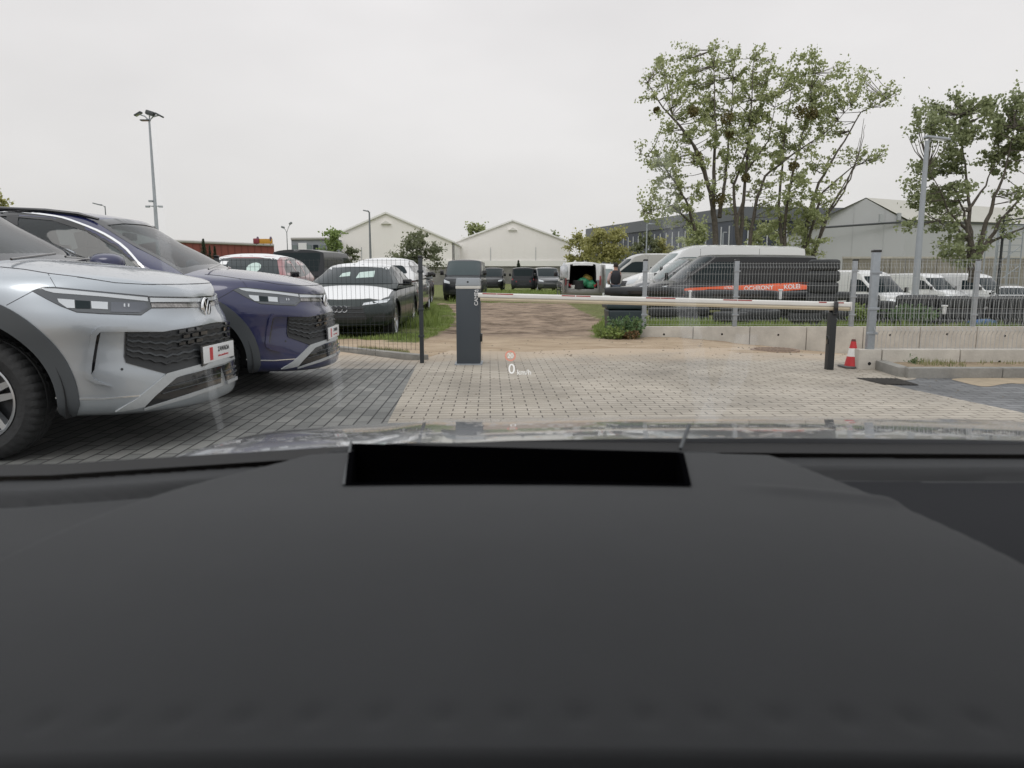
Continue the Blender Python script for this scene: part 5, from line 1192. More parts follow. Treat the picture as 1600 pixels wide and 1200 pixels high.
M_LP = mat('lamp_post_grey', (.20, .215, .23), .55, .2)
M_LPL = mat('lamp_post_light', (.36, .39, .43), .5, .2, var=.05)
r_, b_, z_ = lamp_obj('tall floodlight mast with four floodlights and a camera cluster above the blue suv', 233, 186, 50, .16, .06, [(-17, -8, .5, .35, .10, -.5), (2, -9, .55, .4, .3, .3), (16, -6, .5, .35, .10, .5), (-6, 2, .6, .3, .08, 0)], 'floodlight_mast', M_LPL)
zc = at(242, 323, 50).z - z_
for s, l in ((-1, .35), (1, .3), (-1, .12)):
    mb = MB(); mb.tube([(0, 0, zc), (s * l, -.1, zc + .05)], .03, 6); mb.box((s * (l + .1), -.1, zc + (.0 if l > .2 else .35)), (.25, .14, .12)); q = mb.obj('camera_box', M_GALV, r_)
lamp_obj('small dark street lamp with one long arm rising above the roof of the blue suv', 164, 322, 60, .06, .04, [(-12, -3, .7, .2, .08, .25)], m=M_LP)
lamp_obj('thin street lamp with two raised round heads between the red hall and the tent', 448, 362, 80, .07, .04, [(-6, -7, .35, .3, .2, .3), (6, -13, .35, .3, .2, -.6)], m=M_LP)
lamp_obj('slim street lamp with a short arm in front of the left tent', 577, 331, 50, .10, .05, [(-5, -1.5, .4, .16, .07, .2)], m=M_LP)
lamp_obj('light grey street lamp with a long flat head in front of the right tree', 1449, 220, 20, .10, .055, [(15, -4, .62, .22, .06, .12)], m=M_LPL)
lamp_obj('plain dark pole standing between the two tents', 709, 380, 100, .09, .07, [], m=M_BLACK, name='pole')
lamp_obj('thin white lamp post in front of the office block behind the white vans', 1011, 350, 62, .07, .05, [(8, 0, .6, .2, .07, 0)], m=M_LPL)
lamp_obj('short white lamp post showing over the long white van roof', 1130, 364, 62, .07, .05, [(3, -1, .3, .15, .06, 0)], m=M_LPL)
r_, b_, z_ = lamp_obj('dark pole with a crossbar behind the right tree', 1569, 345, 34, .07, .05, [], m=M_ANTH, name='pole')
mb = MB(); zz = b_.z - z_; mb.tube([(-.1, 0, zz), (1.2, 0, zz + .15)], .035, 6); mb.tube([(0, 0, zz - .3), (.6, 0, zz - .02)], .03, 6); mb.obj('crossbar', M_ANTH, r_)
# lattice scaffold at right
a = at(1560, 352, 52); b = at(1600, 352, 52); z0 = gz(a.x, 52)
lt = empty('scaffold_tower', (a.x, 52, z0), 0, 'grey steel scaffold tower in front of the warehouse at the right edge', 'scaffold')
wd = b.x - a.x; hh_ = a.z - z0
for x in (0, wd * .5, wd): 
    for yy in (0, 1.2): mb = MB(); mb.tube([(x, yy, 0), (x, yy, hh_)], .045, 6); mb.obj('upright', M_GALV, lt)
k = 0
while k * .45 < hh_:
    mb = MB(); mb.box((wd / 2, 0, k * .45 + .1), (wd, .05, .05)); mb.obj('rail', M_GALV, lt); k += 1
for k in range(4): mb = MB(); mb.tube([(0, .02, hh_ * k / 4), (wd, .02, hh_ * (k + 1) / 4)], .03, 5); mb.obj('brace', M_GALV, lt)

# ================================================================== trees
def leaf_mat(name, c1, c2, sc=.6):
    m = bpy.data.materials.new(name); m.use_nodes = True; n = m.node_tree; b = n.nodes['Principled BSDF']; Lk = n.links.new
    t = n.nodes.new('ShaderNodeTexCoord'); no = n.nodes.new('ShaderNodeTexNoise'); no.inputs['Scale'].default_value = sc; no.inputs['Detail'].default_value = 8; no.inputs['Roughness'].default_value = .8; Lk(t.outputs['Object'], no.inputs['Vector'])
    r = n.nodes.new('ShaderNodeValToRGB'); r.color_ramp.elements[0].position = .35; r.color_ramp.elements[1].position = .65; r.color_ramp.elements[0].color = (*c1, 1); r.color_ramp.elements[1].color = (*c2, 1); Lk(no.outputs['Fac'], r.inputs[0]); Lk(r.outputs[0], b.inputs['Base Color'])
    b.inputs['Roughness'].default_value = .55; tr = n.nodes.new('ShaderNodeBsdfTranslucent'); Lk(r.outputs[0], tr.inputs[0]); mx_ = n.nodes.new('ShaderNodeMixShader'); mx_.inputs[0].default_value = .35
    Lk(b.outputs[0], mx_.inputs[1]); Lk(tr.outputs[0], mx_.inputs[2]); Lk(mx_.outputs[0], n.nodes['Material Output'].inputs[0]); return m
M_BARK = mat('bark', (.11, .095, .08), .9, var=.35, vscale=6, bump=.5, bscale=12)
M_LEAF1 = leaf_mat('poplar_leaves', (.25, .30, .13), (.50, .53, .28), 1.2); M_LEAF2 = leaf_mat('maple_leaves', (.20, .24, .12), (.38, .42, .23), 1.2); M_LEAF3 = leaf_mat('yellowish_leaves', (.32, .33, .13), (.52, .49, .2)); M_LEAF4 = leaf_mat('young_leaves', (.20, .29, .09), (.34, .42, .16)); M_LEAF5 = leaf_mat('conifer_needles', (.03, .05, .03), (.07, .10, .05))
M_LEAF6 = leaf_mat('shrub_leaves', (.13, .155, .08), (.26, .28, .16)); M_MIST = leaf_mat('mistletoe_leaves', (.12, .115, .04), (.22, .18, .07))
def add_leaf(V, Fc, p, s, rd, droop=0):
    a = Vector((rd.gauss(0, 1), rd.gauss(0, 1), rd.gauss(0, 1) - droop)).normalized(); b = a.orthogonal().normalized(); b = (b * cos(rd.random() * 6.28) + a.cross(b) * sin(rd.random() * 6.28)).normalized()
    n = len(V); w_ = s * rd.uniform(.36, .5)
    V += [p - a * s * .5, p + b * w_ - a * s * .05, p + a * s * .5, p - b * w_ - a * s * .05]; Fc.append((n, n + 1, n + 2, n + 3))
def tree(label, name, base_u, Y, limbs, blobs, leaf, nleaf, lm, r0=.25, seed=1, zb=None, depth=2.2, sub=9, cl=.34, group=None, cat='tree', bark=None, twig=.012):
    rd = random.Random(seed); bx = at(base_u, 430, Y).x; z0 = gz(bx, Y) if zb is None else zb; O_ = Vector((bx, Y, z0))
    root = empty(name, tuple(O_), 0, label, cat, group); mb = MB(); pts = []
    for li, L in enumerate(limbs):
        dj = rd.uniform(-1, 1) * depth * .6; P = []; r = L[0] if isinstance(L[0], (int, float)) else r0; path = L[1:] if isinstance(L[0], (int, float)) else L
        for i, (u, v) in enumerate(path): t = i / max(1, len(path) - 1); P.append(at(u, v, Y + dj * t) - O_)
        Q = []
        for i in range(len(P) - 1):
            for k in range(4): q = P[i].lerp(P[i + 1], k / 4); q += Vector((rd.uniform(-1, 1), rd.uniform(-1, 1), 0)) * .04 if (i or k) else Vector(); Q.append(q)
        Q.append(P[-1]); n = len(Q); r *= .8; mb.tube(Q, [max(.012, r * (1 - .9 * (i / (n - 1)) ** .8)) for i in range(n)], 7)
        pts += [] if (0 < r < .11 and label.startswith('tall spreading') and path[0][0] > 1268) else [(q, max(.012, r * (1 - .88 * i / (n - 1)))) for i, q in enumerate(Q)]
    V = []; Fc = []; tot = sum(b[2] ** 2 * (b[3] if len(b) > 3 else 1) for b in blobs); tw = MB(); sc = Y / 1162.
    for b in blobs:
        u, v, r = b[:3]; dens = b[3] if len(b) > 3 else 1; c = at(u, v, Y + rd.uniform(-1, 1) * depth * .7) - O_; R = r * sc; nl = int(nleaf * r * r * dens / tot); ns = max(3, int(sub * (r / 30.) ** 2 + 3))
        for k in range(ns):
            while True:
                o = Vector((rd.uniform(-1, 1), rd.uniform(-1, 1), rd.uniform(-1, 1)))
                if o.length < 1: break
            s_ = c + Vector((o.x * R, o.y * min(R, depth), o.z * R))
            near = min(pts, key=lambda q: (q[0] - s_).length + max(0, q[0].z - s_.z) * 1.2)[0]; mid = near.lerp(s_, .55) + Vector((rd.uniform(-.1, .1), 0, -.12 * (s_ - near).length * .4)); tw.tube([near, mid, s_], [twig * 2, twig * 1.5, twig * .6], 4, False)
            m_ = max(1, nl // ns); el = cl * rd.uniform(.6, 1.3); ax = (s_ - near).normalized() if (s_ - near).length > .01 else Vector((0, 0, 1))
            for _ in range(m_):
                t = rd.gauss(0, 1) * el * 1.3; p = s_ + ax * t + Vector((rd.gauss(0, 1), rd.gauss(0, 1), rd.gauss(0, 1))) * el * .55; add_leaf(V, Fc, p, leaf * rd.uniform(.7, 1.25), rd, .4)
    n0 = len(mb.v); mb.add(tw.v, tw.f); mb.obj('trunk', bark or M_BARK, root, 60)
    mesh_obj('crown', V, Fc, lm, root); return root
limbs = [(.30, (1160, 420), (1150, 350), (1165, 300)), (.26, (1120, 420), (1116, 345), (1110, 300), (1095, 250), (1085, 228), (1060, 195), (1035, 168), (1012, 128)),
    (.18, (1114, 320), (1117, 250), (1118, 180), (1115, 78)), (.17, (1124, 340), (1133, 280), (1140, 200), (1148, 95)), (.13, (1086, 360), (1075, 320), (1055, 285), (1030, 250), (992, 238)), (.10, (1082, 350), (1050, 322), (1005, 330)),
    (.2, (1156, 400), (1160, 330), (1166, 270), (1172, 180), (1178, 90)), (.15, (1150, 350), (1146, 290), (1185, 180), (1206, 92)), (.16, (1168, 400), (1180, 320), (1195, 275), (1240, 240), (1290, 208), (1330, 165)), (.16, (1225, 400), (1228, 330), (1238, 270), (1262, 180), (1275, 92)),
    (.15, (1222, 380), (1216, 320), (1222, 260), (1230, 180), (1240, 110)), (.17, (1255, 400), (1262, 340), (1280, 285), (1310, 235), (1345, 175), (1402, 148)), (.13, (1270, 400), (1290, 340), (1318, 300), (1340, 245), (1350, 185)), (.1, (1272, 400), (1294, 330), (1328, 280), (1346, 230), (1352, 195)), (.09, (1275, 390), (1300, 320), (1335, 262), (1344, 215)),
    (.12, (1262, 380), (1285, 300), (1330, 262), (1384, 240)), (.1, (1100, 270), (1075, 210), (1050, 180)), (.1, (1165, 270), (1200, 220), (1215, 150))]
blobs = [(1030, 92, 14, .5), (1018, 125, 16, .6), (1042, 112, 24), (1065, 92, 22), (1070, 125, 28), (1045, 150, 26), (1010, 155, 14, .6), (1035, 195, 18, .7), (1115, 78, 12, .9), (1105, 105, 24), (1100, 140, 30), (1085, 175, 30), (1120, 170, 30), (1060, 215, 22, .8), (1145, 95, 20), (1150, 130, 28), (1178, 90, 18, .8), (1190, 120, 28), (1175, 160, 30), (1150, 190, 30), (1205, 90, 10, .7), (1195, 180, 30), (1220, 140, 26), (1240, 110, 24), (1250, 150, 30), (1275, 95, 18), (1280, 130, 28), (1290, 165, 28), (1310, 115, 18, .7), (1325, 140, 24), (1350, 120, 20, .7), (1350, 155, 20, .8), (1385, 140, 16, .6), (1396, 152, 12, .6), (1270, 190, 30), (1235, 200, 28), (1205, 220, 28), (1165, 225, 28), (1125, 220, 26), (1100, 205, 22), (1085, 250, 20, .7),
    (1000, 238, 14, .6), (1020, 240, 20, .9), (1045, 235, 20, .9), (1035, 270, 26), (1060, 270, 26, .9), (1075, 300, 26), (1045, 305, 24), (1010, 315, 18, .8), (1005, 335, 12, .6), (1035, 335, 22, .8), (1075, 335, 24, .9), (1140, 255, 22), (1175, 260, 24), (1210, 250, 24, .9), (1140, 300, 18, .6), (1180, 290, 20, .6), (1120, 285, 14, .6), (1235, 240, 22, .8), (1265, 230, 22, .7), (1300, 200, 22, .7), (1240, 290, 26, 1.1), (1255, 270, 20), (1215, 300, 20, .7), (1290, 250, 20, .6), (1345, 235, 18, .7), (1375, 240, 14, .7), (1365, 255, 10, .6), (1325, 245, 14, .5), (1300, 300, 18, .7), (1270, 315, 24, .9), (1230, 335, 30, 1.2), (1200, 345, 24, 1.), (1260, 350, 28, 1.2), (1285, 330, 18, .7), (1170, 350, 20, .8), (1245, 375, 26, 1.3), (1275, 385, 16, 1), (1140, 330, 14, .5), (1255, 400, 22, 1)]
tree('tall spreading poplar with many stems and mistletoe balls behind the long white van', 'poplar_tree', 1165, 45, limbs, blobs, .155, 31000, M_LEAF1, .3, 3, depth=2.6, sub=13, cl=.20)
limbs2 = [(.22, (1518, 440), (1516, 400), (1514, 370), (1505, 330), (1488, 290)), (.16, (1520, 400), (1515, 350), (1514, 300), (1505, 240), (1500, 180)), (.2, (1525, 410), (1535, 370), (1550, 320), (1570, 270), (1585, 200)), (.14, (1530, 400), (1560, 350), (1600, 300), (1640, 270)), (.1, (1516, 380), (1490, 350), (1470, 300), (1450, 260)), (.12, (1530, 390), (1560, 372), (1610, 352), (1650, 340)), (.1, (1510, 330), (1540, 290), (1560, 240)), (.1, (1512, 360), (1480, 330), (1465, 345))]
blobs2 = [(1445, 190, 18, .8), (1430, 210, 12, .6), (1465, 175, 18), (1495, 160, 18, .8), (1500, 185, 24), (1470, 205, 24, .9), (1530, 165, 20, .8), (1530, 200, 26), (1560, 180, 22), (1580, 160, 16, .8), (1590, 200, 26), (1600, 170, 20), (1560, 215, 24), (1500, 225, 22, .9), (1625, 200, 30), (1620, 240, 26), (1440, 270, 16, .8), (1425, 290, 14, .7), (1455, 255, 20), (1480, 250, 22), (1475, 285, 26, 1.2), (1445, 310, 20), (1425, 345, 14, .7), (1470, 325, 24, 1.1), (1455, 350, 14, .7), (1500, 300, 18, .6), (1485, 345, 16, .8), (1540, 255, 20, .7), (1570, 255, 22, .9), (1590, 235, 18), (1490, 385, 20, .9), (1510, 375, 16, .8), (1540, 380, 14, .5), (1475, 388, 12, .6), (1505, 400, 20, 1), (1560, 345, 10, .5), (1575, 360, 14, .6), (1590, 330, 12, .5), (1600, 300, 16, .5), (1560, 300, 12, .3)]
tree('broad leafy tree with a forked trunk behind the right yard lamp', 'maple_tree', 1520, 34, limbs2, blobs2, .145, 16000, M_LEAF2, .2, 8, depth=2.0, sub=13, cl=.17)
for i, (u, v, r, lab) in enumerate(((1252, 174, 13, 'largest brown mistletoe ball in the upper right of the poplar'), (1270, 178, 9, 'brown mistletoe ball just right of the largest one'), (1136, 184, 11, 'mistletoe ball left of the middle of the poplar crown'), (1083, 174, 9, 'mistletoe ball on the left limb of the poplar'), (1140, 208, 8, 'mistletoe ball on the middle stem of the poplar'), (1090, 248, 11, 'mistletoe ball where the left limb bends, low in the poplar'), (1124, 312, 11, 'lowest mistletoe ball close to the left stem of the poplar'), (1165, 278, 7, 'small brown mistletoe ball on the central stem of the poplar'), (1240, 260, 8, 'mistletoe ball on the right hand stems of the poplar'), (1026, 172, 5, 'tiny mistletoe ball at the far left end of the poplar'))):
    rd = random.Random(50 + i); c = at(u, v, 44.3); R = r * 44.3 / 1162; V = []; Fc = []
    for _ in range(260):
        d = Vector((rd.gauss(0, 1), rd.gauss(0, 1), rd.gauss(0, 1))).normalized() * R * rd.random() ** .45; add_leaf(V, Fc, d, .13, rd)
    o = mesh_obj('mistletoe', V, Fc, M_MIST); o.location = c; tag(o, lab, 'mistletoe', 'mistletoe balls in the poplar')
# smaller trees and shrubs
def bush_tree(label, name, u, vt, vb, w, Y, lm, nleaf, leaf, seed, dens=1., stems=5, group=None, cat='tree'):
    rd = random.Random(seed); h = vb - vt; limbs = [(.05, (u, vb + 8), (u + rd.uniform(-3, 3), vb - h * .4), (u + rd.uniform(-4, 4), vt + h * .1))]
    for k in range(stems): a = (k / (stems - 1) - .5) * w * .8; limbs.append((.03, (u, vb), (u + a * .5, vb - h * .4), (u + a, vt + h * rd.uniform(.15, .5))))
    bl = []
    for k in range(int(14 * dens) + 6): t = rd.random(); y = vb - h * (t * .95); ww = w * .5 * (sin(pi * min(1, t * .75 + .2))); bl.append((u + rd.uniform(-1, 1) * ww, y, rd.uniform(.10, .18) * max(w, h)))
    return tree(label, name, u, Y, limbs, bl, leaf, nleaf, lm, .05, seed, depth=w * Y / 1162 * .4, sub=6, cl=.09 * h * Y / 1162 * .9, group=group, cat=cat, twig=.006)
bush_tree('young pale green tree in front of the left tent and small office', 'young_tree', 520, 360, 408, 30, 42, M_LEAF4, 2600, .13, 21, .8)
bush_tree('low dark shrub right of the young pale green tree', 'shrub', 548, 388, 410, 26, 40, M_LEAF6, 1200, .10, 22, .6, cat='shrub')
bush_tree('grey green feathery shrub in front of the left tent', 'feathery_shrub', 650, 366, 418, 72, 40, M_LEAF6, 5200, .11, 23, 1.6, 9, cat='shrub')
bush_tree('green tree top showing above the left slope of the middle tent', 'round_tree', 745, 350, 395, 40, 175, M_LEAF1, 1800, .6, 24)
bush_tree('small tree top peeking over the right slope of the middle tent', 'background_tree', 866, 363, 385, 14, 175, M_LEAF2, 700, .5, 25)
bush_tree('tree top at the far left edge above the blue suv roof', 'background_tree', -4, 306, 345, 18, 70, M_LEAF3, 700, .3, 26)
for i, (u, vt, w, Y, lm, lab) in enumerate(((905, 366, 42, 72, M_LEAF3, 'yellowing bush left of the office block behind the open van'), (935, 358, 44, 70, M_LEAF3, 'tall yellow green bush against the left end of the office block'), (962, 352, 38, 70, M_LEAF3, 'yellow green bush second from the left end of the office block'), (1010, 368, 40, 66, M_LEAF6, 'sparse bush under the first row of slits of the office block'), (1035, 376, 34, 66, M_LEAF3, 'low brownish bush in front of the office block'), (1090, 350, 56, 64, M_LEAF1, 'green bush in front of the office block left of the poplar stems'), (1200, 352, 60, 62, M_LEAF1, 'dense green bush between the poplar stems and the warehouse'))):
    bush_tree(lab, 'tall_bush', u, vt, 408, w, Y, lm, 2300, .22, 40 + i, 1.4, group='bushes in front of the office block', cat='bush')
# conifers
def conifer(label, u, vt, vb, w, Y, seed, zb=None):
    rd = random.Random(seed); t = at(u, vt, Y); z0 = at(u, vb, Y).z; O_ = Vector((t.x, Y, z0)); root = empty('conifer', tuple(O_), 0, label, 'tree', 'small conifers'); h = t.z - z0; R = w / 2 * Y / 1162
    mb = MB(); mb.tube([(0, 0, min(0, gz(t.x, Y) - z0)), (0, 0, h * .95)], [R * .12, .01], 6); V = []; Fc = []
    n = 16
    for k in range(n):
        z = h * (.08 + .9 * k / n); rr = R * (1 - k / n) * rd.uniform(.75, 1.15) + .02
        for j in range(9):
            a = rd.random() * 6.28; e = Vector((cos(a) * rr, sin(a) * rr, z - rr * .25)); mb.tube([(0, 0, z), e], [.02 * R, .006], 4, False)
            for _ in range(26): s = rd.random(); p = Vector((0, 0, z)).lerp(e, s) + Vector((rd.gauss(0, 1), rd.gauss(0, 1), rd.gauss(0, 1))) * R * .06; add_leaf(V, Fc, p, R * .16, rd, .2)
    mb.obj('trunk', M_BARK, root); mesh_obj('crown', V, Fc, M_LEAF5, root); return root
conifer('dark conifer standing before the red hall, tallest of the three', 317, 371, 410, 16, 60, 61); conifer('dark conifer before the red hall, middle of the three', 327, 382, 410, 10, 60, 62); conifer('dark conifer before the red hall, rightmost of the three', 335, 383, 410, 11, 61, 63)
conifer('tiny conifer above the delivery van roof in front of the middle tent', 810, 406, 424, 11, 85, 64)

# ================================================================== grass, weeds
def blades(name, polys, n, h, lm, seed, zoff=0., wd=.006, sheetz=None, lean=.5):
    rd = random.Random(seed); V = []; Fc = []
    for poly in polys:
        x0 = min(p[0] for p in poly); x1 = max(p[0] for p in poly); y0 = min(p[1] for p in poly); y1 = max(p[1] for p in poly); A_ = abs(area(poly)); c = 0; lim = int(n * A_ / sum(abs(area(q)) for q in polys))
        while c < lim:
            x, y = rd.uniform(x0, x1), rd.uniform(y0, y1)
            if not inpoly((x, y), poly): continue
            c += 1; nn = NZ.noise(Vector((x * 1.3, y * 1.3, seed)))
            if nn < -.25 and rd.random() < .8: continue
            z = (gz(x, y) if sheetz is None else sheetz) + zoff; hh = h * rd.uniform(.4, 1.15) * (1 + nn * .8); a = rd.random() * 6.28; d = Vector((cos(a), sin(a), 0)); w_ = Vector((-d.y, d.x, 0)) * wd * rd.uniform(.7, 1.3); b = Vector((x, y, z - .01)); m_ = b + Vector((0, 0, hh * .6)) + d * hh * .15; t = b + Vector((0, 0, hh)) + d * hh * lean * rd.random()
            k = len(V); V += [b - w_, b + w_, m_ + w_ * .7, m_ - w_ * .7, t]; Fc += [(k, k + 1, k + 2, k + 3), (k + 3, k + 2, k + 4)]
    return tag(mesh_obj(name, V, Fc, lm), kind='stuff')
M_GR1 = leaf_mat('grass_blades', (.14, .20, .05), (.30, .38, .11), 1.5); M_GR2 = leaf_mat('dry_grass_blades', (.15, .18, .07), (.34, .33, .16), 2)
tag(blades('grass_verge', [GRASS_POLYS[0]], 24000, .075, M_GR1, 1, wd=.007), 'long green grass under and beside the green sedan', 'grass')
tag(blades('tall_grass', [[P2(642, 520, -.1), P2(612, 520, -.1), P2(628, 500, -.1), P2(650, 480, -.1), P2(680, 480, -.1), P2(690, 510, -.1)]], 5000, .30, M_GR1, 7, wd=.008), 'tall grass tufts beside the rear wheel of the green sedan', 'grass')
tag(blades('grass_clump', [GRASS_POLYS[1]], 9000, .10, M_GR1, 2), 'patch of green grass at the left end of the long wall', 'grass')
tag(blades('far_grass', [[(-3, 34), (8, 34), (9, 56), (-4, 56)]], 16000, .22, M_GR1, 3, wd=.02), 'strip of grass before the far row of vans', 'grass')
tag(blades('yard_grass', [[(2.5, 13.2), (12, 13.2), (12, 17), (2.5, 17)]], 13000, .11, M_GR1, 4, wd=.008), 'uneven grass behind the rear mesh fence', 'grass')
tag(blades('bed_grass', [[(4.5, 8.0), (4.9, 7.9), (5.2, 8.38), (4.6, 8.38)], [(5.2, 8.15), (10, 8.05), (10, 8.38), (5.2, 8.38)]], 1300, .07, M_GR2, 5, sheetz=.09, wd=.004), 'dry grass tufts in the soil bed behind the right kerb', 'grass')
tag(blades('kerb_grass', [[P2(560, 549), P2(640, 556), P2(640, 549), P2(560, 543)]], 900, .06, M_GR2, 6, wd=.004), 'thin grass along the left kerb', 'grass')
def weed(label, name, u, v, Y, w, h, n, lm, leaf, seed, z=None):
    rd = random.Random(seed); p = at(u, v, Y); z0 = gz(p.x, Y) if z is None else z; O_ = Vector((p.x, Y, z0)); root = empty(name, tuple(O_), 0, label, 'plant'); mb = MB(); V = []; Fc = []
    for k in range(n):
        a = rd.random() * 6.28; r = w * .5 * rd.random() ** .6; e = Vector((cos(a) * r * 1.2, sin(a) * r * .8, h * rd.uniform(.45, 1.05) * (1 - .35 * (r / w)))); b = Vector((cos(a) * r * .4, sin(a) * r * .4, 0)); mb.tube([b, b.lerp(e, .5) + Vector((0, 0, .03)), e], [.006, .005, .002], 4, False)
        for j in range(13): s = rd.uniform(.25, 1.02); q = b.lerp(e, s) + Vector((rd.gauss(0, 1), rd.gauss(0, 1), rd.gauss(0, .6))) * .035; add_leaf(V, Fc, q, leaf * rd.uniform(.6, 1.3), rd, .1)
    mb.obj('stems', M_LEAF2, root); mesh_obj('leaves', V, Fc, lm, root); return root
M_NET = leaf_mat('nettle_leaves', (.07, .13, .05), (.15, .24, .10), 3)
weed('dense dark green weed at the left end of the long wall', 'leafy_weed', 978, 515, 12.75, .62, .40, 110, M_NET, .055, 71); weed('lower weed with yellow tips beside the dense one at the wall end', 'leafy_weed', 955, 518, 12.6, .5, .24, 60, M_GR1, .045, 72)
weed('reddish brown dry weed at the corner of the long wall', 'dry_weed', 987, 524, 12.55, .22, .16, 26, leaf_mat('dry_leaves', (.16, .09, .04), (.25, .17, .08)), .04, 73)
weed('small tuft of weeds by the front wall foot', 'weed_tuft', 1428, 572, 8.3, .08, .05, 8, M_NET, .018, 74, .09)
weed('weeds growing between the tyre stacks behind the front fence', 'leafy_weed', 1425, 500, 14.2, 1.0, .42, 90, M_NET, .06, 75); weed('yellow green weeds between the striped van and the tyres', 'leafy_weed', 1345, 500, 14.6, .7, .45, 70, M_GR1, .06, 76)

# ================================================================== tyre stacks and yard clutter
ORD = ['bottom', 'second', 'third', 'fourth', 'fifth', 'sixth', 'seventh', 'eighth']
def tyre_stack(desc, u, Y, dia, wd, n, z0, seed):
    rd = random.Random(seed); c = at(u, 430, Y); me = None
    for k in range(n):
        d = dia * (1 - .02 * rd.random()); 
        mb = MB(); r = d / 2; rr = r * .58; h = wd / 2
        prof = [(rr, -h * .7), (rr + .02, -h * .95), (r - .06, -h), (r - .015, -h * .8), (r, -h * .5), (r, -h * .06), (r - .008, -h * .03), (r - .008, h * .03), (r, h * .06), (r, h * .5), (r - .015, h * .8), (r - .06, h), (rr + .02, h * .95), (rr, h * .7)]
        mb.lathe(prof, 72, (0, 0, 0), 'z'); q = len(prof); V = []
        for i, v in enumerate(mb.v):
            kk, j = i // q, i % q
            if 3 <= j <= 10 and kk % 3 == 0: l = hypot(v[0], v[1]); s = (l - .012) / l; v = (v[0] * s, v[1] * s, v[2])
            V.append(v)
        mb.v = V
        # wavy dust lighter film comes from the material
        o = mb.obj('tyre', M_TYRES, None, 30); fixn(o); o.location = (c.x + rd.uniform(-.015, .015), Y + rd.uniform(-.02, .02), z0 + wd * (k + .5) * .98); o.rotation_euler = (rd.uniform(-.02, .02), rd.uniform(-.02, .02), rd.random())
        w_ = 'top' if k == n - 1 else ORD[k]
        tag(o, f'{w_} tyre of the {desc}', 'tyre', 'tyres stacked behind the right fences')
M_TYRES = mat('stacked_tyre_rubber', (.03, .033, .035), .8, col2=(.055, .058, .06), vscale=5, bump=.2)
tyre_stack('tall stack at the tail of the striped van', 1287, 15.6, .63, .235, 6, 0.02, 1)
tyre_stack('stack right of the fence post with the black cap', 1384, 14.6, .46, .19, 3, .02, 2)
tyre_stack('wide stack in front of the middle white van', 1437, 14.9, .80, .225, 3, .02, 3)
tyre_stack('wide stack touching the rear fence post', 1505, 14.5, .86, .22, 3, .02, 4)
tyre_stack('stack at the right edge of the photo', 1590, 14.3, .92, .23, 3, .0, 5)
tyre_stack('low stack under the front wheel of the striped van', 1085, 17.5, .75, .20, 2, -.05, 6)
tyre_stack('low stack between the barrier post and the striped van', 1225, 16.8, .80, .21, 2, -.0, 7)
tyre_stack('low stack behind the left fence post', 1040, 17.0, .74, .2, 2, -.05, 8)
tyre_stack('low stack behind the middle post of the rear fence', 1160, 17.0, .9, .22, 2, -.03, 9)
tyre_stack('dark stack left of the barrier rest post', 1262, 14.3, .62, .19, 3, .0, 10)
tyre_stack('dark stack behind the barrier rest post', 1315, 14.9, .62, .19, 2, .0, 12)
tyre_stack('wide low stack right of the middle post of the rear fence', 1145, 14.8, .7, .18, 2, .0, 13)
tyre_stack('wide stack at the right side of the tall front fence post', 1352, 16.8, .7, .22, 3, .0, 14)
tyre_stack('leaning wide stack below the word on the striped van', 1190, 15.4, .85, .19, 2, .0, 11)
# dark plastic trough
a = at(976, 455, 15.2); tr_ = empty('plastic_trough', (a.x, 15.2, gz(a.x, 15.2)), 0, 'big dark blue green plastic trough at the left end of the rear fence', 'container')
hz = at(976, 455, 15.2).z - gz(a.x, 15.2)
mb = MB(); mb.prism([(-.33, 0), (.36, 0), (.38, hz * .55), (-.36, hz * .55)], 'y', -.3, .5); q = mb.obj('lower_body', mat('trough_plastic', (.025, .04, .048), .4, var=.2, vscale=4), tr_); fixn(q); bevel(q, .05, 3)
mb = MB(); mb.box((0, .1, hz * .63), (.80, .86, .10)); q = mb.obj('rim', mat('trough_plastic', (.025, .04, .048), .4), tr_); bevel(q, .03)
# black bumper pile behind the fence
for i, (u0, u1, v, Y, lab) in enumerate(((948, 1075, 456, 15.8, 'black plastic bumper lying on the trough at the left fence end'), (1075, 1225, 461, 16.0, 'black bumper lying on the low tyres under the striped van'), (1170, 1345, 463, 16.2, 'black bumper behind the barrier arm near its rest post'))):
    p0 = at(u0, v, Y); p1 = at(u1, v + 1, Y); root = empty('plastic_bumper', tuple(p0), 0, lab, 'bumper', 'black bumpers lying behind the rear fence'); Lp = p1.x - p0.x
    mb = MB(); prof = [(0, -.10), (-.06, -.06), (-.08, .02), (-.05, .09), (.02, .11), (.04, .08), (-.01, .05), (-.03, 0), (.0, -.06), (.05, -.10)]
    n = 14; vs = []
    for k in range(n + 1):
        t = k / n; cy = .35 * (2 * t - 1) ** 4 + .05 * (2 * t - 1) ** 2
        vs += [(t * Lp, y + cy, z * (1 - .25 * (2 * t - 1) ** 4)) for y, z in prof]
    m_ = len(prof); mb.add(vs, [(k * m_ + j, k * m_ + (j + 1) % m_, (k + 1) * m_ + (j + 1) % m_, (k + 1) * m_ + j) for k in range(n) for j in range(m_)]); q = mb.obj('shell', M_DARKP, root, 40); fixn(q)
    mb = MB(); mb.box((Lp * .5, -.085, -.01), (Lp * .5, .01, .06)); q = mb.obj('grille_insert', M_BLACK, root)
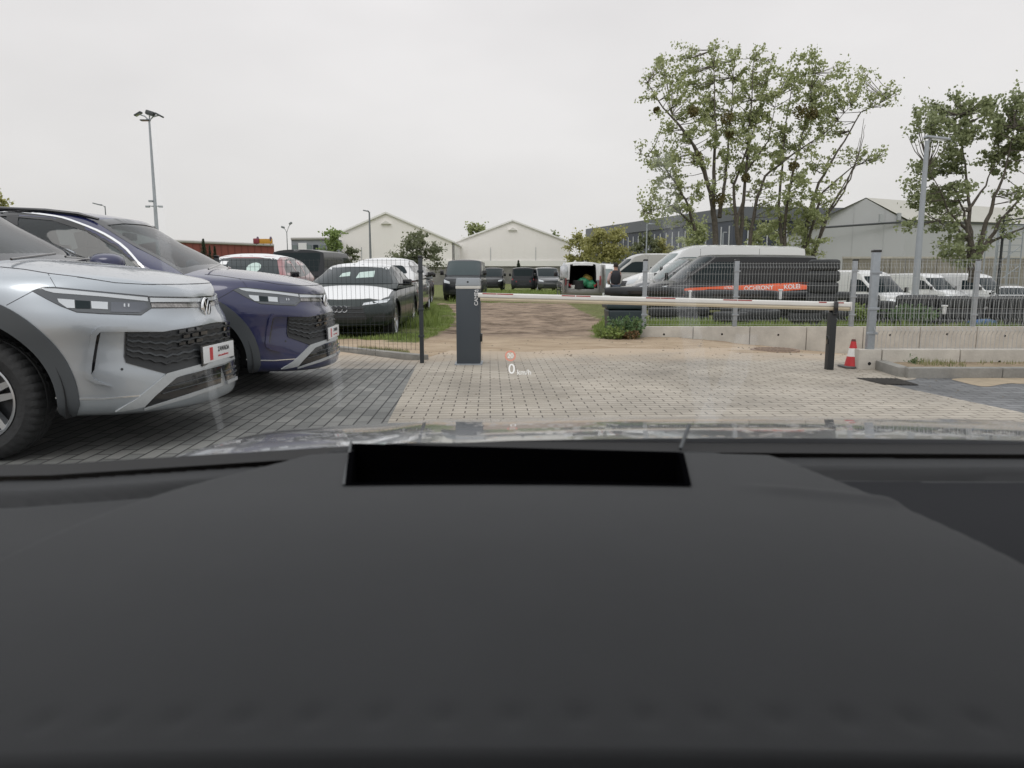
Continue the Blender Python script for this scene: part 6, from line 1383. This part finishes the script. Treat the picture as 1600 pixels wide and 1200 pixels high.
for i, (u, v0, v1, Y, w_, lab) in enumerate(((1078, 455, 467, 15.4, .045, 'white upright plastic bracket behind the arm, left of the middle fence post'), (1219, 453, 468, 15.4, .055, 'white upright plastic bracket under the orange stripe'), (1475, 478, 491, 13.9, .06, 'white plastic bracket between the two wide tyre stacks'), (1360, 459, 472, 14.2, .06, 'white plastic bracket beside the tall front fence post'))):
    a = at(u, v1, Y); b = at(u, v0, Y); root = empty('plastic_bracket', tuple(a), 0, lab, 'bracket', 'white brackets among the tyres'); mb = MB(); mb.box((0, 0, (b.z - a.z) / 2), (w_, .05, b.z - a.z)); q = mb.obj('stem', M_WHITE, root); bevel(q, .015); mb = MB(); mb.box((-.0, 0, b.z - a.z), (w_ * 1.5, .07, .035)); q = mb.obj('head', M_WHITE, root); bevel(q, .01)
a = at(1549, 470, 15.0); root = empty('wire_crate', (a.x, 15.0, .05), 0, 'light grey crate standing between the tyre stacks at the right', 'crate'); hz = at(1549, 463, 15).z - .05
mb = MB(); mb.box((0, .2, hz / 2), (.19, .3, hz)); q = mb.obj('crate_body', mat('crate_grey', (.42, .43, .43), .6), root); bevel(q, .01)
for k in range(5): mb = MB(); mb.box((0, .045, hz * (k + .5) / 5), (.2, .01, .03)); mb.obj('crate_slat', mat('crate_slat', (.22, .22, .22), .6), root)
a = at(1535, 505, 14.0); lump('blue_tarpaulin', (a.x, 14.0, .17), (.28, .12, .09), mat('tarp_blue', (.05, .12, .28), .5, bump=.5, bscale=14), 'crumpled blue tarpaulin on the wall behind the rear fence', 'tarpaulin', 9)

# ================================================================== person (seen from behind, standing)
def person():
    Yp = 26.0; f = at(962, 430, Yp); zf = gz(f.x, Yp) - .03
    root = empty('person', (f.x, Yp, zf), 0, 'man seen from behind in a dark padded vest and pale pink sleeves', 'person'); s = 1.70 / 1.80
    def skinned(name, verts, edges, rad, m, par, sub=2):
        me = bpy.data.meshes.new(name); me.from_pydata([Vector(v) * s for v in verts], edges, []); o = bpy.data.objects.new(name, me); COL.objects.link(o)
        sk = o.modifiers.new('s', 'SKIN'); 
        for i, r in enumerate(rad):
            sv = me.skin_vertices[0].data[i]; sv.radius = (r[0] * s, r[1] * s) if isinstance(r, tuple) else (r * s, r * s)
        me.skin_vertices[0].data[0].use_root = True; sk.use_smooth_shade = True
        sb = o.modifiers.new('u', 'SUBSURF'); sb.levels = sub; sb.render_levels = sub
        dg = bpy.context.evaluated_depsgraph_get(); nm = bpy.data.meshes.new_from_object(o.evaluated_get(dg)); bpy.data.objects.remove(o)
        nm.materials.clear(); nm.materials.append(m); nm.polygons.foreach_set('use_smooth', [True] * len(nm.polygons)); q = bpy.data.objects.new(name, nm); COL.objects.link(q); q.parent = par; return q
    SKIN_ = mat('skin', (.42, .24, .18), .6)
    # x right, y away; he faces away (slightly to his left)
    V = [(0, 0, .98), (0, -.01, 1.15), (0, -.02, 1.33), (0, -.01, 1.46), (0, .0, 1.55), (0, .015, 1.63), (0, .01, 1.73),
         (.10, 0, .92), (.11, .02, .52), (.11, -.02, .09), (.12, .12, .04), (-.10, 0, .92), (-.11, .0, .52), (-.11, -.04, .09), (-.12, .10, .04),
         (.16, .01, 1.42), (.17, .12, 1.18), (.13, .27, 1.06), (.10, .34, 1.07), (-.19, -.01, 1.42), (-.27, .0, 1.15), (-.21, .20, 1.02), (-.18, .28, 1.03)]
    E = [(0, 1), (1, 2), (2, 3), (3, 4), (4, 5), (5, 6), (0, 7), (7, 8), (8, 9), (9, 10), (0, 11), (11, 12), (12, 13), (13, 14), (3, 15), (15, 16), (16, 17), (17, 18), (3, 19), (19, 20), (20, 21), (21, 22)]
    R = [(.15, .11), (.14, .10), (.16, .11), (.10, .08), (.058, .058), (.085, .095), (.07, .085), .085, .062, .045, .04, .085, .062, .045, .04, .055, .045, .036, .03, .055, .045, .036, .03]
    skinned('body', V, E, R, SKIN_, root)
    skinned('trousers', [(0, 0, 1.0)] + V[7:10] + V[11:14], [(0, 1), (1, 2), (2, 3), (0, 4), (4, 5), (5, 6)], [(.17, .13), .10, .078, .062, .10, .078, .062], mat('trousers', (.06, .075, .10), .8), root)
    skinned('vest', [(0, 0, .95), (0, -.01, 1.12), (0, -.02, 1.30), (0, -.01, 1.44), (0, 0, 1.52), (.13, -.01, 1.42), (-.13, -.01, 1.42)], [(0, 1), (1, 2), (2, 3), (3, 4), (3, 5), (3, 6)], [(.18, .13), (.20, .14), (.22, .15), (.15, .12), (.075, .075), .085, .085], mat('vest_dark', (.018, .02, .028), .7, bump=.3, bscale=12), root)
    for sd in (15, 19): skinned('sleeve', [V[sd], V[sd + 1], V[sd + 2]], [(0, 1), (1, 2)], [.072, .062, .05], mat('shirt_pink', (.55, .42, .42), .8), root)
    for sd in (10, 14): x = V[sd][0]; mb = MB(); mb.box((x * s, .06 * s, .04 * s), (.10 * s, .28 * s, .08 * s)); q = mb.obj('shoe', M_BLACK, root); bevel(q, .03, 3)
    for sd, sg in ((17, -1), (21, 1)):
        p = Vector(V[sd + 1]) * s; mb = MB()
        for k in range(4): mb.tube([p + Vector(((k - 1.5) * .018, .0, 0)), p + Vector(((k - 1.5) * .02, .05 - abs(k - 1.5) * .006, -.012)), p + Vector(((k - 1.5) * .02, .075 - abs(k - 1.5) * .01, -.04))], [.009, .008, .006], 6)
        mb.tube([p + Vector((sg * .025, -.02, 0)), p + Vector((sg * .045, .02, -.01)), p + Vector((sg * .04, .045, -.02))], [.011, .009, .007], 6); mb.obj('fingers', SKIN_, root, 60)
    bm = bmesh.new(); bmesh.ops.create_uvsphere(bm, u_segments=20, v_segments=14, radius=1)
    for v in list(bm.verts):
        if v.co.z < -.55 or (v.co.y > .45 and v.co.z < .35): bm.verts.remove(v)
    for v in bm.verts: v.co = Vector((v.co.x * .088, v.co.y * .105 + .01, v.co.z * .115 + 1.685)) * s
    me = bpy.data.meshes.new('hair'); bm.to_mesh(me); bm.free(); me.materials.append(mat('hair_dark', (.02, .015, .012), .8)); me.polygons.foreach_set('use_smooth', [True] * len(me.polygons)); q = bpy.data.objects.new('hair', me); COL.objects.link(q); q.parent = root
    for sg in (-1, 1): mb = MB(); mb.lathe([(0, -.012), (.022, -.008), (.028, .004), (.015, .012)], 10, (sg * .088 * s, .01 * s, 1.66 * s), 'x'); mb.obj('ear', SKIN_, root, 60)
person()

rd = random.Random(99); V = []; Fc = []
for _ in range(420):
    if rd.random() < .6: x, y = rd.uniform(-1, 4.5), rd.uniform(5.4, 10.2)
    else: x, y = rd.uniform(-2, 6), rd.uniform(9.8, 12.5)
    s_ = rd.uniform(.004, .013) * (1.6 if y > 9.8 else 1); z = gz(x, y) + .006; k = len(V); a = rd.random() * 6; n_ = 5
    V += [Vector((x + cos(a + 2 * pi * i / n_) * s_ * rd.uniform(.6, 1.4), y + sin(a + 2 * pi * i / n_) * s_ * rd.uniform(.6, 1.4), z)) for i in range(n_)] + [Vector((x, y, z + s_ * .7))]; Fc += [(k + i, k + (i + 1) % n_, k + n_) for i in range(n_)]
tag(mesh_obj('gravel_crumbs', V, Fc, mat('gravel_crumb', (.10, .085, .065), .9, col2=(.32, .28, .22), vscale=3)), 'scattered crumbs of gravel and soil on the paving', 'gravel', kind='stuff')
# ================================================================== the car the picture is taken from
own = empty('own_car', (.36, .9, 0), 0, 'dark dashboard, wet grey bonnet and windscreen of the car the view is taken from', 'car'); OW = Vector((.36, .9, 0))
def ob_(mb, name, m, par=own, smooth=None):
    mb.v = [tuple(Vector(v) - OW) for v in mb.v]; return mb.obj(name, m, par, smooth)
# dashboard height field
HUD = [(-.189, .857), (-.152, .664), (.163, .662), (.193, .834)]
def hump_edge(y): 
    return sinterp([(.20, -.47), (.543, -.392), (.662, -.345), (.741, -.285), (.86, -.20)], y), sinterp([(.20, .46), (.53, .388), (.67, .352), (.804, .31), (.87, .27)], y)
def dash_z(x, y):
    l, r = hump_edge(y); k = sstep(l - .008, l + .030, x) * (1 - sstep(r - .030, r + .008, x)); k *= 1 - sstep(.79, .86, y) * .8
    z = .850 + .026 * k + k * .012 * (1 - ((x) / .45) ** 2) - .36 * max(0, .62 - y) ** 2 - .010 * math.exp(-((x - r - .004) / .008) ** 2) * (y < .80) - .010 * math.exp(-((x - l + .004) / .008) ** 2) * (y < .74)
    xe = interp([(-1.0, .74), (-.5, .775), (-.2, .86), (.0, .885), (.35, .875), (.8, .865), (1.6, .82)], x)      # far edge of the dash
    # groove of the defroster strip
    yg = xe - .052; z += .010 * sstep(yg - .012, yg + .012, y) - .014 * math.exp(-((y - yg) / .007) ** 2)
    z += .018 * sstep(xe - .02, xe, y) * 0
    # sweeping crease to the right of the hump
    yc = .665 - (x - .2) * .25; z += .004 * math.exp(-((y - yc) / .012) ** 2) * sstep(.2, .26, x) * (1 - sstep(.34, .42, x))
    if y < .34: z -= .028 * (1 - sstep(.306, .322, y)) - .012 * (1 - sstep(.294, .306, y))
    if y < .28: z -= .25 * ((.28 - y) / .1) ** 1.5
    # dimples at the near edge, shaped to imitate a blurred reflection of vents
    if .32 < y < .37 and abs(x) < .5:
        z -= .0022 * max(0, cos((x * 62) * 2 * pi / 2.1)) * math.exp(-((y - .343) / .007) ** 2)
    return z
dxs = axis([(-.95, -.52, .03), (-.52, .52, .005), (.52, 1.6, .03)]); dys = axis([(.18, .28, .006), (.28, .37, .003), (.37, .62, .005), (.62, .92, .005)])
V = []; Fc = []; nx = len(dxs)
def snap(x, y):
    best = None
    for i in range(len(HUD)):
        a = Vector(HUD[i]); b = Vector(HUD[(i + 1) % len(HUD)]); p = Vector((x, y)); t = max(0, min(1, (p - a).dot(b - a) / (b - a).length_squared)); q = a.lerp(b, t)
        if best is None or (p - q).length < best[0]: best = ((p - q).length, q)
    return (best[1].x, best[1].y) if best[0] < .0036 else (x, y)
for y in dys:
    for x in dxs:
        X_, Y_ = snap(x, y) if -.22 < x < .23 and y > .63 else (x, y); V.append(Vector((X_, Y_, dash_z(x, y))))
for j in range(len(dys) - 1):
    for i in range(nx - 1):
        cx, cy = (dxs[i] + dxs[i + 1]) / 2, (dys[j] + dys[j + 1]) / 2
        xe = interp([(-1.0, .74), (-.5, .775), (-.2, .86), (.0, .885), (.35, .875), (.8, .865), (1.6, .82)], cx)
        if inpoly((cx, cy), HUD) or cy > xe: continue
        Fc.append((j * nx + i, j * nx + i + 1, (j + 1) * nx + i + 1, (j + 1) * nx + i))
M_DASH = mat('dashboard_soft_plastic', (.044, .0455, .048), .72, spec=.2, bump=.12, bscale=700, var=.08, vscale=3)
M_DASH2 = mat('dashboard_right_dark', (.020, .021, .024), .8, spec=.1, bump=.1, bscale=500)  # darker colour for the dash faces right of the hump
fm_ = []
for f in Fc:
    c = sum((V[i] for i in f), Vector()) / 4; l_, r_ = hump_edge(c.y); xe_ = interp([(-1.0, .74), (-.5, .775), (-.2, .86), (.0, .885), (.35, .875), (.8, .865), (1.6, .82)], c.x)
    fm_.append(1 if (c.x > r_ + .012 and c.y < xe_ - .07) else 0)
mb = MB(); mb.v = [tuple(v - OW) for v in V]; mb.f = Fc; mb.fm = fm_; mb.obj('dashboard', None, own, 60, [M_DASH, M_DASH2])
# head-up display well
mb = MB(); n = len(HUD); HO = offset_poly(HUD, .004)
if area(HUD) < 0: HUDc = HUD[::-1]
else: HUDc = HUD
HO = offset_poly(HUDc, .004); HI = [(x * .9, lerp(y, .77, .2)) for x, y in HUDc]
zt_ = [dash_z(x, y) if y < .75 else (.881 if x < 0 else .876) for x, y in HO]; mb.add([(x, y, z) for (x, y), z in zip(HO, zt_)] + [(x, y, .76) for x, y in HI], [(i, (i + 1) % n, n + (i + 1) % n, n + i) for i in range(n)] + [tuple(range(n, 2 * n))])
ob_(mb, 'display_well', mat('well_black', (.002, .002, .0025), 1.0, spec=0.))
lo_ = offset_poly(HUDc, .0035); li_ = offset_poly(HUDc, -.002); mb = MB(); nn_ = len(lo_); hz_ = lambda p: lerp(dash_z(p[0], min(p[1], .80)) + .0015, .8785 - p[0] * .013, sstep(.78, .83, p[1]))
def dens_(L): return [(lerp(L[i][0], L[(i + 1) % nn_][0], t / 12), lerp(L[i][1], L[(i + 1) % nn_][1], t / 12)) for i in range(nn_) for t in range(12)]
lo_ = dens_(lo_); li_ = dens_(li_); m_ = len(lo_); mb.add([(x, y, max(hz_((x, y)), hz_(q))) for (x, y), q in zip(lo_, li_)] + [(x, y, max(hz_((x, y)), hz_(q))) for (x, y), q in zip(li_, lo_)] + [(x, y, .80) for x, y in li_], [(i, (i + 1) % m_, m_ + (i + 1) % m_, m_ + i) for i in range(m_)] + [(m_ + i, m_ + (i + 1) % m_, 2 * m_ + (i + 1) % m_, 2 * m_ + i) for i in range(m_)])
ob_(mb, 'well_lip', mat('well_black', (.002, .002, .0025), 1.0, spec=0.), smooth=60)
# thin light rim lines of the well
mb = MB(); mb.tube([(.196, .836, .880), (.218, .888, .898)], .0022, 6); ob_(mb, 'well_trim', M_CLAD)
mb = MB(); mb.tube([(-.192, .858, .883), (-.156, .662, .887)], .0016, 6); ob_(mb, 'well_trim', M_CLAD)
# lower dash front and cowl behind the dash
EDGE = [(-1.0, .74), (-.5, .775), (-.2, .86), (.0, .885), (.35, .875), (.8, .865), (1.6, .82)]
mb = MB(); xs = axis([(-.95, 1.6, .05)]); vs = []
for x in xs: 
    e = interp(EDGE, x); vs += [(x, e - .002, .866), (x, e + .012, .875), (x, e + .016, .80)]
mb.add(vs, [(i * 3 + k, i * 3 + 3 + k, i * 3 + 4 + k, i * 3 + 1 + k) for i in range(len(xs) - 1) for k in range(2)]); ob_(mb, 'windscreen_seal', mat('seal_black', (.006, .006, .007), .5), smooth=60)
# bonnet
BP = wet_paint('paint_bonnet_grey', (.30, .31, .33), .9, .32, .7, 60.)
mb = MB(); xs = axis([(-.56, 1.28, .02)]); ys = axis([(.0, 1.0, .02)]); vs = []
for t in [-1] + ys:
    for x in xs:
        e = interp(EDGE, x) + .013; xr_ = (x - .36) / .92; yy = lerp(e, 2.06 - .30 * abs(xr_) ** 2.5, max(0, t)); s_ = (yy - .9)
        z = .880 - .094 * s_ - .092 * max(0, s_) ** 2 - .035 * abs(xr_) ** 2.2 - .10 * max(0, abs(xr_) - .85) * 3 + .004 * math.exp(-((abs(xr_) - .55) / .06) ** 2)
        vs.append((x, yy, z - (.09 if t < 0 else 0)))
nx = len(xs); mb.add(vs, [(j * nx + i, j * nx + i + 1, (j + 1) * nx + i + 1, (j + 1) * nx + i) for j in range(len(ys)) for i in range(nx - 1)]); ob_(mb, 'bonnet', BP, smooth=60)
# body under the bonnet: wings and nose so the shell is not hollow from outside
mb = MB(); 
for s in (-1, 1): mb.box((.36 + s * .84, 1.2, .36), (.06, 1.1, .4))
mb.box((.36, 1.78, .36), (1.5, .1, .4)); q = ob_(mb, 'front_wing', BP); bevel(q, .03)
# windscreen, pillars, roof
WSB = lambda x: interp(EDGE, x) + .02
mb = MB(); xs = axis([(-.50, 1.22, .06)]); vs = []; rows = 14
for j in range(rows + 1):
    t = j / rows
    for x in xs: xx = .36 + (x - .36) * lerp(1.0, .80, t); b = WSB(x) + (.05 - .18 * abs((x - .36) / .86) ** 2.2); vs.append((xx, lerp(b, .22 - .05 * abs((x - .36) / .86) ** 2, t), lerp(.884 - .012 * abs((x - .36) / .86) ** 2, 1.335, t) + .03 * sin(pi * t)))
nx = len(xs); mb.add(vs, [(j * nx + i, j * nx + i + 1, (j + 1) * nx + i + 1, (j + 1) * nx + i) for j in range(rows) for i in range(nx - 1)])
gm = glass_mat('windscreen_glass', (.985, .985, .985), .0, .0, ior=1.22); ob_(mb, 'windscreen', gm, smooth=60)
wsb = grid_bvh([Vector(v) - OW for v in vs], [(j * nx + i, j * nx + i + 1, (j + 1) * nx + i + 1, (j + 1) * nx + i) for j in range(rows) for i in range(nx - 1)])
def smear(name, a, poly):
    m = bpy.data.materials.new(name); m.use_nodes = True; n = m.node_tree; n.nodes.clear(); o = n.nodes.new('ShaderNodeOutputMaterial'); t_ = n.nodes.new('ShaderNodeBsdfTransparent'); d_ = n.nodes.new('ShaderNodeBsdfTranslucent'); d_.inputs[0].default_value = (.8, .82, .84, 1); x_ = n.nodes.new('ShaderNodeMixShader'); k_ = n.nodes.new('ShaderNodeTexNoise'); k_.inputs['Scale'].default_value = 60; r_ = n.nodes.new('ShaderNodeMapRange'); r_.inputs['From Min'].default_value = .35; r_.inputs['From Max'].default_value = .65; r_.inputs['To Min'].default_value = a * .3; r_.inputs['To Max'].default_value = a
    n.links.new(k_.outputs['Fac'], r_.inputs['Value']); n.links.new(r_.outputs[0], x_.inputs[0]); n.links.new(t_.outputs[0], x_.inputs[1]); n.links.new(d_.outputs[0], x_.inputs[2]); n.links.new(x_.outputs[0], o.inputs[0])
    decal('water_streak', wsb, poly, m, own, mode='px', inv=Matrix.Translation(-OW), off=.0015, depth=.0, res=14)
smear('streak_film', .16, [(236, 190), (243, 186), (252, 300), (268, 400), (296, 440), (318, 478), (322, 500), (306, 500), (288, 455), (258, 430), (246, 380), (240, 280)])
smear('streak_film_faint', .10, [(1150, 520), (1185, 520), (1165, 590), (1120, 660), (1098, 700), (1078, 700), (1095, 640), (1130, 580)])
smear('streak_film_low', .12, [(508, 470), (520, 480), (528, 540), (536, 600), (530, 640), (520, 600), (512, 540)])
smear('streak_film_low', .10, [(318, 560), (330, 575), (340, 620), (350, 665), (342, 675), (328, 630)])
mb = MB(); M_TRIM = mat('cabin_trim', (.07, .07, .072), .8)
for s in (-1, 1): mb = MB(); mb.tube([(.36 + s * .905, .52, .86), (.36 + s * .80, .30, 1.16), (.36 + s * .71, .12, 1.33)], [.035, .03, .035], 8); ob_(mb, 'pillar', M_TRIM, smooth=50)
mb = MB(); mb.box((.36, -.82, 1.36), (1.5, 2.1, .05)); q = ob_(mb, 'roof_lining', M_TRIM); bevel(q, .02)
mb = MB()
for s in (-1, 1): mb = MB(); mb.box((.36 + s * .90, -.6, .60), (.08, 2.2, .52)); q = ob_(mb, 'door_panel', M_DASH); bevel(q, .02)
mb = MB(); mb.box((.36, -1.0, .35), (1.7, 2.6, .1)); ob_(mb, 'cabin_floor', M_TRIM)
mb = MB(); mb.box((.36, -1.4, .88), (1.7, .15, 1.0)); q = ob_(mb, 'rear_shade_wall', M_TRIM); bevel(q, .05)  # unseen box closing the rear up to the roof, added to darken the cabin
# head-up display image: glows about two and a half metres ahead, where the optics form it
def glow(name, col, st): 
    m = bpy.data.materials.new(name); m.use_nodes = True; n = m.node_tree; n.nodes.clear(); o = n.nodes.new('ShaderNodeOutputMaterial'); e = n.nodes.new('ShaderNodeEmission'); t = n.nodes.new('ShaderNodeBsdfTransparent'); mx_ = n.nodes.new('ShaderNodeMixShader')
    e.inputs[0].default_value = (*col, 1); e.inputs[1].default_value = st; mx_.inputs[0].default_value = .72; n.links.new(t.outputs[0], mx_.inputs[1]); n.links.new(e.outputs[0], mx_.inputs[2]); n.links.new(mx_.outputs[0], o.inputs[0]); return m
YH = 2.45; scl = YH / (F / cos(TH)); GW = glow('display_white', (.9, .9, .88), 1.05); GR_ = glow('display_red', (.80, .27, .20), .95)
hp = lambda u, v: at(u, v, YH) - OW
hd = bpy.data.objects.new('head_up_display', None); COL.objects.link(hd); hd.parent = own; hd.empty_display_size = .05
def flat_text(txt, u, v, px, m, name): return put_text(name, txt, px * scl, frame(hp(u, v), (1, 0, 0), (0, 0, 1)), m, hd, 0.0003)
flat_text('0', 799.5, 577, 22.5, GW, 'speed_digit'); flat_text('km/h', 819, 582, 11.5, GW, 'speed_unit'); flat_text('20', 797.5, 556, 10, GW, 'limit_digits')
mb = MB(); c = hp(797.5, 556); n = 32; vs = []
for r in (6.3 * scl, 8.6 * scl): vs += [(c.x + r * cos(2 * pi * k / n), c.y, c.z + r * sin(2 * pi * k / n)) for k in range(n)]
mb.add(vs, [(k, (k + 1) % n, n + (k + 1) % n, n + k) for k in range(n)]); o = mb.obj('limit_ring', GR_, hd)
